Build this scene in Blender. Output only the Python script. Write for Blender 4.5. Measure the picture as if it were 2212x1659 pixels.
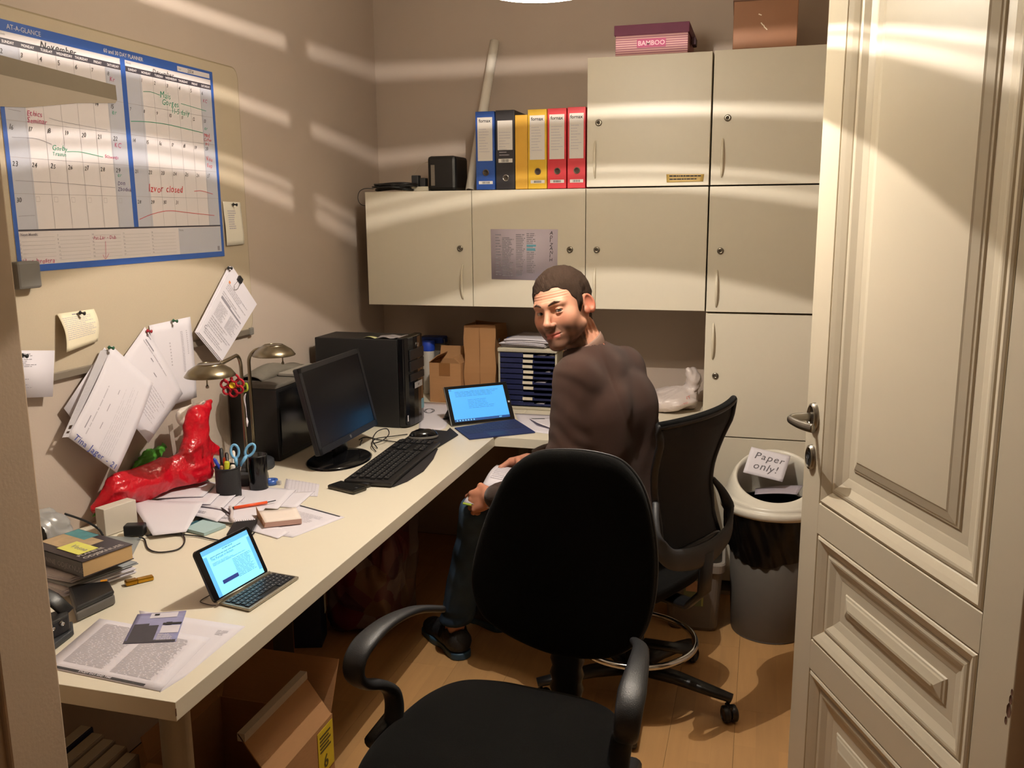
import bpy, bmesh, math, random
import numpy as np
from mathutils import Vector, Matrix, Euler, noise
PI = math.pi
for o in list(bpy.data.objects):
    bpy.data.objects.remove(o, do_unlink=True)
SC = bpy.context.scene
COL = SC.collection
rnd = random.Random(7)

# ---------------------------------------------------------------- camera
cd = bpy.data.cameras.new('camera')
cam = bpy.data.objects.new('camera', cd)
COL.objects.link(cam)
cd.sensor_width = 36.0
cd.lens = 1929.24 / 2212 * 36.0
cd.clip_start = 0.02
_yaw, _pitch, _roll = 0.2725, 0.188, -0.0085
_fw = Vector((-math.sin(_yaw)*math.cos(_pitch), math.cos(_yaw)*math.cos(_pitch), -math.sin(_pitch)))
_rt = Vector((math.cos(_yaw), math.sin(_yaw), 0))
_up = _rt.cross(_fw)
_r2 = math.cos(_roll)*_rt + math.sin(_roll)*_up
_u2 = -math.sin(_roll)*_rt + math.cos(_roll)*_up
cam.matrix_world = Matrix(((_r2.x, _u2.x, -_fw.x, 1.6509), (_r2.y, _u2.y, -_fw.y, -3.592), (_r2.z, _u2.z, -_fw.z, 1.5713), (0, 0, 0, 1)))
SC.camera = cam

# ---------------------------------------------------------------- world, lamp light, exposure
w = bpy.data.worlds.new('world')
SC.world = w
w.use_nodes = True
w.node_tree.nodes['Background'].inputs[0].default_value = (0.9, 0.75, 0.6, 1)
w.node_tree.nodes['Background'].inputs[1].default_value = 0.02
LX, LY, LZ = 1.10, -1.35, 2.192
ld = bpy.data.lights.new('lamp_light', 'POINT')
ld.energy = 64.0
ld.color = (1.0, 0.91, 0.815)
ld.shadow_soft_size = 0.0021
lo = bpy.data.objects.new('lamp_light', ld)
lo.location = (LX, LY, LZ)
COL.objects.link(lo)
# added fill light standing in for the unseen hallway behind the camera
hd = bpy.data.lights.new('hall_fill', 'AREA')
hd.energy = 3.0
hd.size = 0.5
hd.color = (1.0, 0.82, 0.62)
ho = bpy.data.objects.new('hall_fill', hd)
ho.location = (1.6, -4.6, 2.85)
COL.objects.link(ho)
SC.view_settings.view_transform = 'Standard'
SC.view_settings.look = 'None'
SC.view_settings.gamma = 1.0
SC.view_settings.use_curve_mapping = False
SC.view_settings.exposure = 0.0
SC.cycles.use_denoising = True
SC.cycles.max_bounces = 8
SC.cycles.diffuse_bounces = 5
SC.cycles.sample_clamp_indirect = 6.0
SC.cycles.caustics_reflective = False
SC.cycles.caustics_refractive = False

# ---------------------------------------------------------------- materials
def lin(c):
    c = c / 255.0
    return c / 12.92 if c <= 0.04045 else ((c + 0.055) / 1.055) ** 2.4
def rgb(h):
    return (lin(int(h[0:2], 16)), lin(int(h[2:4], 16)), lin(int(h[4:6], 16)), 1)
MATS = {}
def mat(name, col, rough=0.5, metal=0.0, var=0.06, scale=30.0, bump=0.0, spec=0.5, trans=0.0, emit=0.0, alpha=1.0, sheen=0.0, bscale=None, stretch=None, coat=0.0):
    """Procedural material: noise-varied colour, optional noise bump."""
    if name in MATS:
        return MATS[name]
    m = bpy.data.materials.new(name)
    m.use_nodes = True
    nt = m.node_tree
    b = nt.nodes['Principled BSDF']
    c = rgb(col) if isinstance(col, str) else (*col, 1)
    tc = nt.nodes.new('ShaderNodeTexCoord')
    src = tc.outputs['Object']
    if stretch:
        mp = nt.nodes.new('ShaderNodeMapping')
        mp.inputs['Scale'].default_value = stretch
        nt.links.new(src, mp.inputs[0])
        src = mp.outputs[0]
    n = nt.nodes.new('ShaderNodeTexNoise')
    n.inputs['Scale'].default_value = scale
    n.inputs['Detail'].default_value = 4
    nt.links.new(src, n.inputs['Vector'])
    mx = nt.nodes.new('ShaderNodeMix')
    mx.data_type = 'RGBA'
    mx.inputs[6].default_value = tuple(min(1, v * (1 - var)) for v in c[:3]) + (1,)
    mx.inputs[7].default_value = tuple(min(1, v * (1 + var)) for v in c[:3]) + (1,)
    nt.links.new(n.outputs['Fac'], mx.inputs[0])
    nt.links.new(mx.outputs[2], b.inputs['Base Color'])
    b.inputs['Roughness'].default_value = rough
    b.inputs['Metallic'].default_value = metal
    b.inputs['Specular IOR Level'].default_value = spec
    if coat:
        b.inputs['Coat Weight'].default_value = coat
    if sheen:
        b.inputs['Sheen Weight'].default_value = sheen
    if trans:
        b.inputs['Transmission Weight'].default_value = trans
    if alpha < 1:
        b.inputs['Alpha'].default_value = alpha
    if emit:
        b.inputs['Emission Color'].default_value = c
        b.inputs['Emission Strength'].default_value = emit
    if bump:
        n2 = nt.nodes.new('ShaderNodeTexNoise')
        n2.inputs['Scale'].default_value = bscale or scale * 4
        n2.inputs['Detail'].default_value = 3
        nt.links.new(src, n2.inputs['Vector'])
        bp = nt.nodes.new('ShaderNodeBump')
        bp.inputs['Strength'].default_value = bump
        bp.inputs['Distance'].default_value = 0.002
        nt.links.new(n2.outputs['Fac'], bp.inputs['Height'])
        nt.links.new(bp.outputs[0], b.inputs['Normal'])
    MATS[name] = m
    return m

# ---------------------------------------------------------------- mesh collector
def V(*a):
    return Vector(a)
_glyph = {}
def text_geo(s, bold=False):
    key = (s, bold)
    if key not in _glyph:
        cu = bpy.data.curves.new('t', 'FONT')
        cu.body = s
        cu.resolution_u = 2
        if bold:
            cu.offset = 0.018
        o = bpy.data.objects.new('t', cu)
        me = o.to_mesh()
        vs = [(v.co.x, v.co.y) for v in me.vertices]
        fs = [tuple(p.vertices) for p in me.polygons]
        o.to_mesh_clear()
        bpy.data.objects.remove(o)
        bpy.data.curves.remove(cu)
        _glyph[key] = (vs, fs)
    return _glyph[key]

class M:
    def __init__(s):
        s.v = []
        s.f = []
        s.mi = []
        s.sm = []
    def add(s, vs, fs, mi=0, smooth=False):
        b = len(s.v)
        s.v += [tuple(v) for v in vs]
        for f in fs:
            s.f.append(tuple(i + b for i in f))
            s.mi.append(mi)
            s.sm.append(smooth)
        return s
    def box(s, a, b, mi=0, T=None, bev=0.0):
        """axis box from corner a to corner b, optional transform T and bevel"""
        a, b = [min(p, q) for p, q in zip(a, b)], [max(p, q) for p, q in zip(a, b)]
        if bev > 0:
            bm = bmesh.new()
            bmesh.ops.create_cube(bm, size=1)
            for v in bm.verts:
                v.co = Vector([(b[i] - a[i]) * v.co[i] + (a[i] + b[i]) / 2 for i in range(3)])
            bmesh.ops.bevel(bm, geom=bm.edges[:] + bm.verts[:], offset=bev, segments=2, profile=0.5, affect='EDGES')
            bm.verts.index_update()
            vs = [v.co.copy() for v in bm.verts]
            fs = [tuple(v.index for v in f.verts) for f in bm.faces]
            bm.free()
        else:
            vs = [Vector((x, y, z)) for z in (a[2], b[2]) for y in (a[1], b[1]) for x in (a[0], b[0])]
            fs = [(0, 2, 3, 1), (4, 5, 7, 6), (0, 1, 5, 4), (2, 6, 7, 3), (0, 4, 6, 2), (1, 3, 7, 5)]
        if T is not None:
            vs = [T @ v for v in vs]
        return s.add(vs, fs, mi)
    def prism(s, pts, d, mi=0, smooth=False):
        """polygon pts (3D) extruded along vector d; d may be a number (local Z)"""
        pts = [Vector(p) for p in pts]
        d = Vector(d) if not isinstance(d, (int, float)) else Vector((0, 0, d))
        n = len(pts)
        vs = pts + [p + d for p in pts]
        fs = [tuple(range(n))[::-1], tuple(range(n, 2 * n))] + [(i, (i + 1) % n, (i + 1) % n + n, i + n) for i in range(n)]
        nrm = Vector((0, 0, 0))
        for i in range(n):
            nrm += pts[i].cross(pts[(i + 1) % n])
        if nrm.dot(d) < 0:
            fs = [f[::-1] for f in fs]
        return s.add(vs, fs, mi, smooth)
    def quad(s, p, mi=0):
        return s.add([Vector(q) for q in p], [tuple(range(len(p)))], mi)
    def tube(s, pts, r, n=8, mi=0, closed=False, smooth=True, flat=1.0):
        pts = [Vector(p) for p in pts]
        m = len(pts)
        rs = r if isinstance(r, (list, tuple)) else [r] * m
        vs, fs = [], []
        u = None
        for i, p in enumerate(pts):
            a = pts[(i - 1) % m] if (closed or i > 0) else p
            b = pts[(i + 1) % m] if (closed or i < m - 1) else p
            t = (b - a).normalized()
            if u is None:
                u = t.orthogonal().normalized()
            else:
                u = (u - t * u.dot(t))
                u = u.normalized() if u.length > 1e-6 else t.orthogonal().normalized()
            w2 = t.cross(u)
            for k in range(n):
                an = 2 * PI * k / n
                vs.append(p + (u * math.cos(an) + w2 * math.sin(an) * flat) * rs[i])
        for i in range(m if closed else m - 1):
            j = (i + 1) % m
            for k in range(n):
                k2 = (k + 1) % n
                fs.append((i * n + k, i * n + k2, j * n + k2, j * n + k))
        if not closed:
            fs.append(tuple(range(n))[::-1])
            fs.append(tuple((m - 1) * n + k for k in range(n)))
        return s.add(vs, fs, mi, smooth)
    def lathe(s, prof, c=(0, 0, 0), n=24, mi=0, smooth=True, T=None, sy=1.0):
        """(r, z) profile turned round local Z at c; closed ends where r == 0"""
        vs, fs, rows = [], [], []
        c = Vector(c)
        for r, z in prof:
            if r < 1e-7:
                rows.append([len(vs)])
                vs.append(Vector((0, 0, z)))
            else:
                rows.append(list(range(len(vs), len(vs) + n)))
                for k in range(n):
                    a = 2 * PI * k / n
                    vs.append(Vector((r * math.cos(a), r * math.sin(a) * sy, z)))
        for A, B in zip(rows, rows[1:]):
            for k in range(n):
                k2 = (k + 1) % n
                if len(A) == 1 and len(B) == 1:
                    continue
                if len(A) == 1:
                    fs.append((A[0], B[k2], B[k])[::-1])
                elif len(B) == 1:
                    fs.append((A[k], A[k2], B[0]))
                else:
                    fs.append((A[k], A[k2], B[k2], B[k]))
        vs = [(T @ v if T is not None else v) + c for v in vs]
        return s.add(vs, fs, mi, smooth)
    def grid(s, fn, nu, nv, mi=0, smooth=True, closed_u=False, thick=0.0):
        """surface fn(u,v), u,v in 0..1; with thick it is a closed sheet along its normals"""
        P = [[Vector(fn(i / (nu if closed_u else nu - 1), j / (nv - 1))) for j in range(nv)] for i in range(nu)]
        vs = [P[i][j] for i in range(nu) for j in range(nv)]
        fs = []
        for i in range(nu if closed_u else nu - 1):
            i2 = (i + 1) % nu
            for j in range(nv - 1):
                fs.append((i * nv + j, i2 * nv + j, i2 * nv + j + 1, i * nv + j + 1))
        if thick:
            N = []
            for i in range(nu):
                for j in range(nv):
                    a = P[min(i + 1, nu - 1)][j] - P[max(i - 1, 0)][j]
                    b = P[i][min(j + 1, nv - 1)] - P[i][max(j - 1, 0)]
                    q = a.cross(b)
                    N.append(q.normalized() if q.length > 1e-12 else Vector((0, 0, 1)))
            k = len(vs)
            vs = vs + [v - n * thick for v, n in zip(vs, N)]
            f2 = [tuple(i + k for i in f)[::-1] for f in fs]
            ring = [j for j in range(nv)] + [i * nv + nv - 1 for i in range(1, nu)] + [(nu - 1) * nv + j for j in range(nv - 2, -1, -1)] + [i * nv for i in range(nu - 2, 0, -1)]
            f3 = [(ring[i], ring[(i + 1) % len(ring)], ring[(i + 1) % len(ring)] + k, ring[i] + k) for i in range(len(ring))]
            fs = fs + f2 + f3
        return s.add(vs, fs, mi, smooth)
    def sweep(s, path, w, h, side, mi=0, r=0.3, n=12, smooth=True):
        """rounded rectangle section (w along side, h across) swept along path; w,h numbers or lists; side a vector or list"""
        path = [Vector(p) for p in path]
        m = len(path)
        vs, fs = [], []
        for i, p in enumerate(path):
            t = (path[min(i + 1, m - 1)] - path[max(i - 1, 0)]).normalized()
            sd = Vector(side[i] if isinstance(side, list) else side)
            sd = (sd - t * sd.dot(t)).normalized()
            up = t.cross(sd)
            ww = w[i] if isinstance(w, list) else w
            hh = h[i] if isinstance(h, list) else h
            for k in range(n):
                a = 2 * PI * (k + 0.5) / n
                ca, sa = math.cos(a), math.sin(a)
                x = math.copysign(abs(ca) ** (2 * r), ca) * ww / 2
                y = math.copysign(abs(sa) ** (2 * r), sa) * hh / 2
                vs.append(p + sd * x + up * y)
        for i in range(m - 1):
            for k in range(n):
                k2 = (k + 1) % n
                fs.append((i * n + k, i * n + k2, (i + 1) * n + k2, (i + 1) * n + k))
        fs.append(tuple(range(n))[::-1])
        fs.append(tuple((m - 1) * n + k for k in range(n)))
        return s.add(vs, fs, mi, smooth)
    def text(s, t, o, ex, ey, size, mi=0, jit=0.0, align='l', bold=False, lift=0.0):
        """flat lettering: origin o, unit-ish vectors ex (reading) and ey (up); jit = handwriting wobble"""
        o, ex, ey = Vector(o), Vector(ex).normalized(), Vector(ey).normalized()
        nz = ex.cross(ey).normalized()
        if jit <= 0:
            vs, fs = text_geo(t, bold)
            if not vs:
                return s
            wd = max(v[0] for v in vs)
            off = {'l': 0, 'c': -wd / 2, 'r': -wd}[align]
            s.add([o + ex * (v[0] + off) * size + ey * v[1] * size + nz * lift for v in vs], fs, mi)
        else:
            r = random.Random(hash(len(t) * 31 + sum(map(ord, t))) & 0xffff)
            x = 0.0
            for ch in t:
                vs, fs = text_geo(ch, bold)
                wd = max((v[0] for v in vs), default=0.28)
                an = r.uniform(-1, 1) * jit
                k = 1 + r.uniform(-1, 1) * jit
                dy = r.uniform(-1, 1) * jit * 0.4
                ca, sa = math.cos(an), math.sin(an)
                sh = 0.18
                if vs:
                    s.add([o + ex * ((ca * (v[0] + sh * v[1]) - sa * v[1]) * k + x) * size + ey * ((sa * v[0] + ca * v[1]) * k + dy) * size + nz * lift for v in vs], fs, mi)
                x += wd * k + 0.09
        return s
    def lines(s, o, ex, ey, w, h, rows, mi=0, lift=0.0004, seed=1, fill=0.55, ragged=0.5, seg=True):
        """rows of tiny flat dashes standing for print too small to read; o is the top-left corner"""
        r = random.Random(seed)
        o, ex, ey = Vector(o), Vector(ex).normalized(), Vector(ey).normalized()
        nz = ex.cross(ey).normalized()
        p = h / rows
        for k in range(rows):
            x = 0.0
            end = w * (1 - ragged * r.random())
            while x < end:
                l = min(end - x, (0.03 + 0.10 * r.random()) * w) if seg else end
                a = o + ex * x - ey * (k * p) + nz * lift
                s.add([a - ey * p * fill, a + ex * l - ey * p * fill, a + ex * l, a], [(0, 1, 2, 3)], mi)
                x += l + 0.02 * w
        return s
    def xf(s, T):
        s.v = [tuple(T @ Vector(v)) for v in s.v]
        return s

def obj(name, m, mats, parent=None, world=False, bevel=0.0, smooth=None, label=None, kind=None, subd=0, autosmooth=None):
    """link the collector as ONE mesh object. Without parent its origin moves to its foot; with parent the coordinates are the parent's own
    unless world=True."""
    if not isinstance(mats, (list, tuple)):
        mats = [mats]
    me = bpy.data.meshes.new(name)
    vs = m.v
    loc = None
    if parent is None:
        a = np.array(vs)
        lo_, hi_ = a.min(0), a.max(0)
        loc = Vector(((lo_[0] + hi_[0]) / 2, (lo_[1] + hi_[1]) / 2, lo_[2]))
        vs = [(v[0] - loc.x, v[1] - loc.y, v[2] - loc.z) for v in vs]
    elif world:
        Mi = wm(parent).inverted()
        vs = [tuple(Mi @ Vector(v)) for v in vs]
    me.from_pydata(vs, [], m.f)
    for mt in mats:
        me.materials.append(mt)
    me.polygons.foreach_set('material_index', m.mi)
    me.polygons.foreach_set('use_smooth', m.sm if smooth is None else [smooth] * len(m.f))
    me.update()
    o = bpy.data.objects.new(name, me)
    COL.objects.link(o)
    if loc is not None:
        o.location = loc
    if parent is not None:
        o.parent = parent
    if bevel > 0:
        md = o.modifiers.new('bevel', 'BEVEL')
        md.width = bevel
        md.segments = 2
        md.limit_method = 'ANGLE'
        md.angle_limit = 0.7
    if subd:
        md = o.modifiers.new('subd', 'SUBSURF')
        md.levels = md.render_levels = subd
    if label:
        o['label'] = label
    if kind:
        o['kind'] = kind
    return o
def wm(o):
    T = Matrix.LocRotScale(o.location, o.rotation_euler, o.scale)
    return wm(o.parent) @ T if o.parent else T
def tag(o, label, cat, group=None):
    o['label'] = label
    o['category'] = cat
    if group:
        o['group'] = group
    return o
def thing(name, label, cat, loc=(0, 0, 0), rot=0.0, group=None):
    o = bpy.data.objects.new(name, None)
    o.empty_display_size = 0.05
    COL.objects.link(o)
    o.location = loc
    o.rotation_euler = (0, 0, rot) if isinstance(rot, (int, float)) else rot
    return tag(o, label, cat, group)
def dup(root, loc, rot, label, group=None):
    r = root.copy()
    COL.objects.link(r)
    r.location = loc
    r.rotation_euler = (0, 0, rot) if isinstance(rot, (int, float)) else rot
    r['label'] = label
    if group:
        r['group'] = group
    for ch in list(root.children):
        c = ch.copy()
        COL.objects.link(c)
        c.parent = r
        for g in ch.children:
            d = g.copy()
            COL.objects.link(d)
            d.parent = c
    return r
def spline(pts, n=8, closed=False):
    """Catmull-Rom through pts"""
    P = [Vector(p) for p in pts]
    m = len(P)
    out = []
    for i in range(m if closed else m - 1):
        g = lambda k: P[k % m] if closed else P[min(max(k, 0), m - 1)]
        a, b, c, d = g(i - 1), g(i), g(i + 1), g(i + 2)
        for k in range(n):
            t = k / n
            out.append(0.5 * ((2 * b) + (c - a) * t + (2 * a - 5 * b + 4 * c - d) * t * t + (3 * b - a - 3 * c + d) * t ** 3))
    if not closed:
        out.append(P[-1])
    return out
def Rz(a):
    return Matrix.Rotation(a, 4, 'Z')
def Tr(*a):
    return Matrix.Translation(Vector(a))
def frame(o, x, y):
    """4x4 with origin o, local X along x, local Y as near y as can be"""
    x = Vector(x).normalized()
    z = x.cross(Vector(y)).normalized()
    y = z.cross(x)
    return Matrix(((x.x, y.x, z.x, o[0]), (x.y, y.y, z.y, o[1]), (x.z, y.z, z.z, o[2]), (0, 0, 0, 1)))

# ---------------------------------------------------------------- blended solids (signed distances polygonised by surface nets)
def A3(*a):
    return np.array(a, dtype=np.float64)
def rotm(e):
    return np.array(Euler(e, 'XYZ').to_matrix())
def sd_ell(p, c, r, R=None):
    q = p - np.asarray(c)
    if R is not None:
        q = q @ R
    r = np.asarray(r, float)
    k0 = np.linalg.norm(q / r, axis=1)
    k1 = np.linalg.norm(q / (r * r), axis=1) + 1e-9
    return k0 * (k0 - 1) / k1
def sd_cap(p, a, b, ra, rb):
    a, b = np.asarray(a, float), np.asarray(b, float)
    ba = b - a
    h = np.clip(((p - a) @ ba) / (ba @ ba), 0, 1)
    return np.linalg.norm(p - a - h[:, None] * ba, axis=1) - (ra + (rb - ra) * h)
def sd_box(p, c, b, R=None, r=0.0):
    q = p - np.asarray(c)
    if R is not None:
        q = q @ R
    q = np.abs(q) - (np.asarray(b) - r)
    return np.linalg.norm(np.maximum(q, 0), axis=1) + np.minimum(q.max(1), 0) - r
def smin(a, b, k):
    h = np.clip(0.5 + 0.5 * (b - a) / k, 0, 1)
    return b * (1 - h) + a * h - k * h * (1 - h)
def smax(a, b, k):
    return -smin(-a, -b, k)
def vnoise(p, s, seed=0):
    """cheap smooth noise, sum of rotated sines, about -1..1"""
    q = p * s
    r = np.random.RandomState(seed)
    o = np.zeros(len(p))
    for k in range(5):
        d = r.normal(size=3)
        d /= np.linalg.norm(d)
        o += np.sin(q @ d * (1 + 0.35 * k) + r.uniform(0, 6.28) + 0.7 * np.sin(q @ r.normal(size=3) * 0.6))
    return o / 3.2
def surface_nets(f, lo, hi, h):
    lo = np.asarray(lo, float)
    B = 8
    nb = np.ceil((np.asarray(hi) - lo) / (h * B)).astype(int)
    n = nb * B + 1
    g = np.stack(np.meshgrid(*[np.arange(k) for k in nb], indexing='ij'), -1).reshape(-1, 3)
    fc = f(lo + (g + 0.5) * B * h)
    act = np.abs(fc) < B * h * 1.25
    D = np.repeat(np.repeat(np.repeat(np.where(fc < 0, -1.0, 1.0).reshape(nb).astype(np.float32), B, 0), B, 1), B, 2)
    D = np.pad(D, ((0, 1), (0, 1), (0, 1)), mode='edge')
    need = np.zeros(n, bool)
    for bx, by, bz in g[act] * B:
        need[bx:bx + B + 1, by:by + B + 1, bz:bz + B + 1] = True
    idx = np.argwhere(need)
    vals = np.empty(len(idx), np.float32)
    for i in range(0, len(idx), 400000):
        vals[i:i + 400000] = f(lo + idx[i:i + 400000] * h)
    D[idx[:, 0], idx[:, 1], idx[:, 2]] = vals
    S = D < 0
    c = np.zeros(n - 1, np.int8)
    off = [(x, y, z) for x in (0, 1) for y in (0, 1) for z in (0, 1)]
    for x, y, z in off:
        c += S[x:n[0] - 1 + x, y:n[1] - 1 + y, z:n[2] - 1 + z]
    cells = np.argwhere((c > 0) & (c < 8))
    cid = np.full(n - 1, -1, np.int32)
    cid[cells[:, 0], cells[:, 1], cells[:, 2]] = np.arange(len(cells))
    cv = np.stack([D[cells[:, 0] + x, cells[:, 1] + y, cells[:, 2] + z] for x, y, z in off], 1)
    acc = np.zeros((len(cells), 3))
    cnt = np.zeros(len(cells))
    for i in range(8):
        for j in range(i + 1, 8):
            d = np.array(off[j]) - np.array(off[i])
            if np.abs(d).sum() != 1:
                continue
            m = (cv[:, i] < 0) != (cv[:, j] < 0)
            den = np.where(m, cv[:, i] - cv[:, j], 1.0)
            t = cv[:, i] / den
            acc += np.where(m[:, None], np.array(off[i]) + t[:, None] * d, 0)
            cnt += m
    verts = lo + (cells + acc / cnt[:, None]) * h
    quads = []
    for ax in range(3):
        sl0 = [slice(1, n[k] - 1) for k in range(3)]
        sl1 = list(sl0)
        sl0[ax] = slice(0, n[ax] - 1)
        sl1[ax] = slice(1, n[ax])
        s0, s1 = S[tuple(sl0)], S[tuple(sl1)]
        e = np.argwhere(s0 != s1)
        neg = s0[e[:, 0], e[:, 1], e[:, 2]]
        base = e + 1
        base[:, ax] -= 1
        u, v = (ax + 1) % 3, (ax + 2) % 3
        def cell(du, dv):
            q = base.copy()
            q[:, u] -= du
            q[:, v] -= dv
            return cid[q[:, 0], q[:, 1], q[:, 2]]
        q = np.stack([cell(1, 1), cell(0, 1), cell(0, 0), cell(1, 0)], 1)
        q[~neg] = q[~neg][:, ::-1]
        quads.append(q)
    return verts, np.concatenate(quads)
def sdf_obj(name, f, lo, hi, h, mats, parent=None, colour=None, label=None, kind=None, seed_loc=True):
    """f works in world coordinates"""
    vs, fs = surface_nets(f, lo, hi, h)
    me = bpy.data.meshes.new(name)
    loc = None
    wv = vs
    if parent is None:
        loc = Vector(((vs[:, 0].min() + vs[:, 0].max()) / 2, (vs[:, 1].min() + vs[:, 1].max()) / 2, vs[:, 2].min()))
        lv = vs - np.array(loc)
    else:
        Mi = np.array(wm(parent).inverted())
        lv = vs @ Mi[:3, :3].T + Mi[:3, 3]
    me.vertices.add(len(lv))
    me.vertices.foreach_set('co', lv.astype(np.float32).ravel())
    me.loops.add(len(fs) * 4)
    me.loops.foreach_set('vertex_index', fs.astype(np.int32).ravel())
    me.polygons.add(len(fs))
    me.polygons.foreach_set('loop_start', np.arange(0, len(fs) * 4, 4, dtype=np.int32))
    me.polygons.foreach_set('loop_total', np.full(len(fs), 4, np.int32))
    me.polygons.foreach_set('use_smooth', np.ones(len(fs), bool))
    me.update(calc_edges=True)
    me.validate()
    for m in (mats if isinstance(mats, (list, tuple)) else [mats]):
        me.materials.append(m)
    if colour is not None:
        ca = me.color_attributes.new('tone', 'FLOAT_COLOR', 'POINT')
        c = np.ones((len(wv), 4), np.float32)
        c[:, :3] = colour(wv)
        ca.data.foreach_set('color', c.ravel())
    o = bpy.data.objects.new(name, me)
    COL.objects.link(o)
    if loc is not None:
        o.location = loc
    if parent is not None:
        o.parent = parent
    if label:
        o['label'] = label
    if kind:
        o['kind'] = kind
    return o
def tone_mat(name, rough=0.5, bump=0.0, scale=60, sss=0.0, sheen=0.0, spec=0.5, coat=0.0):
    """material that reads the mesh's own 'tone' colours, mottled by noise"""
    m = mat(name, 'ffffff', rough, bump=bump, scale=scale, sheen=sheen, spec=spec, coat=coat)
    nt = m.node_tree
    b = nt.nodes['Principled BSDF']
    a = nt.nodes.new('ShaderNodeVertexColor')
    a.layer_name = 'tone'
    mx = [n for n in nt.nodes if n.type == 'MIX'][0]
    mul = nt.nodes.new('ShaderNodeMix')
    mul.data_type = 'RGBA'
    mul.blend_type = 'MULTIPLY'
    mul.inputs[0].default_value = 1
    nt.links.new(a.outputs[0], mul.inputs[6])
    nt.links.new(mx.outputs[2], mul.inputs[7])
    nt.links.new(mul.outputs[2], b.inputs['Base Color'])
    if sss:
        b.inputs['Subsurface Weight'].default_value = sss
        b.inputs['Subsurface Radius'].default_value = (0.01, 0.004, 0.002)
        b.inputs['Subsurface Scale'].default_value = 0.4
    return m

# ---------------------------------------------------------------- materials of the room
m_wall = mat('wall_paint', 'b6a79a', 0.85, var=0.03, scale=6, bump=0.15, bscale=160)
m_hall = mat('hall_paint', 'a8937c', 0.85, var=0.03, scale=6, bump=0.15, bscale=160)
m_ceil = mat('ceiling_paint', 'd8cdbd', 0.9, var=0.02)
m_lam = mat('cream_laminate', 'd2cab8', 0.42, var=0.015, scale=40, bump=0.03, bscale=300)
m_edge = mat('laminate_edge', 'b9ad98', 0.5, var=0.03)
m_desk = mat('desk_laminate', 'dfd7c4', 0.4, var=0.012, scale=60, bump=0.02, bscale=400)
m_gap = mat('dark_gap', '3a3026', 0.9)
m_door = mat('door_gloss_paint', 'c6bca8', 0.38, var=0.02, scale=8, bump=0.06, bscale=40)
m_black = mat('black_plastic', '141416', 0.42, var=0.15, bump=0.1, bscale=500)
m_blacks = mat('black_gloss_plastic', '0c0c0e', 0.15, var=0.1)
m_dkgrey = mat('dark_grey_plastic', '34363a', 0.5, var=0.1, bump=0.08, bscale=400)
m_grey = mat('grey_plastic', '76726c', 0.5, var=0.05)
m_steel = mat('brushed_steel', '9a958c', 0.34, metal=1.0, var=0.08, scale=20, stretch=(1, 1, 12))
m_chrome = mat('chrome', 'c9c9c9', 0.12, metal=1.0)
m_brass = mat('antique_brass', '8a7f6a', 0.32, metal=1.0, var=0.08, scale=40)
m_paper = mat('paper', 'd9d4dc', 0.75, var=0.015, scale=20)
m_paperw = mat('warm_paper', 'e2ddcf', 0.75, var=0.02, scale=20)
m_ink = mat('grey_print', '8f8b95', 0.8, var=0.05)
m_inkd = mat('dark_print', '2a282b', 0.8, var=0.05)
m_inkl = mat('faint_print', 'b4afb8', 0.8, var=0.05)
m_card = mat('cardboard', 'a87c52', 0.85, var=0.07, scale=18, bump=0.2, bscale=60, stretch=(1, 1, 6))
m_cardd = mat('cardboard_edge', 'b99268', 0.9, var=0.1, scale=60)
m_kraft = mat('kraft_paper', 'a67a50', 0.8, var=0.07, scale=12, bump=0.3, bscale=25)

# floor: laminate boards, each board three strips wide
def plank_mat():
    m = mat('beech_laminate', 'bb9160', 0.42, var=0.10, scale=7, stretch=(9, 0.8, 1), bump=0.04)
    nt = m.node_tree
    b = nt.nodes['Principled BSDF']
    oi = nt.nodes.new('ShaderNodeObjectInfo')
    tc = nt.nodes.new('ShaderNodeTexCoord')
    bk = nt.nodes.new('ShaderNodeTexBrick')
    bk.offset = 0.37
    bk.inputs['Color1'].default_value = (0.93, 0.93, 0.93, 1)
    bk.inputs['Color2'].default_value = (1.06, 1.05, 1.03, 1)
    bk.inputs['Mortar'].default_value = (0.9, 0.9, 0.9, 1)
    bk.inputs['Scale'].default_value = 1
    bk.inputs['Mortar Size'].default_value = 0.0004
    bk.inputs['Brick Width'].default_value = 0.41
    bk.inputs['Row Height'].default_value = 0.064
    mp = nt.nodes.new('ShaderNodeMapping')
    mp.inputs['Rotation'].default_value = (0, 0, PI / 2)
    cb = nt.nodes.new('ShaderNodeCombineXYZ')
    ml = nt.nodes.new('ShaderNodeMath')
    ml.operation = 'MULTIPLY'
    ml.inputs[1].default_value = 9.7
    nt.links.new(oi.outputs['Random'], ml.inputs[0])
    nt.links.new(ml.outputs[0], cb.inputs[0])
    nt.links.new(cb.outputs[0], mp.inputs['Location'])
    nt.links.new(tc.outputs['Object'], mp.inputs[0])
    nt.links.new(mp.outputs[0], bk.inputs['Vector'])
    old = [n for n in nt.nodes if n.type == 'MIX'][0]
    mul = nt.nodes.new('ShaderNodeMix')
    mul.data_type = 'RGBA'
    mul.blend_type = 'MULTIPLY'
    mul.inputs[0].default_value = 1
    nt.links.new(old.outputs[2], mul.inputs[6])
    nt.links.new(bk.outputs[0], mul.inputs[7])
    nt.links.new(mul.outputs[2], b.inputs['Base Color'])
    return m
m_plank = plank_mat()
RX0, RX1, RY0, RY1, CH = -0.112, 2.62, -2.50, 0.41, 3.05
fl = obj('floor', M().box((RX0 - 1.3, -5.2, -0.12), (RX1 + 1.2, RY1 + 0.2, -0.006)), m_gap, kind='structure')
pw, pl = 0.193, 1.28
pm = None
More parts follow.
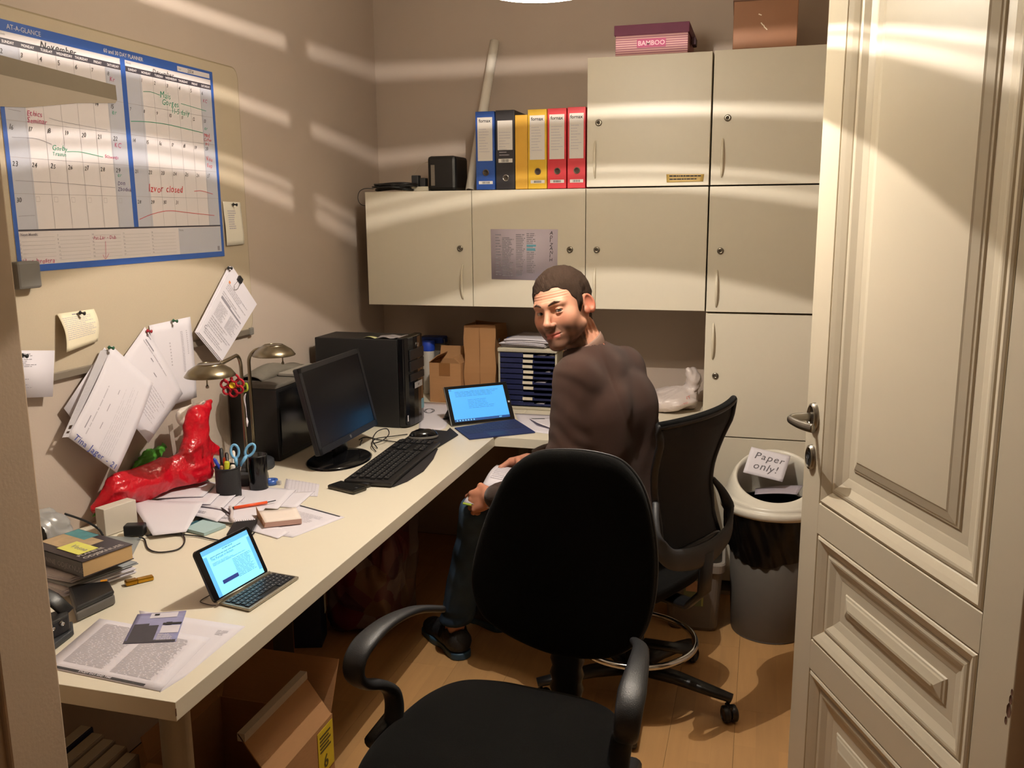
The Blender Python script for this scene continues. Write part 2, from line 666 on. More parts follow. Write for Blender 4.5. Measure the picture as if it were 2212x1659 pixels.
for i in range(15):
    x = RX0 + 0.004 + i * pw
    if x > RX1:
        break
    y = RY0 - 0.9 - (0.43 * i) % pl
    while y < RY1:
        a, b = max(y, -3.4), min(y + pl, RY1 - 0.003)
        if b - a > 0.05:
            p = obj('plank', M().box((x + 0.0003, a + 0.0003, -0.010), (min(x + pw, RX1) - 0.0003, b - 0.0003, 0.0)), m_plank, parent=fl, world=True, bevel=0.0004)
            # every board its own origin so that its strips differ
            me = p.data
            c = Vector((x, a, 0)) - fl.location
            me.transform(Matrix.Translation(-c))
            p.location = c
        y += pl
obj('floor_hallway', M().box((RX0 - 1.2, -5.2, -0.005), (RX1 + 1.1, -3.4, 0.0)), m_plank, kind='structure')

obj('wall_left', M().box((RX0 - 0.15, RY0, 0), (RX0, RY1 + 0.15, CH)), m_wall, kind='structure')
obj('wall_back', M().box((RX0 - 0.15, RY1, 0), (RX1 + 0.15, RY1 + 0.15, CH)), m_wall, kind='structure')
obj('wall_right', M().box((RX1, RY0, 0), (RX1 + 0.15, RY1 + 0.15, CH)), m_wall, kind='structure')
obj('ceiling', M().box((RX0 - 1.3, -5.2, CH), (RX1 + 1.2, RY1 + 0.2, CH + 0.1)), m_ceil, kind='structure')
# the thick front wall with the double-door opening the photograph is taken through
wf = M().box((RX0 - 0.15, -2.86, 0), (0.545, RY0, CH)).box((2.16, -2.86, 0), (RX1 + 0.15, -2.12, CH)).box((0.545, -2.86, 2.55), (2.16, RY0, CH))
obj('wall_front', wf, m_hall, kind='structure')
fr = M()
fr.box((0.543, -2.865, 0), (0.557, RY0 + 0.004, 2.55)).box((0.53, -2.60, 0), (0.566, RY0 + 0.010, 2.55), bev=0.004).box((0.50, -2.90, 0), (0.56, -2.84, 2.6), bev=0.004)
obj('trim_1', fr, m_hall, kind='structure')
fr = M().box((2.12, -2.86, 0), (2.162, -2.10, 2.55), bev=0.004)
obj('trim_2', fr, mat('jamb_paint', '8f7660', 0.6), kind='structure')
wh = M().box((RX0 - 1.3, -5.2, 0), (RX0 - 1.2, -2.86, CH)).box((RX1 + 1.1, -5.2, 0), (RX1 + 1.2, -2.86, CH)).box((RX0 - 1.3, -5.3, 0), (RX1 + 1.2, -5.2, CH))
wh.box((RX0 - 1.3, -2.86, 0), (RX0 - 0.15, -2.72, CH)).box((RX1 + 0.15, -2.86, 0), (RX1 + 1.2, -2.72, CH))
obj('wall_hallway', wh, m_hall, kind='structure')

# ---------------------------------------------------------------- open door, hinged on the right jamb
DW, DH, DT = 0.785, 2.42, 0.042
dr = bpy.data.objects.new('door_1', None)
COL.objects.link(dr)
dr.empty_display_size = 0.1
dr['kind'] = 'structure'
# local x runs from the free edge to the hinge, local -y looks at the photographer
_th = math.radians(23)
_d = Vector((math.sin(_th), -math.cos(_th), 0))
dr.location = (1.768, -1.394, 0)
dr.rotation_euler = (0, 0, math.atan2(_d.y, _d.x))

PZS = [(0.13, 0.485), (0.558, 0.828), (0.90, 2.30)]
PX0, PX1 = 0.087, 0.682
st = M().box((0, 0, 0.008), (PX0, DT, DH), bev=0.002)
obj('stile', st, m_door, dr)
st = M().box((PX1, 0, 0.008), (DW - 0.012, DT, DH), bev=0.002)
obj('stile', st, m_door, dr)
zz = [0.008] + [z for p in PZS for z in p] + [DH]
for a, b in zip(zz[::2], zz[1::2]):
    obj('rail', M().box((PX0, 0, a), (PX1, DT, b)), m_door, dr)
PROF = [(0, 0), (0.0025, 0.0045), (0.006, 0.0), (0.011, -0.002), (0.022, 0.0035), (0.034, 0.0105), (0.037, 0.0135), (0.041, 0.0105), (0.046, 0.0095), (0.051, 0.0105), (0.066, 0.0185), (0.083, 0.0225), (0.086, 0.0235), (0.108, 0.0235), (0.110, 0.0205), (0.114, 0.0195), (0.117, 0.0175), (0.134, 0.0125), (0.138, 0.0105)]
for z0, z1 in PZS:
    pm = M()
    ring = []
    for t, y in PROF:
        ring.append([Vector((PX0 + t, y, z0 + t)), Vector((PX1 - t, y, z0 + t)), Vector((PX1 - t, y, z1 - t)), Vector((PX0 + t, y, z1 - t))])
    for A, B in zip(ring, ring[1:]):
        for k in range(4):
            k2 = (k + 1) % 4
            pm.add([A[k], A[k2], B[k2], B[k]], [(0, 1, 2, 3)])
    pm.add(ring[-1], [(0, 1, 2, 3)])
    pm.add([Vector((PX0, DT - 0.012, z0)), Vector((PX1, DT - 0.012, z0)), Vector((PX1, DT - 0.012, z1)), Vector((PX0, DT - 0.012, z1))], [(3, 2, 1, 0)])
    obj('panel', pm, m_door, dr)
# lever handle and key rose
hz = 1.098
hp = M()
hp.lathe([(0, -0.011), (0.016, -0.011), (0.0205, -0.009), (0.022, 0.0)], (0.042, 0, hz), n=20, T=Matrix.Rotation(-PI / 2, 4, 'X') @ Matrix.Scale(1.35, 4, (0, 1, 0)) @ Matrix.Scale(1, 4))
hp2 = M()
hp2.lathe([(0, 0.0115), (0.0185, 0.0115), (0.022, 0.009), (0.023, 0.0)], (0, 0, 0), n=24, sy=1.5)
hp2.xf(Tr(0.042, 0, hz) @ Matrix.Rotation(PI / 2, 4, 'X'))
rose = obj('handle_rose', hp2, m_steel, dr, label='oval brushed metal rose')
lv = M()
pth = spline([(0.042, -0.008, hz), (0.042, -0.030, hz + 0.001), (0.042, -0.052, hz + 0.001), (0.048, -0.064, hz - 0.001), (0.062, -0.066, hz - 0.002), (0.09, -0.062, hz - 0.004), (0.118, -0.056, hz - 0.004), (0.140, -0.052, hz - 0.003)], 5)
lv.sweep(pth, [0.017 + 0.004 * min(1, abs(i - 14) / 14) for i in range(len(pth))], [0.013] * len(pth), (0, 0, 1), r=0.5)
obj('handle_lever', lv, m_steel, dr, label='brushed metal lever handle')
es = M().lathe([(0, 0.010), (0.016, 0.010), (0.0195, 0.008), (0.0205, 0.0)], (0, 0, 0), n=24, sy=1.5)
es.xf(Tr(0.040, 0, 1.0) @ Matrix.Rotation(PI / 2, 4, 'X'))
kr = obj('key_rose', es, m_steel, dr, label='oval brushed metal key rose')
kh = M().lathe([(0, 0.0112), (0.0085, 0.0112), (0.0088, 0.009)], (0, 0, 0), n=16).box((-0.0035, -0.021, 0.009), (0.0035, 0, 0.0113))
kh.xf(Tr(0.040, 0, 1.004) @ Matrix.Rotation(PI / 2, 4, 'X'))
obj('lock_cylinder', kh, m_dkgrey, kr)
ch = M()
for x, z, r in ((0.768, 0.792, 0.006), (0.766, 0.772, 0.009), (0.762, 0.752, 0.005), (0.769, 0.806, 0.004)):
    ch.lathe([(0, -0.0008), (r, -0.0004), (r * 0.9, 0.002)], (0, 0, 0), n=7)
    for i in range(-(1 + 7 * 2), 0):
        vx = ch.v[i]
        ch.v[i] = (vx[0] * 0.6 + x, vx[2], vx[1] * 1.5 + z)
obj('paint_chip', ch, mat('bare_wood', '5a3a28', 0.9), dr, label='chipped paint showing dark wood')

# ---------------------------------------------------------------- pendant lamp: stacked rings with slits between them
lamp = thing('pendant_lamp', 'bright white ring-shaded pendant lamp hanging over the room', 'lamp', (LX, LY, LZ))
m_shade = mat('lamp_shade_white', 'f0e6d2', 0.6, emit=44.0)
def ring(s0, s1, r0, r1, t=0.0012):
    z0, z1 = s0 * r0, s1 * r1
    m = M()
    m.lathe([(r0, z0), (r1, z1), (r1 + t, z1), (r0 + t, z0), (r0, z0)], n=64)
    return m
for s0, s1, r0, r1 in ((-0.625, -0.395, 0.138, 0.143), (-0.356, -0.346, 0.142, 0.1425), (-0.325, -0.186, 0.144, 0.150), (-0.155, -0.003, 0.151, 0.156), (0.030, 0.30, 0.157, 0.15), (0.40, 1.2, 0.14, 0.09)):
    obj('shade_ring', ring(s0, s1, r0, r1), m_shade, lamp)
sp = M()
for k in range(3):
    a = 2.44 + k * 2 * PI / 3
    c, s_ = math.cos(a), math.sin(a)
    sp.sweep([(0.1395 * c, 0.1395 * s_, -0.084), (0.1425 * c, 0.1425 * s_, -0.055), (0.1515 * c, 0.1515 * s_, -0.02), (0.155 * c, 0.155 * s_, 0.0), (0.153 * c, 0.153 * s_, 0.05), (0.09 * c, 0.09 * s_, 0.110), (0.01 * c, 0.01 * s_, 0.114)], 0.013, 0.0015, (-s_, c, 0))
obj('ring_holder', sp, m_chrome, lamp)
bl = M().lathe([(0, -0.006), (0.004, -0.005), (0.006, 0.0), (0.006, 0.0)], (0, 0, 0), n=12)
bulb = obj('bulb', M().lathe([(0, 0.055), (0.012, 0.05), (0.016, 0.035), (0.012, 0.022), (0, 0.02)], n=16), mat('bulb_glass', 'fff2dc', 0.3, emit=14), lamp)
obj('socket', M().lathe([(0, 0.105), (0.019, 0.105), (0.019, 0.06), (0.014, 0.05), (0, 0.05)], n=16), m_grey, lamp)
obj('cable', M().tube([(0, 0, 0.1), (0, 0, CH - LZ - 0.03)], 0.003, n=6), m_black, lamp)
obj('ceiling_rose', M().lathe([(0, CH - LZ), (0.05, CH - LZ), (0.045, CH - LZ - 0.03), (0.004, CH - LZ - 0.035), (0, CH - LZ - 0.035)], n=24), m_grey, lamp)

# ---------------------------------------------------------------- cabinets
CW = 0.48
Z1, Z2, Z3, ZS = 1.1874, 1.6703, 2.166, 0.6823
CD = RY1 - 0.004
m_lock = mat('lock_metal', '8d877c', 0.3, metal=1.0)
lock_geo = M()
lock_geo.lathe([(0, 0.0035), (0.004, 0.0035), (0.0045, 0.0055), (0.0115, 0.0055), (0.013, 0.003), (0.013, 0.0)], n=20)
lock_geo.box((-0.0012, -0.006, 0.003), (0.0012, 0.006, 0.0048))
lock_geo.xf(Matrix.Rotation(PI / 2, 4, 'X'))
keyplate = M().lathe([(0, 0.001), (0.0022, 0.0008), (0.0028, 0)], n=8).xf(Tr(0, 0, -0.020) @ Matrix.Rotation(PI / 2, 4, 'X'))
handle_path = spline([(0, 0.0, 0.071), (0, -0.010, 0.062), (0, -0.020, 0.035), (0, -0.0235, 0), (0, -0.020, -0.035), (0, -0.010, -0.062), (0, 0.0, -0.071)], 4)
hg = M().sweep(handle_path, [0.004 + 0.007 * math.sin(PI * i / (len(handle_path) - 1)) for i in range(len(handle_path))], 0.006, (1, 0, 0), r=0.5)
m_hand = mat('cream_handle', 'cfc6b0', 0.35, var=0.02)
_lockmesh = [None, None, None]
def cab_door(root, x0, x1, z0, z1, side, lock=None, handle=None):
    """door as a child of the cabinet root with its handle and lock below it; world x,z; side -1 = handle near x0"""
    g = 0.0015
    d = obj('door', M().box((x0 + g, 0, z0 + g), (x1 - g, 0.018, z1 - g)), m_lam, root, world=True, bevel=0.0008)
    if lock:
        l = obj('lock', M().add(lock_geo.v, lock_geo.f, smooth=True).xf(Tr(lock[0], 0, lock[1])), m_lock, d, world=True)
        l.data.name = 'lock'
    if handle:
        h = obj('handle', M().add(hg.v, hg.f, smooth=True).xf(Tr(handle[0], 0, handle[1])), m_hand, d, world=True)
    return d
def cabinet(label, x0, x1, z0, z1, doors):
    c = thing('cabinet', label, 'cabinet', ((x0 + x1) / 2, CD / 2, z0))
    b = M()
    t = 0.018
    e = 0.0008
    b.box((x0 + e, 0.020, z0 + e), (x0 + t, CD, z1 - e)).box((x1 - t, 0.020, z0 + e), (x1 - e, CD, z1 - e))
    b.box((x0 + t, 0.020, z0 + e), (x1 - t, CD, z0 + t)).box((x0 + t, 0.020, z1 - t), (x1 - t, CD, z1 - e)).box((x0 + t, CD - 0.006, z0 + t), (x1 - t, CD, z1 - t))
    obj('carcass', b, m_edge, c, world=True)
    for d in doors:
        cab_door(c, *d)
    return c
X3, X4 = 2 * CW, 3 * CW
cabinet('cream two-door wall cabinet under the six ring binders', 0.0, X3, Z1, Z2, [(0.0, CW, Z1, Z2, 1, (0.426, 1.431), (0.437, 1.292)), (CW, X3, Z1, Z2, 1, (0.896, 1.427), (0.905, 1.29))])
cabinet('cream single-door cabinet right above the seated man\'s shoulder', X3, X4, Z1 - 0.001, Z2, [(X3, X4, Z1, Z2, -1, (1.006, 1.427), (1.0, 1.282))])
cabinet('cream cabinet door between the tall cupboard below and top cabinet above, beside the open door', X4 + 0.003, X4 + CW, Z1 - 0.004, Z2, [(X4 + 0.003, X4 + CW, Z1 - 0.002, Z2, -1, (1.492, 1.424), (1.482, 1.278))])
cabinet('cream top cabinet under the purple striped box, with a yellowed tape label', X3 + 0.002, X4 + 0.001, Z2 + 0.003, Z3, [(X3 + 0.002, X4, Z2 + 0.003, Z3, -1, (1.009, 1.920), (0.997, 1.780))])
cabinet('cream top cabinet under the brown cardboard box', X4 + 0.004, X4 + CW, Z2 + 0.003, Z3 + 0.002, [(X4 + 0.004, X4 + CW, Z2 + 0.003, Z3 + 0.002, -1, (1.502, 1.921), (1.486, 1.775))])
cabinet('tall cream floor cupboard with two doors behind the waste bins', X4 + 0.003, X4 + CW, 0.0, Z1 - 0.006, [(X4 + 0.003, X4 + CW, ZS + 0.002, Z1 - 0.007, -1, (1.489, 0.931), (1.475, 1.07)), (X4 + 0.003, X4 + CW, 0.07, ZS, -1, (1.487, 0.438), (1.472, 0.585))])

# ---------------------------------------------------------------- L-shaped desk
DZ = 0.74
DTK = 0.037
XD = 0.697
YB = -0.435
desk = thing('desk', 'long white L-shaped corner desk along the walls', 'desk', (0.3, -1.0, 0))
obj('desk_top', M().box((RX0 + 0.002, -2.378, DZ - DTK), (XD, RY1 - 0.002, DZ)), m_desk, desk, world=True, bevel=0.0012)
obj('desk_top', M().box((XD + 0.0005, YB, DZ - DTK), (X4 - 0.002, RY1 - 0.002, DZ)), m_desk, desk, world=True, bevel=0.0012)
m_leg = mat('grey_leg_paint', 'a09b92', 0.4, metal=0.1, var=0.04)
for x, y in ((0.652, -2.325), (-0.05, -2.325), (1.38, 0.34), (-0.05, 0.34), (-0.05, -1.0), (0.60, 0.34)):
    obj('leg', M().lathe([(0, 0), (0.034, 0), (0.034, 0.012), (0.0275, 0.016), (0.0275, DZ - DTK - 0.006), (0.04, DZ - DTK - 0.004), (0.04, DZ - DTK), (0, DZ - DTK)], (x, y, 0), n=24), m_leg, desk, world=True)
obj('edge_chip', M().box((XD - 0.0005, -2.3785, DZ - 0.026), (XD + 0.0006, -2.3765, DZ - 0.012)), mat('bare_chipboard', '6b4a33', 0.9), desk, world=True)

# ---------------------------------------------------------------- pin board on the left wall
m_board = mat('board_fabric', 'b6a892', 0.8, var=0.03, scale=200, bump=0.2, bscale=700)
m_alu = mat('dull_aluminium', '9a9083', 0.4, metal=0.6, var=0.05)
WX = RX0
bd = thing('pin_board', 'large beige pin board on the wall carrying the planner and notes', 'board', (WX, -1.35, 1.19))
b = M()
pts = []
for cy, cz, a0 in ((-0.80, 2.03, 0), (-2.0, 2.03, 90), (-2.0, 1.21, 180), (-0.80, 1.21, 270)):
    for k in range(5):
        a = math.radians(a0 + 22.5 * k)
        pts.append((WX + 0.0005, cy + 0.03 * math.cos(a), cz + 0.035 * math.sin(a)))
b.prism(pts, (0.0105, 0, 0))
obj('panel', b, m_board, bd, world=True)
e = M()
e.tube([(WX + 0.008, p[1], p[2]) for p in pts], 0.0035, n=6, closed=True)
obj('edge_strip', e, mat('board_edge', '97896e', 0.6), bd, world=True)
obj('tray_rail', M().box((WX + 0.001, -1.99, 1.158), (WX + 0.016, -0.80, 1.178), bev=0.002), m_alu, bd, world=True)
obj('rail_end', M().box((WX + 0.001, -0.80, 1.155), (WX + 0.018, -0.775, 1.181), bev=0.003), m_grey, bd, world=True)
BX = WX + 0.0112
# ---- two-month planner
CY0, CZ1 = -1.800, 2.033
m_blue = mat('planner_blue', '2d57a8', 0.45, var=0.05)
m_white = mat('planner_white', 'd9d2d4', 0.4, var=0.01)
m_wkend = mat('planner_grey', 'b9bac6', 0.4, var=0.02)
m_barc = mat('planner_dark_bar', '3a3640', 0.5)
m_gline = mat('planner_rule', 'a29ca2', 0.6)
m_red = mat('red_marker', 'c8343a', 0.6)
m_pink = mat('magenta_marker', 'b83f6e', 0.6)
m_green = mat('green_marker', '3f9a7e', 0.6)
m_violet = mat('violet_marker', '4c3a6e', 0.6)
m_blackink = mat('black_marker', '252126', 0.6)
EX, EY = V(0, 1, 0), V(0, 0, 1)
def cw(u, v, l=0.0):
    return V(BX + 0.0012 + l, CY0 + u, CZ1 - v)
cal = obj('wall_planner', M().box((BX, CY0, CZ1 - 0.593), (BX + 0.0012, CY0 + 0.880, CZ1)), m_white)
tag(cal, 'large blue-bordered two-month wall planner covered in marker notes', 'calendar')
def crect(m, u0, v0, u1, v1, l=0.0004):
    m.add([cw(u0, v1, l), cw(u1, v1, l), cw(u1, v0, l), cw(u0, v0, l)], [(0, 1, 2, 3)])
q = M()
for r in ((0, 0, 0.880, 0.0265), (0, 0.0265, 0.013, 0.593), (0.866, 0.0265, 0.880, 0.593), (0.013, 0.576, 0.866, 0.593), (0.436, 0.0265, 0.456, 0.489)):
    crect(q, *r)
obj('border', q, m_blue, cal, world=True)
q = M()
crect(q, 0.013, 0.058, 0.078, 0.489)
crect(q, 0.372, 0.058, 0.436, 0.489)
crect(q, 0.456, 0.058, 0.522, 0.489)
crect(q, 0.805, 0.058, 0.866, 0.489)
crect(q, 0.640, 0.496, 0.866, 0.576)
obj('column_print', q, m_wkend, cal, world=True)
q = M()
crect(q, 0.013, 0.0425, 0.436, 0.0575, 0.0006)
crect(q, 0.456, 0.0425, 0.866, 0.0575, 0.0006)
crect(q, 0.013, 0.489, 0.866, 0.4935, 0.0006)
obj('weekday_print', q, m_barc, cal, world=True)
q = M()
for u0, w_ in ((0.013, 0.0604), (0.456, 0.0586)):
    for k in range(1, 7):
        crect(q, u0 + k * w_ - 0.0005, 0.0575, u0 + k * w_ + 0.0005, 0.489, 0.0006)
    for k in range(1, 5):
        crect(q, u0, 0.058 + k * 0.0862 - 0.0005, u0 + 7 * w_, 0.058 + k * 0.0862 + 0.0005, 0.0006)
for c in range(5):
    for r in range(7):
        crect(q, 0.020 + c * 0.124, 0.5085 + r * 0.0098, 0.020 + c * 0.124 + 0.108, 0.5090 + r * 0.0098, 0.0006)
for c in range(1, 7):
    for t in (0, 0.012):
        crect(q, 0.013 + c * 0.0604 + 0.006, 0.409 + t, 0.013 + c * 0.0604 + 0.018, 0.4096 + t, 0.0007)
    for t in (0, 0.012):
        crect(q, 0.013 + c * 0.0604 + 0.006 + t, 0.409, 0.013 + c * 0.0604 + 0.0066 + t, 0.421, 0.0007)
obj('ruled_grid', q, m_gline, cal, world=True)
q = M()
days = ['SUNDAY', 'MONDAY', 'TUESDAY', 'WEDNESDAY', 'THURSDAY', 'FRIDAY', 'SATURDAY']
for u0, w_ in ((0.013, 0.0604), (0.456, 0.0586)):
    for k, d in enumerate(days):
        q.text(d, cw(u0 + (k + 0.5) * w_, 0.0535, 0.0009), EX, EY, 0.0092, align='c', bold=True)
q.text('AT-A-GLANCE', cw(0.044, 0.0195, 0.0009), EX, EY, 0.0165)
q.text('60 and 30 DAY PLANNER', cw(0.372, 0.0195, 0.0009), EX, EY, 0.0150, bold=True)
crect(q, 0.695, 0.008, 0.862, 0.0225, 0.0006)
for a in (0.013, 0.020, 0.028):
    q.lathe([(0.006, 0), (0.004, 0.0003), (0, 0.0004)], cw(a + 0.006, 0.010 + (a - 0.013) * 0.6), n=10, T=Matrix.Rotation(PI / 2, 4, 'Y'))
obj('white_lettering', q, m_white, cal, world=True)
q = M()
q.text('Month', cw(0.016, 0.036, 0.0009), EX, EY, 0.008)
q.text('Month', cw(0.460, 0.036, 0.0009), EX, EY, 0.008)
q.text('Year', cw(0.699, 0.018, 0.0009), EX, EY, 0.008)
q.text('Next Month:', cw(0.018, 0.505, 0.0009), EX, EY, 0.0105, bold=True)
q.text('Notes', cw(0.643, 0.505, 0.0009), EX, EY, 0.0085, bold=True)
n_ = 1
for c in range(5):
    for r in range(7):
        if c == 0 and r == 0:
            continue
        q.text(str(n_), cw(0.013 + c * 0.124, 0.5085 + r * 0.0098, 0.0009), EX, EY, 0.0075)
        n_ += 1
q.add([cw(0.842, 0.572, 0.0009), cw(0.854, 0.572, 0.0009), cw(0.854, 0.558, 0.0009), cw(0.842, 0.558, 0.0009)], [(0, 1, 2, 3)])
obj('printed_lettering', q, m_ink, cal, world=True)
q = M()
q.text('November', cw(0.143, 0.0475, 0.0011), EX, EY, 0.026, jit=0.10)
q.text('December', cw(0.575, 0.0475, 0.0011), EX, EY, 0.021, jit=0.12)
q.text('2014', cw(0.745, 0.0205, 0.0011), EX, EY, 0.015, jit=0.12)
d = 2
for r in range(5):
    for c in range(7):
        if d > 30:
            break
        if not (r == 1 and c < 5):
            q.text(str(d), cw(0.016 + c * 0.0604, 0.058 + r * 0.0862 + 0.021, 0.0011), EX, EY, 0.0165, jit=0.12)
        d += 1
d = 1
for r in range(5):
    for c in range(7):
        if r == 0 and c == 0 or d > 31:
            continue
        q.text(str(d), cw(0.459 + c * 0.0586, 0.058 + r * 0.0862 + 0.020, 0.0011), EX, EY, 0.015, jit=0.12)
        d += 1
obj('black_lettering', q, m_blackink, cal, world=True)
def stroke(m, pts, wd=0.0016, l=0.0011):
    p = spline([cw(a, b_, l) for a, b_ in pts], 6)
    for a, c in zip(p, p[1:]):
        n2 = V(0, -(c - a).z, (c - a).y).normalized() * wd / 2
        m.add([a - n2, c - n2, c + n2, a + n2], [(0, 1, 2, 3)])
q = M()
q.text('Izvor closed', cw(0.512, 0.388, 0.0011), EX, EY, 0.031, jit=0.10)
stroke(q, [(0.735, 0.382), (0.775, 0.380), (0.835, 0.389)])
stroke(q, [(0.461, 0.468), (0.52, 0.453), (0.60, 0.443), (0.70, 0.449), (0.836, 0.458)])
q.text('Med', cw(0.808, 0.209, 0.0011), EX, EY, 0.017, jit=0.15)
q.text('Coffee', cw(0.806, 0.222, 0.0011), EX, EY, 0.013, jit=0.15)
q.text('Fri', cw(0.812, 0.236, 0.0011), EX, EY, 0.016, jit=0.15)
q.text('Visa', cw(0.812, 0.284, 0.0011), EX, EY, 0.018, jit=0.15)
q.text('Exp', cw(0.815, 0.304, 0.0011), EX, EY, 0.018, jit=0.15)
obj('red_lettering', q, m_red, cal, world=True)
q = M()
q.text('Ethics', cw(0.078, 0.214, 0.0011), EX, EY, 0.018, jit=0.12)
q.text('Seminar', cw(0.076, 0.231, 0.0011), EX, EY, 0.018, jit=0.12)
q.text('Kr', cw(0.386, 0.093, 0.0011), EX, EY, 0.018, jit=0.15)
q.text('KC', cw(0.382, 0.269, 0.0011), EX, EY, 0.020, jit=0.15)
q.text('KC', cw(0.816, 0.101, 0.0011), EX, EY, 0.016, jit=0.15)
q.text('Umgebrostra', cw(0.016, 0.573, 0.0011), EX, EY, 0.017, jit=0.12)
q.text('Pat.Lar - Dub.', cw(0.266, 0.520, 0.0011), EX, EY, 0.014, jit=0.12)
stroke(q, [(0.312, 0.526), (0.310, 0.55), (0.307, 0.572)], 0.0012)
stroke(q, [(0.297, 0.562), (0.306, 0.574), (0.321, 0.560)], 0.0012)
q.text('Schwangz', cw(0.340, 0.301, 0.0011), EX, EY, 0.013, jit=0.12)
obj('pink_lettering', q, m_pink, cal, world=True)
q = M()
q.text('Mais', cw(0.600, 0.112, 0.0011), EX, EY, 0.026, jit=0.10)
q.text('Gorges', cw(0.606, 0.131, 0.0011), EX, EY, 0.025, jit=0.10)
q.text('11-5 daily', cw(0.650, 0.151, 0.0011), EX, EY, 0.022, jit=0.10)
stroke(q, [(0.525, 0.104), (0.56, 0.101), (0.60, 0.105)])
stroke(q, [(0.70, 0.118), (0.76, 0.122), (0.83, 0.127)])
stroke(q, [(0.46, 0.193), (0.53, 0.188), (0.62, 0.187), (0.72, 0.192), (0.804, 0.197)], 0.0020)
q.text('Gorby', cw(0.150, 0.292, 0.0011), EX, EY, 0.018, jit=0.12)
q.text('Trainin', cw(0.150, 0.306, 0.0011), EX, EY, 0.014, jit=0.12)
stroke(q, [(0.200, 0.293), (0.25, 0.291), (0.333, 0.299)])
q.text('er', cw(0.384, 0.181, 0.0011), EX, EY, 0.018, jit=0.12)
q.text('er', cw(0.384, 0.350, 0.0011), EX, EY, 0.016, jit=0.12)
q.text('er', cw(0.814, 0.187, 0.0011), EX, EY, 0.016, jit=0.12)
obj('green_lettering', q, m_green, cal, world=True)
q = M()
q.text('Don', cw(0.381, 0.372, 0.0011), EX, EY, 0.017, jit=0.12)
q.text('Zbodnik', cw(0.380, 0.389, 0.0011), EX, EY, 0.015, jit=0.12)
obj('violet_lettering', q, m_violet, cal, world=True)
q = M()
stroke(q, [(0.024, 0.270), (0.10, 0.268), (0.150, 0.278)], 0.0010)
stroke(q, [(0.020, 0.372), (0.15, 0.373), (0.25, 0.376), (0.37, 0.380)], 0.0010)
stroke(q, [(0.018, 0.457), (0.07, 0.455)], 0.0010)
stroke(q, [(0.022, 0.205), (0.060, 0.207)], 0.0010)
stroke(q, [(0.15, 0.214), (0.20, 0.219), (0.36, 0.226)], 0.0010)
obj('pencil_marking', q, m_ink, cal, world=True)
# made-up flat strips standing in for a redaction over one planner row
st = thing('redaction_strip', 'plain grey and beige card strip covering a row of the planner', 'paper', cw(0.2, 0.2, 0.0015))
obj('upper_strip', M().prism([cw(-0.03, 0.082, 0.0016), cw(0.407, 0.102, 0.0016), cw(0.408, 0.142, 0.0016), cw(-0.03, 0.127, 0.0016)][::-1], (0.0008, 0, 0)), mat('redaction_grey', '7d7262', 0.8, var=0.03), st, world=True)
obj('lower_strip', M().prism([cw(-0.03, 0.127, 0.0013), cw(0.408, 0.142, 0.0013), cw(0.40, 0.150, 0.0013), cw(0.255, 0.166, 0.0013), cw(0.08, 0.196, 0.0013), cw(-0.03, 0.204, 0.0013)][::-1], (0.0007, 0, 0)), mat('redaction_beige', 'a5998b', 0.8, var=0.02), st, world=True)
ho_ = M().box((BX, -1.835, 1.402), (BX + 0.034, -1.762, 1.468), bev=0.006)
tag(obj('board_eraser', ho_, mat('eraser_grey', '6d6a66', 0.7)), 'grey block eraser stuck on the board at the planner\'s lower corner', 'eraser')

# ---------------------------------------------------------------- sheets of paper
class Sheet:
    """bent sheet between four corners (bl, br, tr, tl) with print that follows it"""
    def __init__(s, bl, br, tr, tl, bulge=None):
        s.c = [Vector(p) for p in (bl, br, tr, tl)]
        s.n = ((s.c[1] - s.c[0]).cross(s.c[3] - s.c[0])).normalized()
        s.w = ((s.c[1] - s.c[0]).length + (s.c[2] - s.c[3]).length) / 2
        s.h = ((s.c[3] - s.c[0]).length + (s.c[2] - s.c[1]).length) / 2
        s.b = bulge
    def P(s, u, v, l=0.0):
        a, b, c, d = s.c
        p = a * (1 - u) * (1 - v) + b * u * (1 - v) + c * u * v + d * (1 - u) * v
        k = s.b(u, v) if s.b else 0.0
        return p + s.n * (k + l)
    def mesh(s, thick=0.0005, n=10):
        if not s.b:
            n = 2
        return M().grid(lambda u, v: s.P(u, v), n, n, thick=thick)
    def dashes(s, m, u0, v0, w, h, rows, seed=1, fill=0.5, ragged=0.4, lift=0.0005, seg=True):
        r = random.Random(seed)
        for k in range(rows):
            v1 = v0 - h * k / rows
            v2 = v1 - h / rows * fill
            x, end = u0, u0 + w * (1 - ragged * r.random())
            while x < end:
                x2 = min(end, x + (0.03 + 0.09 * r.random()) if seg else x + 0.2)
                m.add([s.P(x, v2, lift), s.P(x2, v2, lift), s.P(x2, v1, lift), s.P(x, v1, lift)], [(0, 1, 2, 3)])
                x = x2 + (0.012 if seg else 0)
        return m
    def rect(s, m, u0, v0, u1, v1, lift=0.0006, k=4):
        for i in range(k):
            a, b = u0 + (u1 - u0) * i / k, u0 + (u1 - u0) * (i + 1) / k
            m.add([s.P(a, v0, lift), s.P(b, v0, lift), s.P(b, v1, lift), s.P(a, v1, lift)], [(0, 1, 2, 3)])
        return m
    def text(s, m, t, u, v, size, jit=0.0, bold=False, lift=0.0007, align='l'):
        k = M().text(t, (0, 0, 0), (1, 0, 0), (0, 1, 0), size, jit=jit, bold=bold, align=align)
        m.add([s.P(u + p[0] / s.w, v + p[1] / s.h, lift) for p in k.v], k.f)
        return m
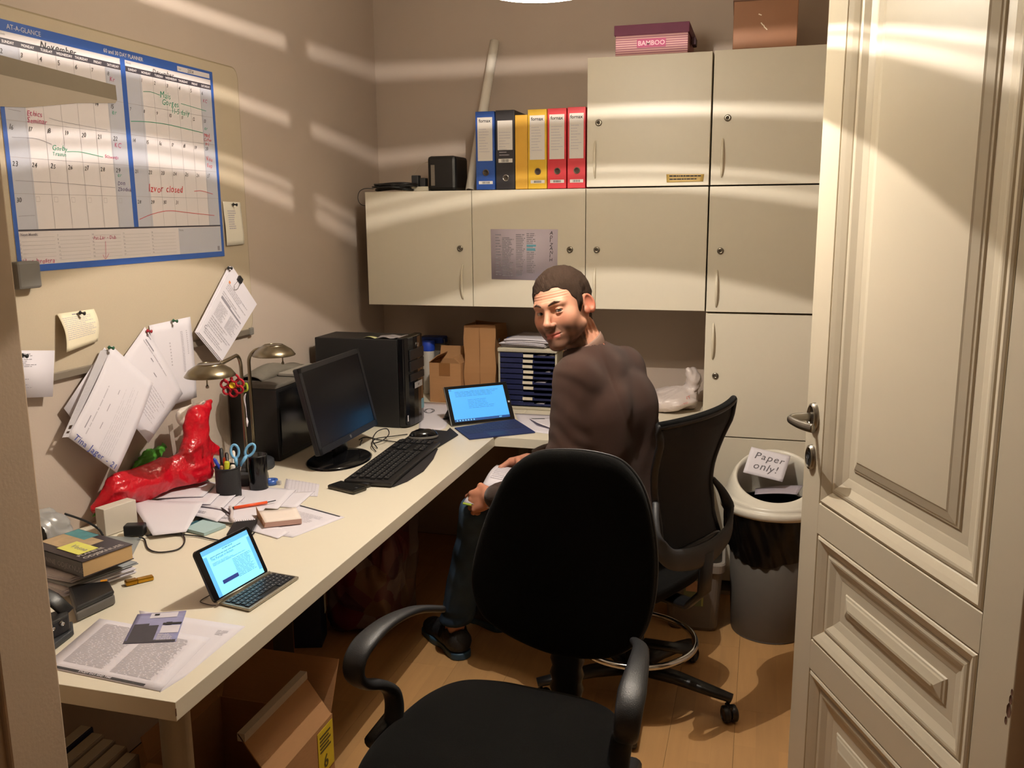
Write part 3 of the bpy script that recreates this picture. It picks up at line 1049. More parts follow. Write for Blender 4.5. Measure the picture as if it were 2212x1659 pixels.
def paper(label, corners, bulge=None, mt=None, thick=0.0005, prints=(), name='paper_sheet', cat='paper', group=None):
    """prints: list of (name, material, fn(sheet, M))"""
    s = Sheet(*corners, bulge=bulge)
    o = obj(name, s.mesh(thick), mt or m_paper)
    tag(o, label, cat, group)
    for nm, mt_, fn in prints:
        k = M()
        fn(s, k)
        if k.v:
            obj(nm, k, mt_, o, world=True)
    return o, s
pin_geo = M().lathe([(0, 0.0), (0.0008, 0.0), (0.0008, 0.006), (0.0055, 0.006), (0.0058, 0.0075), (0.003, 0.009), (0.0026, 0.017), (0.005, 0.018), (0.0052, 0.0205), (0, 0.021)], n=10)
def pin(label, p, mt, d=(1, 0.1, -0.12)):
    o = obj('push_pin', M().add(pin_geo.v, pin_geo.f, smooth=True), mt)
    z = Vector(d).normalized()
    o.rotation_euler = z.to_track_quat('Z', 'Y').to_euler()
    o.location = p
    # the foot of the pin sits on its point
    tag(o, label, 'pin', 'push pins in the board')
m_pgreen = mat('green_pin', '1f5a3c', 0.35)
m_pred = mat('red_pin', 'a3182a', 0.35)
m_pblack = mat('black_pin', '1a1e22', 0.35)

paper('small narrow white note pinned at the planner\'s lower right edge', [(-0.094, -0.9109, 1.4739), (-0.094, -0.8028, 1.4765), (-0.098, -0.8059, 1.6191), (-0.098, -0.9117, 1.621)], lambda u, v: 0.004 * math.sin(PI * (1 - v)) * (1 - v), m_paperw,
      prints=[('faint_print', m_inkl, lambda s, m: s.dashes(m, 0.2, 0.8, 0.5, 0.45, 9, seed=3))], name='note')
pin('black pin through the narrow note beside the planner', (-0.099, -0.859, 1.6124), m_pblack)
paper('curled yellowish handwritten note alone in the middle of the board', [(-0.07, -1.703, 1.2303), (-0.092, -1.5623, 1.2391), (-0.098, -1.5576, 1.3273), (-0.096, -1.6942, 1.3283)], lambda u, v: 0.010 * math.sin(PI * v), mat('yellow_note', 'e6dcc0', 0.75),
      prints=[('handwritten_lettering', m_inkl, lambda s, m: s.dashes(m, 0.06, 0.86, 0.85, 0.62, 12, seed=4, fill=0.3)), ('heading_print', m_ink, lambda s, m: s.dashes(m, 0.35, 0.94, 0.5, 0.06, 1, seed=5))], name='note')
pin('dark pin through the curled yellowish note', (-0.093, -1.6244, 1.3245), m_pblack)
paper('printed sheet pinned at the far edge of the board by the door frame', [(-0.085, -1.8686, 1.1421), (-0.085, -1.7492, 1.1217), (-0.096, -1.7149, 1.236), (-0.096, -1.9115, 1.2652)], None, m_paper,
      prints=[('print', m_ink, lambda s, m: (s.dashes(m, 0.05, 0.97, 0.75, 0.34, 9, seed=6, fill=0.35, ragged=0.6), s.dashes(m, 0.1, 0.4, 0.4, 0.3, 5, seed=8, fill=0.25)))])
pin('dark pin through the printed sheet by the door frame', (-0.096, -1.8276, 1.2413), m_pblack)

# clipped packet hanging askew, corner up
pk = thing('paper_packet', 'thick clipped packet of printed pages hanging askew from one corner', 'paper', (-0.09, -0.9446, 1.244))
L_, B_, R_, T_ = (-0.072, -1.1322, 1.2086), (-0.06, -1.0347, 1.1022), (-0.072, -0.7823, 1.2646), (-0.086, -0.8983, 1.405)
ps = Sheet(L_, B_, R_, T_)
km = M()
for i in range(3):
    o_ = Vector((-0.0028 * i, -0.006 * i, 0.001 * i))
    km.prism([Vector(p) + o_ for p in (L_, B_, R_, T_)], (-0.0024, 0, 0))
obj('pages', km, m_paper, pk, world=True)
ps = Sheet(T_ , R_, B_, L_)
ps = Sheet(L_, B_, R_, T_)
km, k2 = M(), M()
for a, b_, w_, h_, n2, sd in ((0.10, 0.80, 0.80, 0.10, 4, 1), (0.08, 0.66, 0.85, 0.06, 2, 2), (0.12, 0.52, 0.35, 0.20, 10, 3), (0.55, 0.52, 0.38, 0.20, 10, 4), (0.10, 0.30, 0.85, 0.16, 5, 5), (0.10, 0.12, 0.85, 0.08, 3, 6)):
    ps.dashes(km, a, b_, w_, h_, n2, seed=sd, fill=0.5)
obj('print', km, m_inkl, pk, world=True)
ps.rect(k2, 0.10, 0.565, 0.90, 0.585)
ps.rect(k2, 0.10, 0.585, 0.45, 0.600)
ps.text(k2, 'C', 0.05, 0.10, 0.020, bold=True)
obj('dark_print', k2, m_ink, pk, world=True)
km = M()
ps.rect(km, 0.09, 0.80, 0.15, 0.83, k=1)
obj('orange_mark', km, mat('orange_sticker', 'd98a5c', 0.6), pk, world=True)
cl = M().box((-0.011, -0.010, -0.006), (0.011, 0.010, 0.006), bev=0.002)
cl.xf(Matrix.Translation(ps.P(0.30, 0.97, 0.003)) @ frame((0, 0, 0), ps.c[1] - ps.c[0], ps.c[3] - ps.c[0]))
clip = obj('binder_clip', cl, m_black, pk, world=True)
wr = M().tube([ps.P(0.26, 0.93, 0.006), ps.P(0.24, 0.84, 0.004), ps.P(0.30, 0.80, 0.003), ps.P(0.36, 0.85, 0.004), ps.P(0.34, 0.93, 0.006)], 0.0009, n=5)
obj('clip_wire', wr, m_chrome, clip, world=True)
pin('black pin holding up the clipped packet', (-0.094, -0.9223, 1.4016), m_pblack)

# punched sleeve and the sheets behind it
def slope_bulge(a):
    return lambda u, v: a * math.sin(PI * u) * math.sin(PI * v)
paper('white printed sheet pinned upright beside the brass lamp', [(-0.086, -1.3361, 1.0005), (-0.087, -1.1486, 1), (-0.0975, -1.1357, 1.2589), (-0.0975, -1.3375, 1.2551)], lambda u, v: 0.003 * math.sin(PI * v), m_paper,
      prints=[('print', m_inkl, lambda s, m: (s.dashes(m, 0.70, 0.85, 0.06, 0.5, 26, seed=2, ragged=0.1), s.dashes(m, 0.40, 0.75, 0.03, 0.3, 8, seed=3, ragged=0.1), s.dashes(m, 0.84, 0.85, 0.03, 0.3, 12, seed=4, ragged=0.1)))])
pin('green pin at the top of the upright printed sheet', (-0.096, -1.234, 1.2584), m_pgreen)
paper('tilted printed form pinned corner up behind the punched sleeve', [(-0.082, -1.5852, 1.1046), (-0.056, -1.437, 0.9225), (-0.066, -1.2467, 1.0324), (-0.095, -1.3597, 1.2537)], lambda u, v: 0.006 * math.sin(PI * u), m_paper,
      prints=[('print', m_ink, lambda s, m: (s.rect(m, 0.10, 0.90, 0.28, 0.915), s.rect(m, 0.10, 0.965, 0.16, 0.972, k=1), s.rect(m, 0.3, 0.81, 0.36, 0.82, k=1), s.rect(m, 0.45, 0.72, 0.52, 0.73, k=1))),
              ('faint_print', m_inkl, lambda s, m: (s.dashes(m, 0.08, 0.88, 0.55, 0.02, 1, seed=5, ragged=0), s.dashes(m, 0.5, 0.6, 0.4, 0.4, 10, seed=7, fill=0.15)))], name='form')
pin('red pin at the top corner of the tilted form', (-0.095, -1.3591, 1.2427), m_pred)
paper('loose sheet showing behind the edge of the punched sleeve', [(-0.093, -1.7074, 1.0821), (-0.082, -1.5887, 0.9022), (-0.088, -1.4218, 1.052), (-0.0968, -1.5322, 1.218)], None, m_paper)
sl = thing('punched_sleeve', 'clear punched sleeve of forms with a blue handwritten name along its foot', 'folder', (-0.08, -1.5703, 1.0299))
Ls, Bs, Rs, Ts = (-0.066, -1.7326, 1.0126), (-0.04, -1.5985, 0.88), (-0.052, -1.3994, 1.0934), (-0.088, -1.513, 1.2194)
sh = Sheet(Ts, Ls, Bs, Rs, lambda u, v: 0.007 * math.sin(PI * u))
sh = Sheet(Ls, Bs, Rs, Ts, lambda u, v: 0.007 * math.sin(PI * v))
obj('page', sh.mesh(0.0016, 12), m_paper, sl, world=True)
# on this page the lines of print run up the long side
pg = Sheet(Bs, Rs, Ts, Ls, lambda u, v: 0.007 * math.sin(PI * u))
km, k2, k3 = M(), M(), M()
pg.rect(k2, 0.16, 0.83, 0.29, 0.845)
pg.rect(k2, 0.42, 0.62, 0.50, 0.63)
pg.rect(k2, 0.24, 0.60, 0.31, 0.61)
pg.rect(k2, 0.63, 0.56, 0.68, 0.57)
pg.dashes(km, 0.12, 0.78, 0.52, 0.03, 1, seed=9, ragged=0)
pg.dashes(km, 0.08, 0.46, 0.8, 0.26, 7, seed=11, fill=0.12)
obj('print', k2, m_ink, sl, world=True)
obj('faint_print', km, m_inkl, sl, world=True)
ft = Sheet(Ls, Bs, Rs, Ts, lambda u, v: 0.007 * math.sin(PI * v))
ft.text(k3, 'Tina Jager - 21', 0.07, 0.012, 0.024, jit=0.12)
obj('blue_lettering', k3, mat('blue_ink', '3a4590', 0.6), sl, world=True)
ed = Sheet((-0.068, -1.7509, 1.0157), (-0.066, -1.731, 1.0122), (-0.088, -1.5112, 1.2191), (-0.092, -1.5486, 1.2205), None)
km = M()
pv = [0, 0.03, 0.055, 0.075, 0.115, 1.0]
for a, b_ in ((0, 0.04), (0.062, 0.085), (0.125, 0.96)):
    km.prism([ed.P(0, a), ed.P(1, a), ed.P(1, b_), ed.P(0, b_)], (0.0006, 0, 0))
for a, b_ in ((0.04, 0.062), (0.085, 0.125)):
    for c_, d_ in ((0, 0.3), (0.75, 1)):
        km.prism([ed.P(c_, a), ed.P(d_, a), ed.P(d_, b_), ed.P(c_, b_)], (0.0006, 0, 0))
obj('punched_strip', km, mat('sleeve_film', 'cfcbd0', 0.25, alpha=0.75), sl, world=True, label='clear punched edge with holes')
km = M()
ed.dashes(km, 0.2, 0.55, 0.5, 0.35, 9, seed=3, fill=0.35, lift=0.001)
obj('edge_print', km, m_inkl, sl, world=True)
pin('green pin holding the punched sleeve', (-0.088, -1.5336, 1.2185), m_pgreen)

# ---------------------------------------------------------------- ring binders on the wall cabinet
TOPZ = Z2 + 0.001
m_label = mat('spine_label', 'd3cdc6', 0.7, var=0.02)
def binder(label, x0, x1, colour, name, word=True, lab=(0.075, 0.63), ringf=0.78, stick=(0.89, 0.93), h=0.310, y0=0.006, dep=0.286, oval=False):
    t = thing('ring_binder', label, 'binder', ((x0 + x1) / 2, y0 + dep / 2, TOPZ), 0, 'ring binders on the wall cabinet')
    mc = mat(name, colour, 0.45, var=0.04, bump=0.08, bscale=300)
    wd, hf = (x1 - x0) / 2, dep / 2
    c = M()
    c.box((-wd, -hf, 0), (wd, -hf + 0.003, h), bev=0.001).box((-wd, -hf + 0.003, 0), (-wd + 0.003, hf, h), bev=0.001).box((wd - 0.003, -hf + 0.003, 0), (wd, hf, h), bev=0.001)
    obj('cover', c, mc, t)
    obj('pages', M().box((-wd + 0.006, -hf + 0.035, 0.004), (wd - 0.008, hf - 0.008, h - 0.014)), m_paperw, t)
    F = -hf - 0.0005
    zt = lambda f: h * (1 - f)
    L = M().box((-wd * 0.80, F, zt(lab[1])), (wd * 0.80, F + 0.0007, zt(lab[0])))
    lo_ = obj('label', L, m_label, t)
    k = M()
    if word:
        k.text('fornax', (0, F - 0.0004, zt(lab[0]) - 0.020), (1, 0, 0), (0, 0, 1), 0.019, align='c', bold=True)
    obj('black_lettering', k, m_inkd, lo_) if word else None
    k = M().lines((-wd * 0.62, F, zt(lab[0]) - 0.045), (1, 0, 0), (0, 0, 1), wd * 1.25, 0.10, 9, seed=int(x0 * 1000), fill=0.25)
    obj('faint_print', k, m_inkl, lo_)
    R = M().lathe([(0.0135, 0.0), (0.0135, 0.0012), (0.0105, 0.0016), (0.0098, 0.0)], n=24)
    R.xf(Tr(0.002, F, zt(ringf)) @ Matrix.Rotation(PI / 2, 4, 'X'))
    ro = obj('finger_ring', R, m_chrome if oval or colour[0] == '2' else mat('dull_ring', '6e5f52', 0.4, metal=0.8), t)
    R = M().lathe([(0, 0.0006), (0.0102, 0.0006), (0.0102, 0)], n=20)
    R.xf(Tr(0.002, F, zt(ringf)) @ Matrix.Rotation(PI / 2, 4, 'X'))
    obj('finger_hole', R, m_gap, ro)
    if stick:
        s_ = obj('barcode_sticker', M().box((-wd * 0.72, F, zt(stick[1])), (wd * 0.78, F + 0.0006, zt(stick[0]))), m_label, t)
        k = M()
        r = random.Random(int(x0 * 999))
        x = -0.014
        while x < 0.016:
            ww = r.choice((0.0007, 0.0012, 0.002))
            k.add([(x, F - 0.0004, zt(stick[1]) + 0.002), (x + ww, F - 0.0004, zt(stick[1]) + 0.002), (x + ww, F - 0.0004, zt(stick[0]) - 0.002), (x, F - 0.0004, zt(stick[0]) - 0.002)], [(0, 1, 2, 3)])
            x += ww + r.choice((0.0008, 0.0015))
        obj('bar_print', k, m_inkd, s_)
    return t
binder('blue ring binder at the end of the row, beside the white paper tube', 0.500, 0.5795, '1f4a9a', 'binder_blue')
binder('black ring binder between the blue one and the plain yellow file', 0.5855, 0.664, '221f24', 'binder_black', word=False, lab=(0.13, 0.50), ringf=0.855, stick=(0.61, 0.66), oval=True, h=0.312)
bx = thing('box_file', 'plain yellow file without label between black and yellow binders', 'file', (0.6925, 0.15, TOPZ))
obj('body', M().box((-0.0258, -0.143, 0), (0.0258, 0.14, 0.291), bev=0.002), mat('file_yellow', 'd5a233', 0.5, var=0.04), bx)
obj('flap_seam', M().box((-0.0262, -0.10, 0.286), (0.0262, 0.12, 0.292), bev=0.001), mat('file_yellow_edge', 'b98a2a', 0.5), bx)
binder('yellow labelled ring binder next to the red pair', 0.7206, 0.798, 'd2a722', 'binder_yellow')
binder('red ring binder between the yellow binder and the outer red binder', 0.8017, 0.878, 'c2222e', 'binder_red', h=0.311)
binder('red ring binder touching the tall top cabinet', 0.8835, 0.9555, 'c2222e', 'binder_red', h=0.313)

tube = M()
ta, tb = V(0.436, 0.118, TOPZ + 0.002), V(0.475, 0.382, 2.318)
ax = (tb - ta).normalized()
pts = [ta + ax * (tb - ta).length * k / 8 for k in range(9)]
tube.tube(pts, 0.0205, n=24)
tt = thing('paper_tube', 'tall white paper tube leaning on the wall behind the binders', 'tube', ta)
obj('roll', tube, mat('tube_white', 'd8d2c8', 0.7, var=0.02), tt, world=True)
obj('open_end', M().tube([ta - ax * 0.0006, ta + ax * 0.002], 0.0165, n=20), m_gap, tt, world=True)
sp_ = M()
for k in range(60):
    pass

hd_ = thing('hard_drive', 'black upright external hard drive with a silver strip on the cabinet', 'drive', (0.321, 0.165, TOPZ))
obj('case', M().box((-0.064, -0.085, 0), (0.064, 0.085, 0.145), bev=0.014), m_black, hd_)
obj('silver_strip', M().box((-0.0470, -0.0856, 0.022), (-0.0300, -0.0845, 0.108)), m_steel, hd_)
wt = M().tube(spline([(0.24, 0.14, TOPZ + 0.125), (0.215, 0.13, TOPZ + 0.115), (0.18, 0.12, TOPZ + 0.075), (0.146, 0.115, TOPZ + 0.03), (0.140, 0.085, TOPZ + 0.004)], 6), 0.0014, n=6)
tag(obj('cable', wt, mat('light_cable', 'b9aa98', 0.6)), 'thin pale cable arching from the black hard drive', 'cable')
ad = thing('power_adapter', 'pair of dark plug adapters beside the black hard drive', 'adapter', (0.205, 0.12, TOPZ))
obj('strip', M().box((-0.055, -0.022, 0), (0.05, 0.022, 0.020), bev=0.003), m_paperw, ad)
obj('plug', M().box((-0.030, -0.018, 0.020), (0.001, 0.018, 0.068), bev=0.003), m_dkgrey, ad)
obj('plug', M().box((0.008, -0.018, 0.020), (0.033, 0.018, 0.056), bev=0.003), m_dkgrey, ad)
cc = M()
r = random.Random(3)
for k in range(9):
    ph = r.uniform(0, 6)
    R1, R2 = r.uniform(0.065, 0.10), r.uniform(0.035, 0.06)
    z0 = TOPZ + 0.009 + 0.0028 * k
    cx_ = 0.098 + r.uniform(-.012, .012)
    cc.tube([(cx_ + R1 * math.cos(a + ph) * (1 + .06 * math.sin(3 * a)), 0.085 + R2 * math.sin(a + ph), z0 + 0.003 * math.sin(2 * a + ph)) for a in [2 * PI * i / 36 for i in range(36)]], 0.0042, n=6, closed=True)
cc.tube(spline([(0.02, 0.05, TOPZ + 0.012), (-0.01, 0.03, TOPZ + 0.013), (-0.028, 0.01, TOPZ), (-0.032, 0.0, TOPZ - 0.03), (-0.020, 0.006, TOPZ - 0.055), (-0.006, 0.05, TOPZ - 0.06)], 6), 0.0016, n=6)
tag(obj('cable_coil', cc, m_black), 'flat tangled coil of black cable at the end of the wall cabinet', 'cable')

# boxes on the top cabinets
TZ = Z3 + 0.0025
bb = thing('gift_box', 'purple-lidded striped cardboard box on the top cabinet', 'box', (1.206, 0.17, Z3 + 0.001), 0.0)
stripe = mat('pink_stripes', 'b8848c', 0.7)
nt = stripe.node_tree
wv = nt.nodes.new('ShaderNodeTexWave')
wv.bands_direction = 'Z'
wv.inputs['Scale'].default_value = 38
wv.inputs['Distortion'].default_value = 0.3
tcx = [n for n in nt.nodes if n.type == 'TEX_COORD'][0]
nt.links.new(tcx.outputs['Object'], wv.inputs['Vector'])
mxx = [n for n in nt.nodes if n.type == 'MIX'][0]
mxx.inputs[6].default_value = rgb('82455c')
mxx.inputs[7].default_value = rgb('c79d95')
nt.links.new(wv.outputs['Fac'], mxx.inputs[0])
obj('base', M().box((-0.138, -0.148, 0), (0.138, 0.148, 0.098)), stripe, bb, bevel=0.002)
m_purp = mat('box_purple', '6d2a4c', 0.6, var=0.05)
obj('lid', M().box((-0.143, -0.152, 0.076), (0.143, 0.152, 0.113)), m_purp, bb, bevel=0.002)
obj('side_handle', M().box((0.1431, -0.05, 0.045), (0.160, 0.02, 0.075), bev=0.004), mat('box_dark', '47303a', 0.7), bb)
pt = obj('name_patch', M().box((-0.055, -0.1492, 0.028), (0.055, -0.1475, 0.060)), mat('patch_magenta', 'a03a62', 0.6), bb)
obj('white_lettering', M().text('BAMBOO', (0.0, -0.1496, 0.0355), (1, 0, 0), (0, 0, 1), 0.0245, align='c', bold=True), mat('patch_pink', 'd9a8ae', 0.6), pt)
bb2 = thing('storage_box', 'brown cardboard box with cellophane glints on the top cabinet', 'box', (1.6205, 0.15, Z3 + 0.003), 0.03)
m_brown = mat('brown_box', '8f6142', 0.5, var=0.06, scale=14, bump=0.06)
obj('body', M().box((-0.115, -0.128, 0), (0.115, 0.125, 0.176)), m_brown, bb2, bevel=0.003)
obj('lid', M().box((-0.118, -0.131, 0.168), (0.118, 0.128, 0.205)), mat('brown_lid', '6b4a38', 0.6), bb2, bevel=0.002)
k = M()
for x, z, a in ((-0.012, 0.085, 0.9), (-0.004, 0.076, 1.1), (0.003, 0.068, 0.8), (-0.02, 0.118, 0.4)):
    k.box((-0.006, -0.0006, -0.0018), (0.006, 0.0006, 0.0018), T=Tr(x, -0.1288, z) @ Matrix.Rotation(a, 4, 'Y'))
obj('painted_glint', k, mat('glint_cream', 'e8ddc8', 0.08, spec=0.8), bb2)  # highlights on the film, painted as small pale bars

# taped papers on the cabinet doors
paper('taped landscape timetable on the wall cabinet door', [(0.563, -0.0012, 1.305), (0.843, -0.0012, 1.301), (0.846, -0.0012, 1.509), (0.561, -0.0012, 1.511)], None, mat('violet_paper', 'c3b8c6', 0.6, var=0.02), 0.0006,
      prints=[('print', m_ink, lambda s, m: (s.dashes(m, 0.07, 0.90, 0.09, 0.85, 15, seed=1, fill=0.4), s.dashes(m, 0.17, 0.84, 0.18, 0.78, 24, seed=2, fill=0.6), s.dashes(m, 0.38, 0.90, 0.14, 0.84, 24, seed=3, fill=0.5), s.dashes(m, 0.54, 0.92, 0.14, 0.80, 22, seed=4, fill=0.45))),
              ('blue_print', mat('blue_highlight', '6fb0c8', 0.6), lambda s, m: (s.rect(m, 0.54, 0.66, 0.68, 0.70, k=1), s.rect(m, 0.54, 0.58, 0.67, 0.63, k=1))),
              ('side_lettering', m_inkd, lambda s, m: [s.text(m, ch, 0.88, 0.90 - 0.075 * i, 0.018, jit=0.12) for i, ch in enumerate('ADIZANIH')])], name='timetable')
paper('yellowed tape label low on the top cabinet door', [(1.279, -0.0012, 1.687), (1.418, -0.0012, 1.6885), (1.421, -0.0012, 1.716), (1.277, -0.0012, 1.7185)], lambda u, v: 0.0004, mat('old_tape', 'b89a55', 0.35, var=0.10, scale=60), 0.0005,
      prints=[('print', m_inkd, lambda s, m: (s.dashes(m, 0.08, 0.86, 0.86, 0.3, 1, seed=12, fill=0.6, ragged=0.05), s.dashes(m, 0.08, 0.45, 0.75, 0.3, 1, seed=14, fill=0.5, ragged=0.05)))], name='tape_label', cat='label')

# ---------------------------------------------------------------- computers and lamps on the desk
D0 = DZ + 0.0006
def pieces(name, me, Ts, parent, kind=None):
    out = []
    for T in Ts:
        o = bpy.data.objects.new(name, me)
        COL.objects.link(o)
        o.parent = parent
        o.matrix_local = T
        out.append(o)
    return out
def mesh_of(m, mt, smooth=False):
    me = bpy.data.meshes.new('piece')
    me.from_pydata(m.v, [], m.f)
    me.materials.append(mt)
    me.polygons.foreach_set('use_smooth', [smooth] * len(m.f))
    me.update()
    return me
m_screen_off = mat('screen_off', '0b0c10', 0.22, var=0.05)
m_bezel = mat('monitor_bezel', '18181b', 0.4, bump=0.05, bscale=500)
# monitor: screen looks along +X and tilts back a little
mo = thing('monitor', 'black flat monitor, switched off, on an oval foot in front of the towers', 'monitor', (0.26, -0.82, DZ))
BLc, BRc, TLc = V(0.288, -1.041, 0.800), V(0.290, -0.592, 0.802), V(0.221, -1.050, 1.086)
Tm = frame(BLc, BRc - BLc, TLc - BLc)
mw, mh = (BRc - BLc).length, (TLc - BLc).length
obj('frame', M().box((0, 0, -0.022), (mw, mh, -0.002), bev=0.004).box((0, 0, -0.002), (mw, 0.022, 0.001)).box((0, mh - 0.016, -0.002), (mw, mh, 0.001)).box((0, 0, -0.002), (0.016, mh, 0.001)).box((mw - 0.016, 0, -0.002), (mw, mh, 0.001)).box((0.06, 0.04, -0.05), (mw - 0.06, mh - 0.05, -0.02), bev=0.012).xf(Tm), m_bezel, mo, world=True)
obj('screen', M().box((0.0165, 0.0225, -0.0015), (mw - 0.0165, mh - 0.0165, -0.0005)).xf(Tm), m_screen_off, mo, world=True)
lg = M().lathe([(0.0065, 0), (0.0065, 0.0006), (0.005, 0.0006), (0, 0.0004)], (0, 0, 0), n=16)
obj('round_badge', lg.xf(Tm @ Tr(mw / 2, 0.011, 0.001)), m_steel, mo, world=True)
nk = M().sweep([(0.245, -0.82, DZ + 0.015), (0.243, -0.82, DZ + 0.06), (0.240, -0.82, DZ + 0.13), (0.232, -0.82, DZ + 0.20)], [0.10, 0.085, 0.08, 0.08], [0.035, 0.03, 0.03, 0.03], (0, 1, 0), r=0.4)
obj('neck', nk, m_black, mo, world=True)
obj('foot', M().lathe([(0, 0), (0.102, 0), (0.105, 0.005), (0.098, 0.010), (0.06, 0.014), (0, 0.016)], (0.272, -0.88, D0), n=40, sy=1.35), m_blacks, mo, world=True)

# large tower against the back corner
tw = thing('computer_tower', 'large black computer tower standing in the back corner of the desk', 'computer', (0.13, -0.30, DZ))
obj('case', M().box((-0.062, -0.391, D0), (0.292, -0.205, 1.094), bev=0.003), mat('black_steel', '121214', 0.5, var=0.1, bump=0.1, bscale=500), tw, world=True)
fp = M()
prof = [(0.292, -0.391), (0.318, -0.390), (0.330, -0.372), (0.336, -0.335), (0.338, -0.295), (0.336, -0.258), (0.330, -0.222), (0.318, -0.206), (0.292, -0.205)]
fp.prism([(x, y, D0 + 0.004) for x, y in prof], (0, 0, 0.356))
obj('front_panel', fp, m_blacks, tw, world=True, bevel=0.004)
for z, h in ((1.010, 0.040), (0.965, 0.040), (0.925, 0.028)):
    obj('drive_bay', M().box((0.332, -0.372, z), (0.3395, -0.228, z + h), bev=0.002), m_black, tw, world=True)
obj('silver_label', M().box((-0.04, -0.012, 0), (0.04, 0.012, 0.001)).xf(Matrix(((0, 0, 1, 0.3402), (1, 0, 0, -0.298), (0, 1, 0, 0.905), (0, 0, 0, 1)))), mat('silver_label', '9d9a98', 0.4), tw, world=True)
tl = M().text('HP', (0.3415, -0.306, 0.900), (0, 1, 0), (0, 0, 1), 0.013, bold=True)
obj('badge_lettering', tl, m_inkd, tw, world=True)
obj('blue_sticker', M().box((0.3345, -0.262, 0.795), (0.3362, -0.232, 0.835)), mat('cyan_sticker', '6f9fae', 0.4), tw, world=True)
obj('white_sticker', M().box((0.3245, -0.383, 0.768), (0.3265, -0.362, 0.792)), m_paper, tw, world=True)
obj('power_button', M().lathe([(0, 0.003), (0.009, 0.003), (0.010, 0)], (0, 0, 0), n=16).xf(Tr(0.338, -0.298, 1.065) @ Matrix.Rotation(PI / 2, 4, 'Y')), m_chrome, tw, world=True)
tp = M().grid(lambda u, v: (0.200 + 0.10 * u, -0.375 + 0.085 * v, 1.0945 + 0.007 * abs(math.sin(5 * u + 3 * v))), 8, 5, thick=0.0006)
tag(obj('wrapper', tp, mat('wrapper_grey', '8c8688', 0.4)), 'crumpled grey wrapper on top of the large tower', 'wrapper')
tp = M().grid(lambda u, v: (0.195 - 0.055 * u, -0.380 + 0.03 * v + 0.01 * u, 1.0945 + 0.006 * math.sin(3 * u) * (1 - v * .3)), 6, 4, thick=0.0006)
tag(obj('wrapper', tp, mat('wrapper_green', 'b5b583', 0.5)), 'small pale green wrapper at the edge of the large tower', 'wrapper')

# second, lower tower by the wall
t2 = thing('computer_tower', 'lower black computer tower with a dusty grey top behind the monitor', 'computer', (0.0, -0.75, DZ))
z2 = (0.0862, -0.945, 1.0058)[2]
obj('case', M().box((-0.105, -0.945, D0), (0.080, -0.535, z2 - 0.012), bev=0.004), m_black, t2, world=True)
dust = M().box((-0.107, -0.950, z2 - 0.012), (0.083, -0.530, z2 + 0.004), bev=0.005)
obj('top_cover', dust, mat('dusty_grey', '5c564e', 0.8, var=0.12, scale=30), t2, world=True)
obj('side_panel', M().box((0.080, -0.930, D0 + 0.02), (0.0835, -0.55, z2 - 0.025), bev=0.002), m_blacks, t2, world=True)
cp = M().grid(lambda u, v: (-0.09 + 0.09 * u, -0.90 + 0.30 * v, z2 + 0.005 + 0.040 * math.sin(PI * u) ** 0.5 * (0.4 + 0.6 * math.sin(PI * min(1, v * 1.2)) )), 12, 12, thick=0.004)
tag(obj('grey_cover', cp, mat('grey_cloth', '6a645a', 0.9, var=0.1, scale=40, bump=0.3)), 'rumpled dark grey cloth lying on the lower tower', 'cloth')
tag(obj('flat_case', M().box((0.005, -0.80, z2 + 0.005), (0.070, -0.58, z2 + 0.017), bev=0.003), mat('case_grey', '8a857c', 0.4)), 'flat grey plastic case on the edge of the lower tower', 'case')

# keyboard on its rest, mouse mat, mouse
m_key = mat('key_black', '1b1b1d', 0.45, var=0.1)
m_legend = mat('key_legend', '9a9a9a', 0.6)
kb = thing('keyboard', 'black desktop keyboard lying along the desk in front of the monitor', 'keyboard')
A_, B_, C_ = (0.416, -1.1422, 0.759), (0.3869, -0.6188, 0.759), (0.5843, -1.1846, 0.7575)
xk = (V(*B_) - V(*A_)).normalized()
Tk = frame(V(*A_), xk, (V(*A_) - V(*C_)))
kl = (V(*B_) - V(*A_)).length
kd = 0.158
kb.matrix_world = Tk
kb.location, kb.rotation_euler = Tk.to_translation(), Tk.to_euler()
obj('body', M().box((0, -kd, -0.014), (kl, 0.0, 0.0), bev=0.004), m_black, kb)
kw = (kl - 0.03) / 22.5
keyb = mesh_of(M().box((-kw * 0.43, -0.0075, 0), (kw * 0.43, 0.0075, 0.006), bev=0.0015), m_key)
Ts = []
for r in range(6):
    for c in range(22):
        if (c in (15, 19)) or (r == 5 and 3 < c < 9) or (r in (3,) and c in (16, 17, 18)):
            continue
        if r == 0 and c in (1, 16):
            continue
        Ts.append(Tr(0.015 + kw * (c + 0.75 + (0.2 * (r % 3) if c < 14 else 0.3)), -0.022 - 0.0205 * r - (0.004 if r else 0), 0.0))
pieces('key', keyb, Ts, kb)
obj('space_key', M().box((0.015 + kw * 4.3, -0.136, 0), (0.015 + kw * 9.4, -0.121, 0.006), bev=0.0015), m_key, kb)
lgm = M()
for T in Ts:
    p = T.to_translation()
    lgm.box((p.x - 0.0035, p.y + 0.0005, 0.006), (p.x - 0.0010, p.y + 0.0035, 0.0062))
obj('key_lettering', lgm, m_legend, kb, kind='stuff')
pad = [(0.4155, -1.1332, 0.7412), (0.5759, -1.1233, 0.7412), (0.5957, -1.0579, 0.7412), (0.6044, -0.9382, 0.7412), (0.5838, -0.7919, 0.7412), (0.5522, -0.6596, 0.7412), (0.5146, -0.6352, 0.7412), (0.3899, -0.5964, 0.7412)]
rest = obj('keyboard_rest', M().prism([V(*p) for p in pad], (0, 0, 0.0018)), mat('mat_black', '1d191b', 0.8, var=0.08, bump=0.1))
tag(rest, 'dark curved foam rest under the keyboard\'s front edge', 'mat')
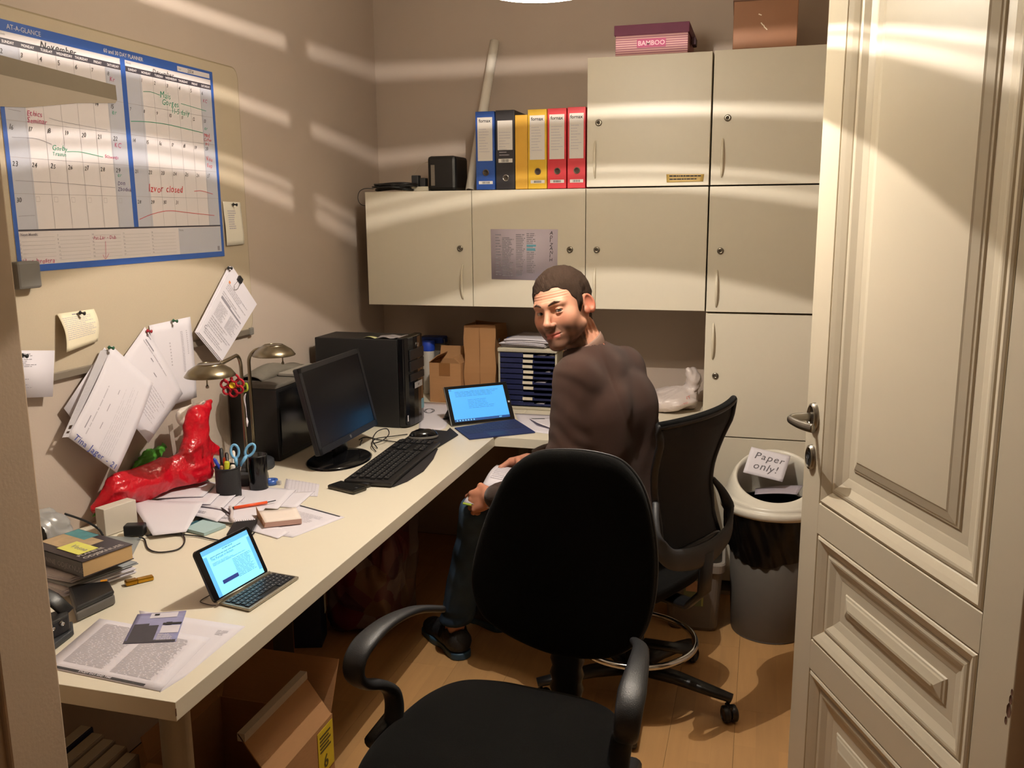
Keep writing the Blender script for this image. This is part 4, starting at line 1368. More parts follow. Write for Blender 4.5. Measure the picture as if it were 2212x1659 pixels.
mp_ = [(0.3844, -0.6188, 0.7412), (0.3728, -0.383, 0.7412), (0.4936, -0.401, 0.7412), (0.488, -0.3473, 0.7412), (0.5568, -0.4468, 0.7412), (0.5454, -0.6412, 0.7412), (0.5099, -0.6227, 0.7412)]
tag(obj('mouse_mat', M().prism([V(*p) for p in mp_], (0, 0, 0.0025)), mat('mouse_mat_black', '161517', 0.7, bump=0.1)), 'black mouse mat under the mouse near the open tablet', 'mat')
ms = thing('mouse', 'glossy black computer mouse on the dark mat', 'mouse', (0.4491, -0.5351, 0.7438), math.radians(-62))
obj('shell', M().lathe([(0.030, 0.001), (0.032, 0.006), (0.031, 0.016), (0.026, 0.027), (0.016, 0.034), (0, 0.036)], n=28, sy=1.75), m_blacks, ms)
obj('side_grip', M().lathe([(0.0322, 0.004), (0.0332, 0.008), (0.0322, 0.013)], n=28, sy=1.7), m_grey, ms)
obj('wheel', M().lathe([(0, -0.004), (0.008, -0.004), (0.009, 0), (0.008, 0.004), (0, 0.004)], (0, 0, 0), n=14).xf(Tr(0, 0.034, 0.025) @ Matrix.Rotation(PI / 2, 4, 'Y')), m_dkgrey, ms)
# cables behind the keyboard
cb = M()
cb.tube(spline([(0.3805, -0.6178, 0.746), (0.2961, -0.5947, 0.744), (0.2272, -0.5678, 0.744), (0.2266, -0.6237, 0.747)], 8), 0.0022, n=6)
cb.tube(spline([(0.3377, -0.7094, 0.744), (0.2974, -0.6587, 0.76), (0.2869, -0.5922, 0.775), (0.3115, -0.5622, 0.78), (0.3383, -0.6034, 0.77), (0.3281, -0.6453, 0.755), (0.2953, -0.6515, 0.744)], 8), 0.0020, n=6)
cb.tube(spline([(0.3514, -0.7523, 0.744), (0.3146, -0.7058, 0.752), (0.3033, -0.6431, 0.76), (0.331, -0.5442, 0.748), (0.3652, -0.4896, 0.744)], 8), 0.0018, n=6)
cb.tube(spline([(0.3277, -0.8122, 0.8), (0.287, -0.7439, 0.76)], 8), 0.0026, n=6)
tag(obj('cable_tangle', cb, m_black), 'looped thin black cables on the desk between monitor and large tower', 'cable')
cb = M().tube(spline([(0.1904, -0.872, 0.79), (0.1814, -0.874, 0.77), (0.185, -0.8793, 0.75), (0.1999, -0.888, 0.745), (0.2016, -0.8565, 0.75)], 8), 0.002, n=6)
tag(obj('cable', cb, m_black), 'short black cable hanging behind the monitor\'s near edge', 'cable')

# two phones
def phone(label, p, rz, l, w, h, top):
    t = thing('phone', label, 'phone', p, rz)
    obj('body', M().box((-l / 2, -w / 2, 0), (l / 2, w / 2, h), bev=0.004), mat('phone_metal', '4c4943', 0.3, metal=0.8), t)
    obj('screen', M().box((-l / 2 + 0.004, -w / 2 + 0.003, h), (l / 2 - 0.004, w / 2 - 0.003, h + 0.0008), bev=0.0004), top, t)
    obj('home_button', M().lathe([(0, 0.0004), (0.0055, 0.0004), (0.006, 0)], (l * 0.36, 0, h + 0.0008), n=14), m_dkgrey, t)
    return t
phone('black phone with a metal rim lying nearest the desk edge', (0.4455, -1.1789, 0.7408), math.radians(-20), 0.115, 0.058, 0.012, m_blacks)
phone('grey phone partly under the keyboard\'s end', (0.4633, -1.1099, 0.7408), math.radians(-20), 0.100, 0.052, 0.011, mat('phone_grey', '3a3b40', 0.3))

# brass desk lamps
def desk_lamp(label, base, head, hd_z, bend):
    t = thing('desk_lamp', label, 'lamp', (base[0], base[1], DZ))
    obj('foot', M().lathe([(0, 0), (0.062, 0), (0.064, 0.004), (0.062, 0.026), (0.055, 0.031), (0.012, 0.034), (0, 0.034)], (base[0], base[1], D0), n=36), m_dkgrey, t, world=True)
    b = V(base[0], base[1], 0)
    h = V(head[0], head[1], 0)
    d = (h - b)
    dn = d.normalized()
    path = [b + V(0, 0, DZ + 0.03), b + V(0, 0, DZ + 0.2), b + V(0, 0, hd_z - bend)]
    for k in range(1, 9):
        a = PI / 2 * k / 8
        path.append(b + dn * bend * (1 - math.cos(a)) + V(0, 0, hd_z - bend + bend * math.sin(a)))
    path.append(b + d * 0.93 + V(0, 0, hd_z - 0.004))
    obj('stem', M().tube(path, 0.0058, n=12), m_brass, t, world=True)
    s_ = M().lathe([(0, 0.022), (0.030, 0.022), (0.038, 0.017), (0.058, 0.004), (0.070, -0.012), (0.069, -0.014), (0.056, 0.000), (0.036, 0.012), (0, 0.014)], (h.x, h.y, hd_z - 0.008), n=44)
    sd = obj('shade', s_, m_brass, t, world=True)
    obj('joint', M().lathe([(0, 0.012), (0.008, 0.012), (0.009, 0), (0.008, -0.006), (0, -0.006)], (0, 0, 0), n=14).xf(Tr(*(b + d * 0.93 + V(0, 0, hd_z))) @ Matrix.Rotation(0.3, 4, 'X')), m_brass, sd, world=True)
    q = h + dn * 0.028
    obj('switch_rod', M().tube([q + V(0, 0, hd_z - 0.01), q + V(0, 0, hd_z - 0.045)], 0.0022, n=8).lathe([(0, 0.004), (0.0045, 0.002), (0.0045, -0.004), (0, -0.006)], (q.x, q.y, hd_z - 0.047), n=10), m_brass, t, world=True)
    obj('bulb', M().lathe([(0, -0.012), (0.012, -0.008), (0.014, 0.004), (0.010, 0.012), (0, 0.014)], (h.x, h.y, hd_z - 0.010), n=14), mat('frosted_bulb', 'c9c4b8', 0.3), t, world=True)
    return t
LH1, LH2 = (0.1181, -1.009, 1.1383), (0.1731, -1.4461, 1.1486)
desk_lamp('antique brass desk lamp, its round head turned toward the back corner', (0.0357, -1.0292, 0.74)[:2], LH1[:2], LH1[2] + 0.006, 0.045)
desk_lamp('antique brass desk lamp with a red flower wired to its stem', (0.105, -1.185), LH2[:2], LH2[2] + 0.006, 0.045)

# red felt flower wired to the lamp stem
FC = V(*(0.1907, -1.3677, 1.0925))
fw = (V(1.651, -3.592, 1.571) - FC).normalized()
Tf = frame(FC, V(0.95, 0.3, 0), V(0, 0, 1))
flw = thing('toy_flower', 'red and yellow felt flower wired to the brass lamp stem', 'toy', FC)
for k in range(7):
    a = 2 * PI * k / 7 + 0.3
    c = V(0.022 * math.cos(a), 0.022 * math.sin(a), 0)
    ptsf = [c + V(0.011 * math.cos(t), 0.011 * math.sin(t), 0.002 * math.sin(2 * t)) for t in [2 * PI * i / 14 for i in range(14)]]
    obj('petal', M().tube(ptsf, 0.0036, n=7, closed=True).xf(Tf), mat('felt_red', 'a81224', 0.9, bump=0.4, bscale=300), flw, world=True)
obj('centre', M().lathe([(0, 0.006), (0.008, 0.005), (0.012, 0), (0.008, -0.005), (0, -0.006)], n=14).xf(Tf), mat('felt_yellow', 'dcb01c', 0.9, bump=0.4, bscale=300), flw, world=True)
gs = V(*(0.1958, -1.3266, 1.0795))
obj('green_stalk', M().tube(spline([FC + V(0.012, 0.01, -0.004), gs, gs + V(0.012, 0.004, 0.01), gs + V(0.016, 0, -0.008), gs + V(-0.004, 0.006, -0.014)], 6), 0.0032, n=7), mat('felt_green', '9aa832', 0.9), flw, world=True)
st_ = [V(*(0.1519, -1.2407, 1.0412)), V(*(0.1499, -1.2445, 1.0246)), V(*(0.1537, -1.2484, 0.9997)), V(*(0.1577, -1.2533, 0.9692))]
tg = thing('string_tag', 'white looped string with a paper tag hanging from the lamp stem', 'tag', st_[0])
obj('string', M().tube(spline(st_, 6), 0.0009, n=5).tube(spline([st_[0], V(*(0.147, -1.2443, 1.0302)), V(*(0.1505, -1.2471, 1.0108)), st_[2]], 6), 0.0009, n=5), m_paper, tg, world=True)
obj('tag', M().tube([st_[3], V(*(0.1596, -1.255, 0.9581)), V(*(0.1603, -1.2581, 0.9415))], [0.0015, 0.0038, 0.0015], n=8, flat=0.4), m_paper, tg, world=True)

# tablet with blue keyboard cover
tb = thing('tablet_computer', 'kickstand tablet with blue screen and navy keyboard cover on the back desk', 'tablet', (0.5867, -0.215, 0.7408))
sBL, sBR = V(*(0.4867, -0.3214, 0.7445)), V(*(0.7001, -0.1443, 0.7445))
sTL = V(*(0.4287, -0.2541, 0.887))
Ts_ = frame(sBL, sBR - sBL, sTL - sBL)
sw, sh_ = (sBR - sBL).length, (sTL - sBL).length
obj('body', M().box((0, 0, -0.0095), (sw, sh_, -0.0005), bev=0.002).xf(Ts_), mat('magnesium', '8f8d8a', 0.35, metal=0.8), tb, world=True)
obj('bezel', M().box((0.0012, 0.001, -0.001), (sw - 0.0012, sh_ - 0.0012, 0.0003), bev=0.0005).xf(Ts_), m_blacks, tb, world=True)
m_blue_scr = mat('blue_screen', '4aa0e6', 0.3, var=0.0, emit=0.62)
scr = obj('screen', M().box((0.017, 0.013, 0.0002), (sw - 0.020, sh_ - 0.014, 0.0007)).xf(Ts_), m_blue_scr, tb, world=True)
k = M()
ss = Sheet(Ts_ @ V(0.017, 0.013, 0), Ts_ @ V(sw - 0.02, 0.013, 0), Ts_ @ V(sw - 0.02, sh_ - 0.014, 0), Ts_ @ V(0.017, sh_ - 0.014, 0))
ss.dashes(k, 0.10, 0.90, 0.85, 0.18, 4, seed=3, fill=0.25, lift=0.0011, ragged=0.3)
ss.dashes(k, 0.30, 0.64, 0.5, 0.3, 6, seed=5, fill=0.2, lift=0.0011, ragged=0.5)
ss.rect(k, 0.0, 0.95, 0.05, 0.975, lift=0.0011, k=1)
ss.rect(k, 0.97, 0.96, 0.985, 0.975, lift=0.0011, k=1)
obj('screen_print', k, mat('screen_text', '2f6fae', 0.4, emit=0.25), scr, world=True)
k = M()
ss.rect(k, 0, 0, 1, 0.07, lift=0.0010, k=1)
obj('task_strip', k, mat('task_strip', '1f4f9a', 0.4, emit=0.2), scr, world=True)
k = M()
for i in range(7):
    ss.rect(k, 0.03 + 0.05 * i, 0.012, 0.055 + 0.05 * i, 0.055, lift=0.0014, k=1)
ss.rect(k, 0.80, 0.02, 0.85, 0.05, lift=0.0014, k=1)
obj('icon_print', k, mat('icons', '6fc0e8', 0.4, emit=0.35), scr, world=True)
lgp = V(sw - 0.010, sh_ * 0.47, 0.0008)
k = M()
for a, b_ in ((-1, -1), (1, -1), (-1, 1), (1, 1)):
    k.box((lgp.x + a * 0.0021 - 0.0017, lgp.y + b_ * 0.0021 - 0.0017, 0.0003), (lgp.x + a * 0.0021 + 0.0017, lgp.y + b_ * 0.0021 + 0.0017, 0.0006))
obj('window_logo', k.xf(Ts_), m_white, tb, world=True)
ks = M()
kt, kbk = Ts_ @ V(0.02, sh_ * 0.55, -0.010), None
nb = (Ts_.to_3x3() @ V(0, 0, -1)).normalized()
nbh = V(nb.x, nb.y, 0).normalized()
kA, kB = Ts_ @ V(0.012, sh_ * 0.52, -0.0105), Ts_ @ V(sw - 0.012, sh_ * 0.52, -0.0105)
kC, kD = V(kB.x, kB.y, D0) + nbh * 0.085, V(kA.x, kA.y, D0) + nbh * 0.085
ks.prism([kA, kB, kC, kD], nbh * 0.0015)
obj('kickstand', ks, mat('magnesium', '8f8d8a'), tb, world=True)
kq = [V(*(0.5084, -0.3504, 0.7412)), V(*(0.6206, -0.5047, 0.7412)), V(*(0.8338, -0.342, 0.7412)), V(*(0.6989, -0.1473, 0.7412))]
m_navy = mat('navy_cover', '1c2a5c', 0.7, var=0.06, bump=0.15, bscale=500)
cv = obj('keyboard_cover', M().prism([kq[1], kq[2], kq[3], kq[0]], (0, 0, 0.0045)), m_navy, tb, world=True)
kk = Sheet(kq[1], kq[2], kq[3], kq[0])
kkm = mesh_of(M().box((-0.0082, -0.0068, 0), (0.0082, 0.0068, 0.0009), bev=0.0004), mat('navy_key', '222c50', 0.6))
F0 = frame((0, 0, 0), kq[2] - kq[1], kq[0] - kq[1])
Mi = wm(tb).inverted()
Ts2 = []
for r in range(5):
    for c in range(14):
        if r == 0 and 3 < c < 9:
            continue
        Ts2.append(Mi @ Matrix.Translation(kk.P(0.05 + 0.9 * (c + 0.5) / 14, 0.40 + 0.115 * r, 0.0045)) @ F0)
pieces('key', kkm, Ts2, tb)
k = M()
kk.rect(k, 0.33, 0.04, 0.67, 0.30, lift=0.0047, k=1)
obj('touch_pad', k, mat('navy_pad', '18244e', 0.5), cv, world=True)

# small tablet with its own metal keyboard
tp_ = thing('tablet_computer', 'small bright tablet standing in a metal keyboard near the desk front', 'tablet', (0.5526, -1.9416, 0.7408))
iBL, iBR, iTL = V(*(0.5416, -2.0208, 0.748)), V(*(0.5641, -1.8394, 0.748)), V(*(0.4908, -2.017, 0.858))
iBR = iBL + (iBR - iBL)
Ti = frame(iBL, iBR - iBL, iTL - iBL)
iw, ih = (iBR - iBL).length, (iTL - iBL).length
b = M()
rp = []
for cx_, cy_, a0 in ((iw - 0.010, ih - 0.010, 0), (0.010, ih - 0.010, 90), (0.010, 0.010, 180), (iw - 0.010, 0.010, 270)):
    for q in range(5):
        a = math.radians(a0 + 22.5 * q)
        rp.append((cx_ + 0.010 * math.cos(a), cy_ + 0.010 * math.sin(a), -0.0075))
obj('body', M().prism(rp, (0, 0, 0.0075)).xf(Ti), m_blacks, tp_, world=True, bevel=0.001)
m_cyan = mat('bright_screen', '86dcf6', 0.3, var=0.0, emit=0.80)
sx0, sx1, sy0, sy1 = 0.016, iw - 0.013, 0.007, ih - 0.007
scr = obj('screen', M().box((sx0, sy0, 0.0001), (sx1, sy1, 0.0006)).xf(Ti), m_cyan, tp_, world=True)
si = Sheet(Ti @ V(sx0, sy0, 0), Ti @ V(sx1, sy0, 0), Ti @ V(sx1, sy1, 0), Ti @ V(sx0, sy1, 0))
k = M()
si.rect(k, 0, 0, 0.07, 0.86, lift=0.001, k=1)
si.rect(k, 0.93, 0.10, 1, 0.86, lift=0.001, k=1)
si.rect(k, 0, 0.90, 1, 1, lift=0.001, k=1)
obj('side_strip', k, mat('screen_strip', '62b2f0', 0.3, emit=0.65), scr, world=True)
k = M()
si.text(k, 'The Pursuit in Action', 0.12, 0.73, 0.0085, lift=0.0013)
si.dashes(k, 0.12, 0.81, 0.7, 0.04, 1, seed=1, fill=0.3, lift=0.0013)
si.dashes(k, 0.12, 0.68, 0.78, 0.07, 3, seed=2, fill=0.3, lift=0.0013, ragged=0.6)
si.dashes(k, 0.50, 0.58, 0.40, 0.42, 14, seed=3, fill=0.28, lift=0.0013, ragged=0.15)
si.dashes(k, 0.40, 0.88, 0.25, 0.03, 1, seed=4, fill=0.5, lift=0.0013)
obj('screen_lettering', k, mat('screen_ink', '4f8fb0', 0.5, emit=0.25), scr, world=True)
k = M()
si.rect(k, 0.17, 0.20, 0.50, 0.28, lift=0.0013, k=1)
obj('dark_button', k, mat('screen_button', '2c3f90', 0.5, emit=0.25), scr, world=True)
bq = [V(*(0.5411, -2.0105, 0.7412)), V(*(0.6271, -2.0263, 0.7412)), V(*(0.6422, -1.8393, 0.7412)), V(*(0.5612, -1.8291, 0.7412))]
base = obj('keyboard_base', M().prism([bq[0], bq[1], bq[2], bq[3]], (0, 0, 0.0060)), mat('champagne_metal', 'a8a090', 0.35, metal=0.7), tp_, world=True, bevel=0.002)
bk = Sheet(bq[1], bq[2], bq[3], bq[0])
k = M()
bk.rect(k, 0.03, 0.08, 0.97, 0.86, lift=0.0062, k=1)
obj('key_bed', k, m_black, base, world=True)
kkm = mesh_of(M().box((-0.0058, -0.0054, 0), (0.0058, 0.0054, 0.0018), bev=0.0007), mat('key_dark', '24262c', 0.35))
F0 = frame((0, 0, 0), bq[2] - bq[1], bq[0] - bq[1])
Mi = wm(tp_).inverted()
Ts3 = []
for r in range(5):
    for c in range(13):
        if r == 0 and 3 < c < 9:
            continue
        Ts3.append(Mi @ Matrix.Translation(bk.P(0.07 + 0.87 * (c + 0.5 * (r % 2) * 0.6) / 12.6, 0.16 + 0.155 * r, 0.0063)) @ F0)
pieces('key', kkm, Ts3, tp_)
lgm = M()
for T in Ts3:
    T2 = wm(tp_) @ T
    for dx, dy in ((-0.002, -0.001), (0.001, 0.001)):
        lgm.add([T2 @ V(dx, dy, 0.0020), T2 @ V(dx + 0.0016, dy, 0.0020), T2 @ V(dx + 0.0016, dy + 0.002, 0.0020), T2 @ V(dx, dy + 0.002, 0.0020)], [(0, 1, 2, 3)])
obj('key_lettering', lgm, m_legend, tp_, world=True, kind='stuff')
rs = M().sweep([Ti @ V(0.002, 0.001, 0.004), Ti @ V(iw - 0.002, 0.001, 0.004)], 0.006, 0.005, (0, 0, 1))
obj('hinge_slot', rs, mat('champagne_metal', 'a8a090'), tp_, world=True)
cb = M().tube(spline([(0.5404, -2.0196, 0.743), (0.5206, -2.0176, 0.742), (0.4954, -2.0095, 0.742), (0.4917, -1.9956, 0.742), (0.4955, -1.9768, 0.743), (0.499, -1.9675, 0.746)], 8), 0.0011, n=5)
tag(obj('cable', cb, mat('grey_cable', '57504a', 0.6)), 'thin dark cord looped behind the small tablet', 'cable')

# ---------------------------------------------------------------- things along the back desk
og = thing('drawer_organizer', 'grey desk organizer with ten dark blue letter drawers behind the open tablet', 'organizer', (0.697, 0.20, DZ))
m_og = mat('organizer_grey', 'b4ad9a', 0.5, var=0.03)
m_odr = mat('drawer_navy', '1a2148', 0.4, var=0.05)
ox0, ox1, oy0, oy1, oz1 = 0.571, 0.826, 0.058, 0.345, 1.008
obj('shell', M().box((ox0 - 0.004, oy0 - 0.006, oz1 - 0.018), (ox1 + 0.004, oy1, oz1), bev=0.005).box((ox0 - 0.003, oy0 - 0.004, D0), (ox1 + 0.003, oy1, D0 + 0.012), bev=0.003).box((ox1 - 0.006, oy0 + 0.006, D0 + 0.01), (ox1 + 0.002, oy1, oz1 - 0.01)).box((ox0 - 0.002, oy0 + 0.006, D0 + 0.01), (ox0 + 0.006, oy1, oz1 - 0.01)).box((ox0, oy1 - 0.008, D0 + 0.01), (ox1, oy1 - 0.001, oz1 - 0.01)), m_og, og, world=True)
ph = (oz1 - 0.020 - D0 - 0.014) / 10
ow = ox1 - ox0
for i in range(10):
    z1_ = oz1 - 0.020 - ph * i
    z0_ = z1_ - ph + 0.0035
    dm = M().box((ox0 + 0.007, oy0 + 0.004, z0_), (ox1 - 0.007, oy1 - 0.02, z0_ + 0.0045)).box((ox0 + 0.007, oy0, z0_), (ox0 + ow * 0.43, oy0 + 0.005, z1_ - 0.001), bev=0.001).box((ox0 + ow * 0.615, oy0 + 0.003, z0_), (ox1 - 0.007, oy0 + 0.006, z0_ + 0.009)).box((ox0 + ow * 0.43, oy0 + 0.002, z0_), (ox0 + ow * 0.615, oy0 + 0.006, z1_ - 0.006))
    dr_ = obj('drawer', dm, m_odr, og, world=True)
    if i == 7:
        continue
    if i < 9:
        obj('label', M().box((ox0 + ow * 0.435 - 0.002 * (i % 3), oy0 - 0.0006, z0_ + 0.0010), (ox0 + ow * 0.605 - 0.002 * (i % 3), oy0 + 0.002, z1_ - 0.0062)), mat('label_cream', 'cfc8b4', 0.6), dr_, world=True)
for i, (za, xa, xb) in enumerate(((0, 0.64, 0.80), (0, 0.85, 0.95), (5, 0.63, 0.80), (9, 0.64, 0.78), (3, 0.80, 0.88))):
    z = oz1 - 0.020 - ph * za - ph * 0.55
    paper(('paper edge in the top organizer drawer beside its label', 'paper edge at the far end of the top organizer drawer', 'bright paper edge sticking out of the sixth organizer drawer', 'paper edge in the bottom organizer drawer', 'faint paper edge in the fourth organizer drawer')[i], [(ox0 + ow * xa, oy0 + 0.012, z), (ox0 + ow * xb, oy0 + 0.012, z + 0.002), (ox0 + ow * xb, oy0 + 0.12, z + 0.002), (ox0 + ow * xa, oy0 + 0.12, z)], None, m_paper, 0.003, group='papers in the organizer drawers')
for i in range(6):
    a = rnd.uniform(-0.12, 0.12)
    x0_, y0_ = 0.60 + rnd.uniform(-0.015, 0.02), 0.075 + rnd.uniform(-0.012, 0.02)
    T = Tr(x0_ + 0.09, y0_ + 0.12, oz1 + 0.002 + 0.0058 * i) @ Rz(a)
    paper(('lowest sheet of the heap on the drawer organizer', 'second sheet from below in the heap on the organizer', 'third sheet from below in the heap on the organizer', 'third sheet from the top in the organizer heap', 'second sheet from the top in the organizer heap', 'topmost sheet of the heap on the drawer organizer')[i], [T @ V(-0.10, -0.135, 0), T @ V(0.10, -0.135, 0), T @ V(0.10, 0.135, 0), T @ V(-0.10, 0.135, 0)],
          (lambda u, v, i=i: 0.004 * math.sin(PI * u) * (1 - v) + 0.001), m_paper if i % 2 else mat('greyish_paper', 'b9b3b8', 0.7), 0.0035, group='papers on the drawer organizer')
tag(obj('blue_clip', M().box((0.566, 0.20, oz1 + 0.001), (0.590, 0.26, oz1 + 0.024), bev=0.004), mat('clip_blue', '2c56b0', 0.5)), 'blue plastic clip box beside the paper heap on the organizer', 'clip')
ff = thing('folder', 'blue folder with a yellow edge standing beside the drawer organizer', 'folder', (0.885, 0.16, DZ))
obj('cover', M().box((0.862, 0.075, D0), (0.905, 0.32, 0.995), bev=0.002), mat('folder_blue', '1f3f90', 0.5), ff, world=True)
obj('yellow_edge', M().box((0.852, 0.072, D0), (0.8615, 0.32, 1.0), bev=0.001), mat('folder_yellow', 'd09a20', 0.5), ff, world=True)

kbg = thing('paper_bag', 'tall brown kraft paper bag with an open top between carton and organizer', 'bag', (0.455, 0.25, DZ))
def bagf(u, v):
    a = u * 4
    k = int(a) % 4
    t = a - int(a)
    w0 = 1.0 + 0.02 * v
    cs = [(0.384, 0.152), (0.530, 0.152), (0.530, 0.335), (0.384, 0.335)]
    p, q = cs[k], cs[(k + 1) % 4]
    x, y = p[0] + (q[0] - p[0]) * t, p[1] + (q[1] - p[1]) * t
    if k in (1, 3):
        x += (-1 if k == 1 else 1) * 0.025 * math.sin(PI * t) * v
    z = D0 + v * (0.347 + 0.006 * math.sin(9 * u))
    return (x + 0.003 * math.sin(14 * v + 5 * u), y + 0.003 * math.sin(11 * v), z)
obj('body', M().grid(bagf, 48, 14, closed_u=True, smooth=False), m_kraft, kbg, world=True)
obj('crease', M().box((0.4565, 0.1485, D0 + 0.02), (0.4580, 0.1535, D0 + 0.34)), mat('kraft_dark', '8e6642', 0.8), kbg, world=True)
obj('print_spot', M().lathe([(0, 0.0), (0.008, 0.0), (0.008, 0.001), (0, 0.001)], (0, 0, 0), n=12).xf(Tr(0.534, 0.20, 1.02) @ Matrix.Rotation(PI / 2, 4, 'Y')), m_inkd, kbg, world=True)
obj('bag_floor', M().box((0.39, 0.158, D0), (0.524, 0.33, D0 + 0.002)), m_kraft, kbg, world=True)

def carton(t, x0, x1, y0, y1, z0, z1, m, flaps, th=0.003, parent=None):
    w_ = M()
    w_.box((x0, y0, z0), (x1, y0 + th, z1)).box((x0, y1 - th, z0), (x1, y1, z1)).box((x0, y0 + th, z0), (x0 + th, y1 - th, z1)).box((x1 - th, y0 + th, z0), (x1, y1 - th, z1)).box((x0 + th, y0 + th, z0), (x1 - th, y1 - th, z0 + th))
    obj('body', w_, m, t, world=True)
    for hinge, d, ln, ang in flaps:
        # hinge: two world points on the rim; d: outward horizontal direction; ang from vertical outward
        a, b = V(*hinge[0]), V(*hinge[1])
        o = V(*d).normalized()
        u = V(0, 0, 1) * math.cos(ang) + o * math.sin(ang)
        n = u.cross((b - a).normalized()).normalized() * th
        obj('flap', M().prism([a, b, b + u * ln, a + u * ln], n), m, t, world=True)
sc_ = thing('carton', 'small tan cardboard carton with raised flaps and a tape strip beside the kraft bag', 'box', (0.305, 0.19, DZ))
carton(sc_, 0.230, 0.378, 0.116, 0.255, D0, 0.920, m_card, [(((0.230, 0.255, 0.920), (0.378, 0.255, 0.920)), (0, 1, 0), 0.06, 0.35), (((0.378, 0.116, 0.920), (0.378, 0.255, 0.920)), (1, 0, 0), 0.04, -0.9), (((0.230, 0.116, 0.920), (0.230, 0.255, 0.920)), (-1, 0, 0), 0.05, -0.9)])
obj('tape_strip', M().box((0.276, 0.1152, 0.862), (0.328, 0.1162, 0.9205)), mat('brown_tape', '8a5f38', 0.35), sc_, world=True)
obj('tape_strip', M().box((0.276, 0.1152, D0 + 0.002), (0.328, 0.1162, 0.80)), mat('tan_tape', 'a57a4e', 0.4), sc_, world=True)

cn = thing('canister', 'white cylindrical canister with a blue lid beside the large tower', 'canister', (0.2282, 0.1132, 0.7406))
cn.location = (0.262, 0.315, DZ)
cn.location = (0.30, 0.31, DZ)
cl_ = (0.1583, 0.3, 0.8505)
cn.location = (cl_[0], 0.300, D0)
obj('body', M().lathe([(0, 0), (0.026, 0), (0.027, 0.004), (0.027, 0.215), (0.024, 0.222), (0, 0.222)], n=28), mat('canister_white', 'b9b4ac', 0.45, var=0.05), cn)
obj('lid', M().lathe([(0.0285, 0.205), (0.0295, 0.21), (0.0295, 0.248), (0.026, 0.254), (0, 0.254)], n=28), mat('lid_blue', '2447b8', 0.4), cn)
fbx = thing('food_container', 'clear plastic container with blue lid and wire clips half hidden by the large tower', 'container', (cl_[0] + 0.02, 0.36, DZ))
fx = cl_[0] + 0.015
obj('body', M().box((fx - 0.07, 0.335, D0), (fx + 0.055, 0.398, 0.975), bev=0.01), mat('clear_grey', '8d8880', 0.3, alpha=0.6), fbx, world=True)
obj('lid', M().box((fx - 0.075, 0.330, 0.975), (fx + 0.045, 0.402, 1.005), bev=0.006), mat('lid_blue_dark', '1f3f9c', 0.4), fbx, world=True)
for dx in (0.052, 0.085):
    obj('clip', M().tube([(fx + dx, 0.335, 0.955), (fx + dx, 0.335, 0.995), (fx + dx - 0.028, 0.335, 0.998)], 0.0013, n=6), m_chrome, fbx, world=True)

paper('white sheet with doodled loops on the desk beside the large tower', [(0.4224, -0.5148, 0.7408), (0.4695, -0.35, 0.7408), (0.3581, 0.1016, 0.7408), (0.1815, 0.1012, 0.7408)], lambda u, v: 0.0004, m_paper,
      prints=[('doodle', m_inkd, lambda s, m: [m.tube([s.P(0.30 + 0.13 * math.cos(t * 1.0 + i) * (1 + .3 * math.sin(2 * t)), 0.70 + 0.07 * math.sin(t + i), 0.001) for t in [2 * PI * k / 24 for k in range(24)]], 0.0006, n=4, closed=True) for i in range(4)])])
paper('printed sheet lying right of the tablet under the man\'s elbow', [(0.7787, -0.315, 0.7408), (0.9265, -0.3557, 0.7408), (0.8722, -0.0249, 0.7408), (0.6663, -0.0286, 0.7408)], lambda u, v: 0.0004, m_paper)
paper('curled smaller sheet on top of the printed sheet near the man\'s elbow', [(0.8149, -0.2361, 0.743), (0.9035, -0.2942, 0.743), (0.8742, -0.0786, 0.743), (0.7539, -0.1248, 0.743)], lambda u, v: 0.010 * (1 - v) * (1 - u) + 0.003, m_paper,
      prints=[('print', m_inkd, lambda s, m: s.rect(m, 0.05, 0.85, 0.5, 0.92))])

# white carrier bag in the right back corner
m_bagw = mat('white_bag', 'd2c6c2', 0.35, var=0.05, scale=12, bump=0.5, bscale=26)
g1 = V(*(1.3109, 0.18, 0.7914))
def f_bag(p):
    w = vnoise(p, 26, 1)
    q = p + 0.012 * np.stack([w, vnoise(p, 24, 2), vnoise(p, 22, 3)], 1)
    d = smin(sd_ell(q, (g1.x - 0.02, 0.20, DZ + 0.045), (0.125, 0.12, 0.050)), sd_ell(q, (1.388, 0.235, DZ + 0.09), (0.032, 0.045, 0.09)), 0.03)
    d = smin(d, sd_cap(q, (1.385, 0.22, DZ + 0.13), (1.365, 0.20, DZ + 0.178), 0.028, 0.014), 0.03)
    d = d + 0.006 * np.abs(np.sin(p[:, 0] * 70 + 9 * w)) * np.abs(np.sin(p[:, 2] * 60 + 4 * w))
    d = np.maximum(d, DZ + 0.001 - p[:, 2])
    return np.maximum(d, p[:, 0] - (X4 - 0.004))
wb = thing('plastic_bag', 'crumpled white carrier bag with faint red print in the desk\'s far corner', 'bag', (1.32, 0.2, DZ))
sdf_obj('body', f_bag, (1.10, 0.05, DZ - 0.005), (1.46, 0.37, 0.94), 0.006, m_bagw, wb)
rp_ = M()
rp_.text('ORIENT', (0, 0, 0), (1, 0, 0), (0, 0, 1), 0.022, jit=0.08)
rp_.text('express', (0.01, 0, -0.020), (1, 0, 0), (0, 0, 1), 0.015, jit=0.08)
c0 = V(*(1.3131, 0.085, 0.8382))
rp_.xf(Tr(c0.x, 0.095, 0.785) @ Matrix.Rotation(-0.9, 4, 'X') @ Matrix.Rotation(-0.5, 4, 'Y'))
obj('red_lettering', rp_, mat('faded_red', 'c46a62', 0.6), wb, world=True)

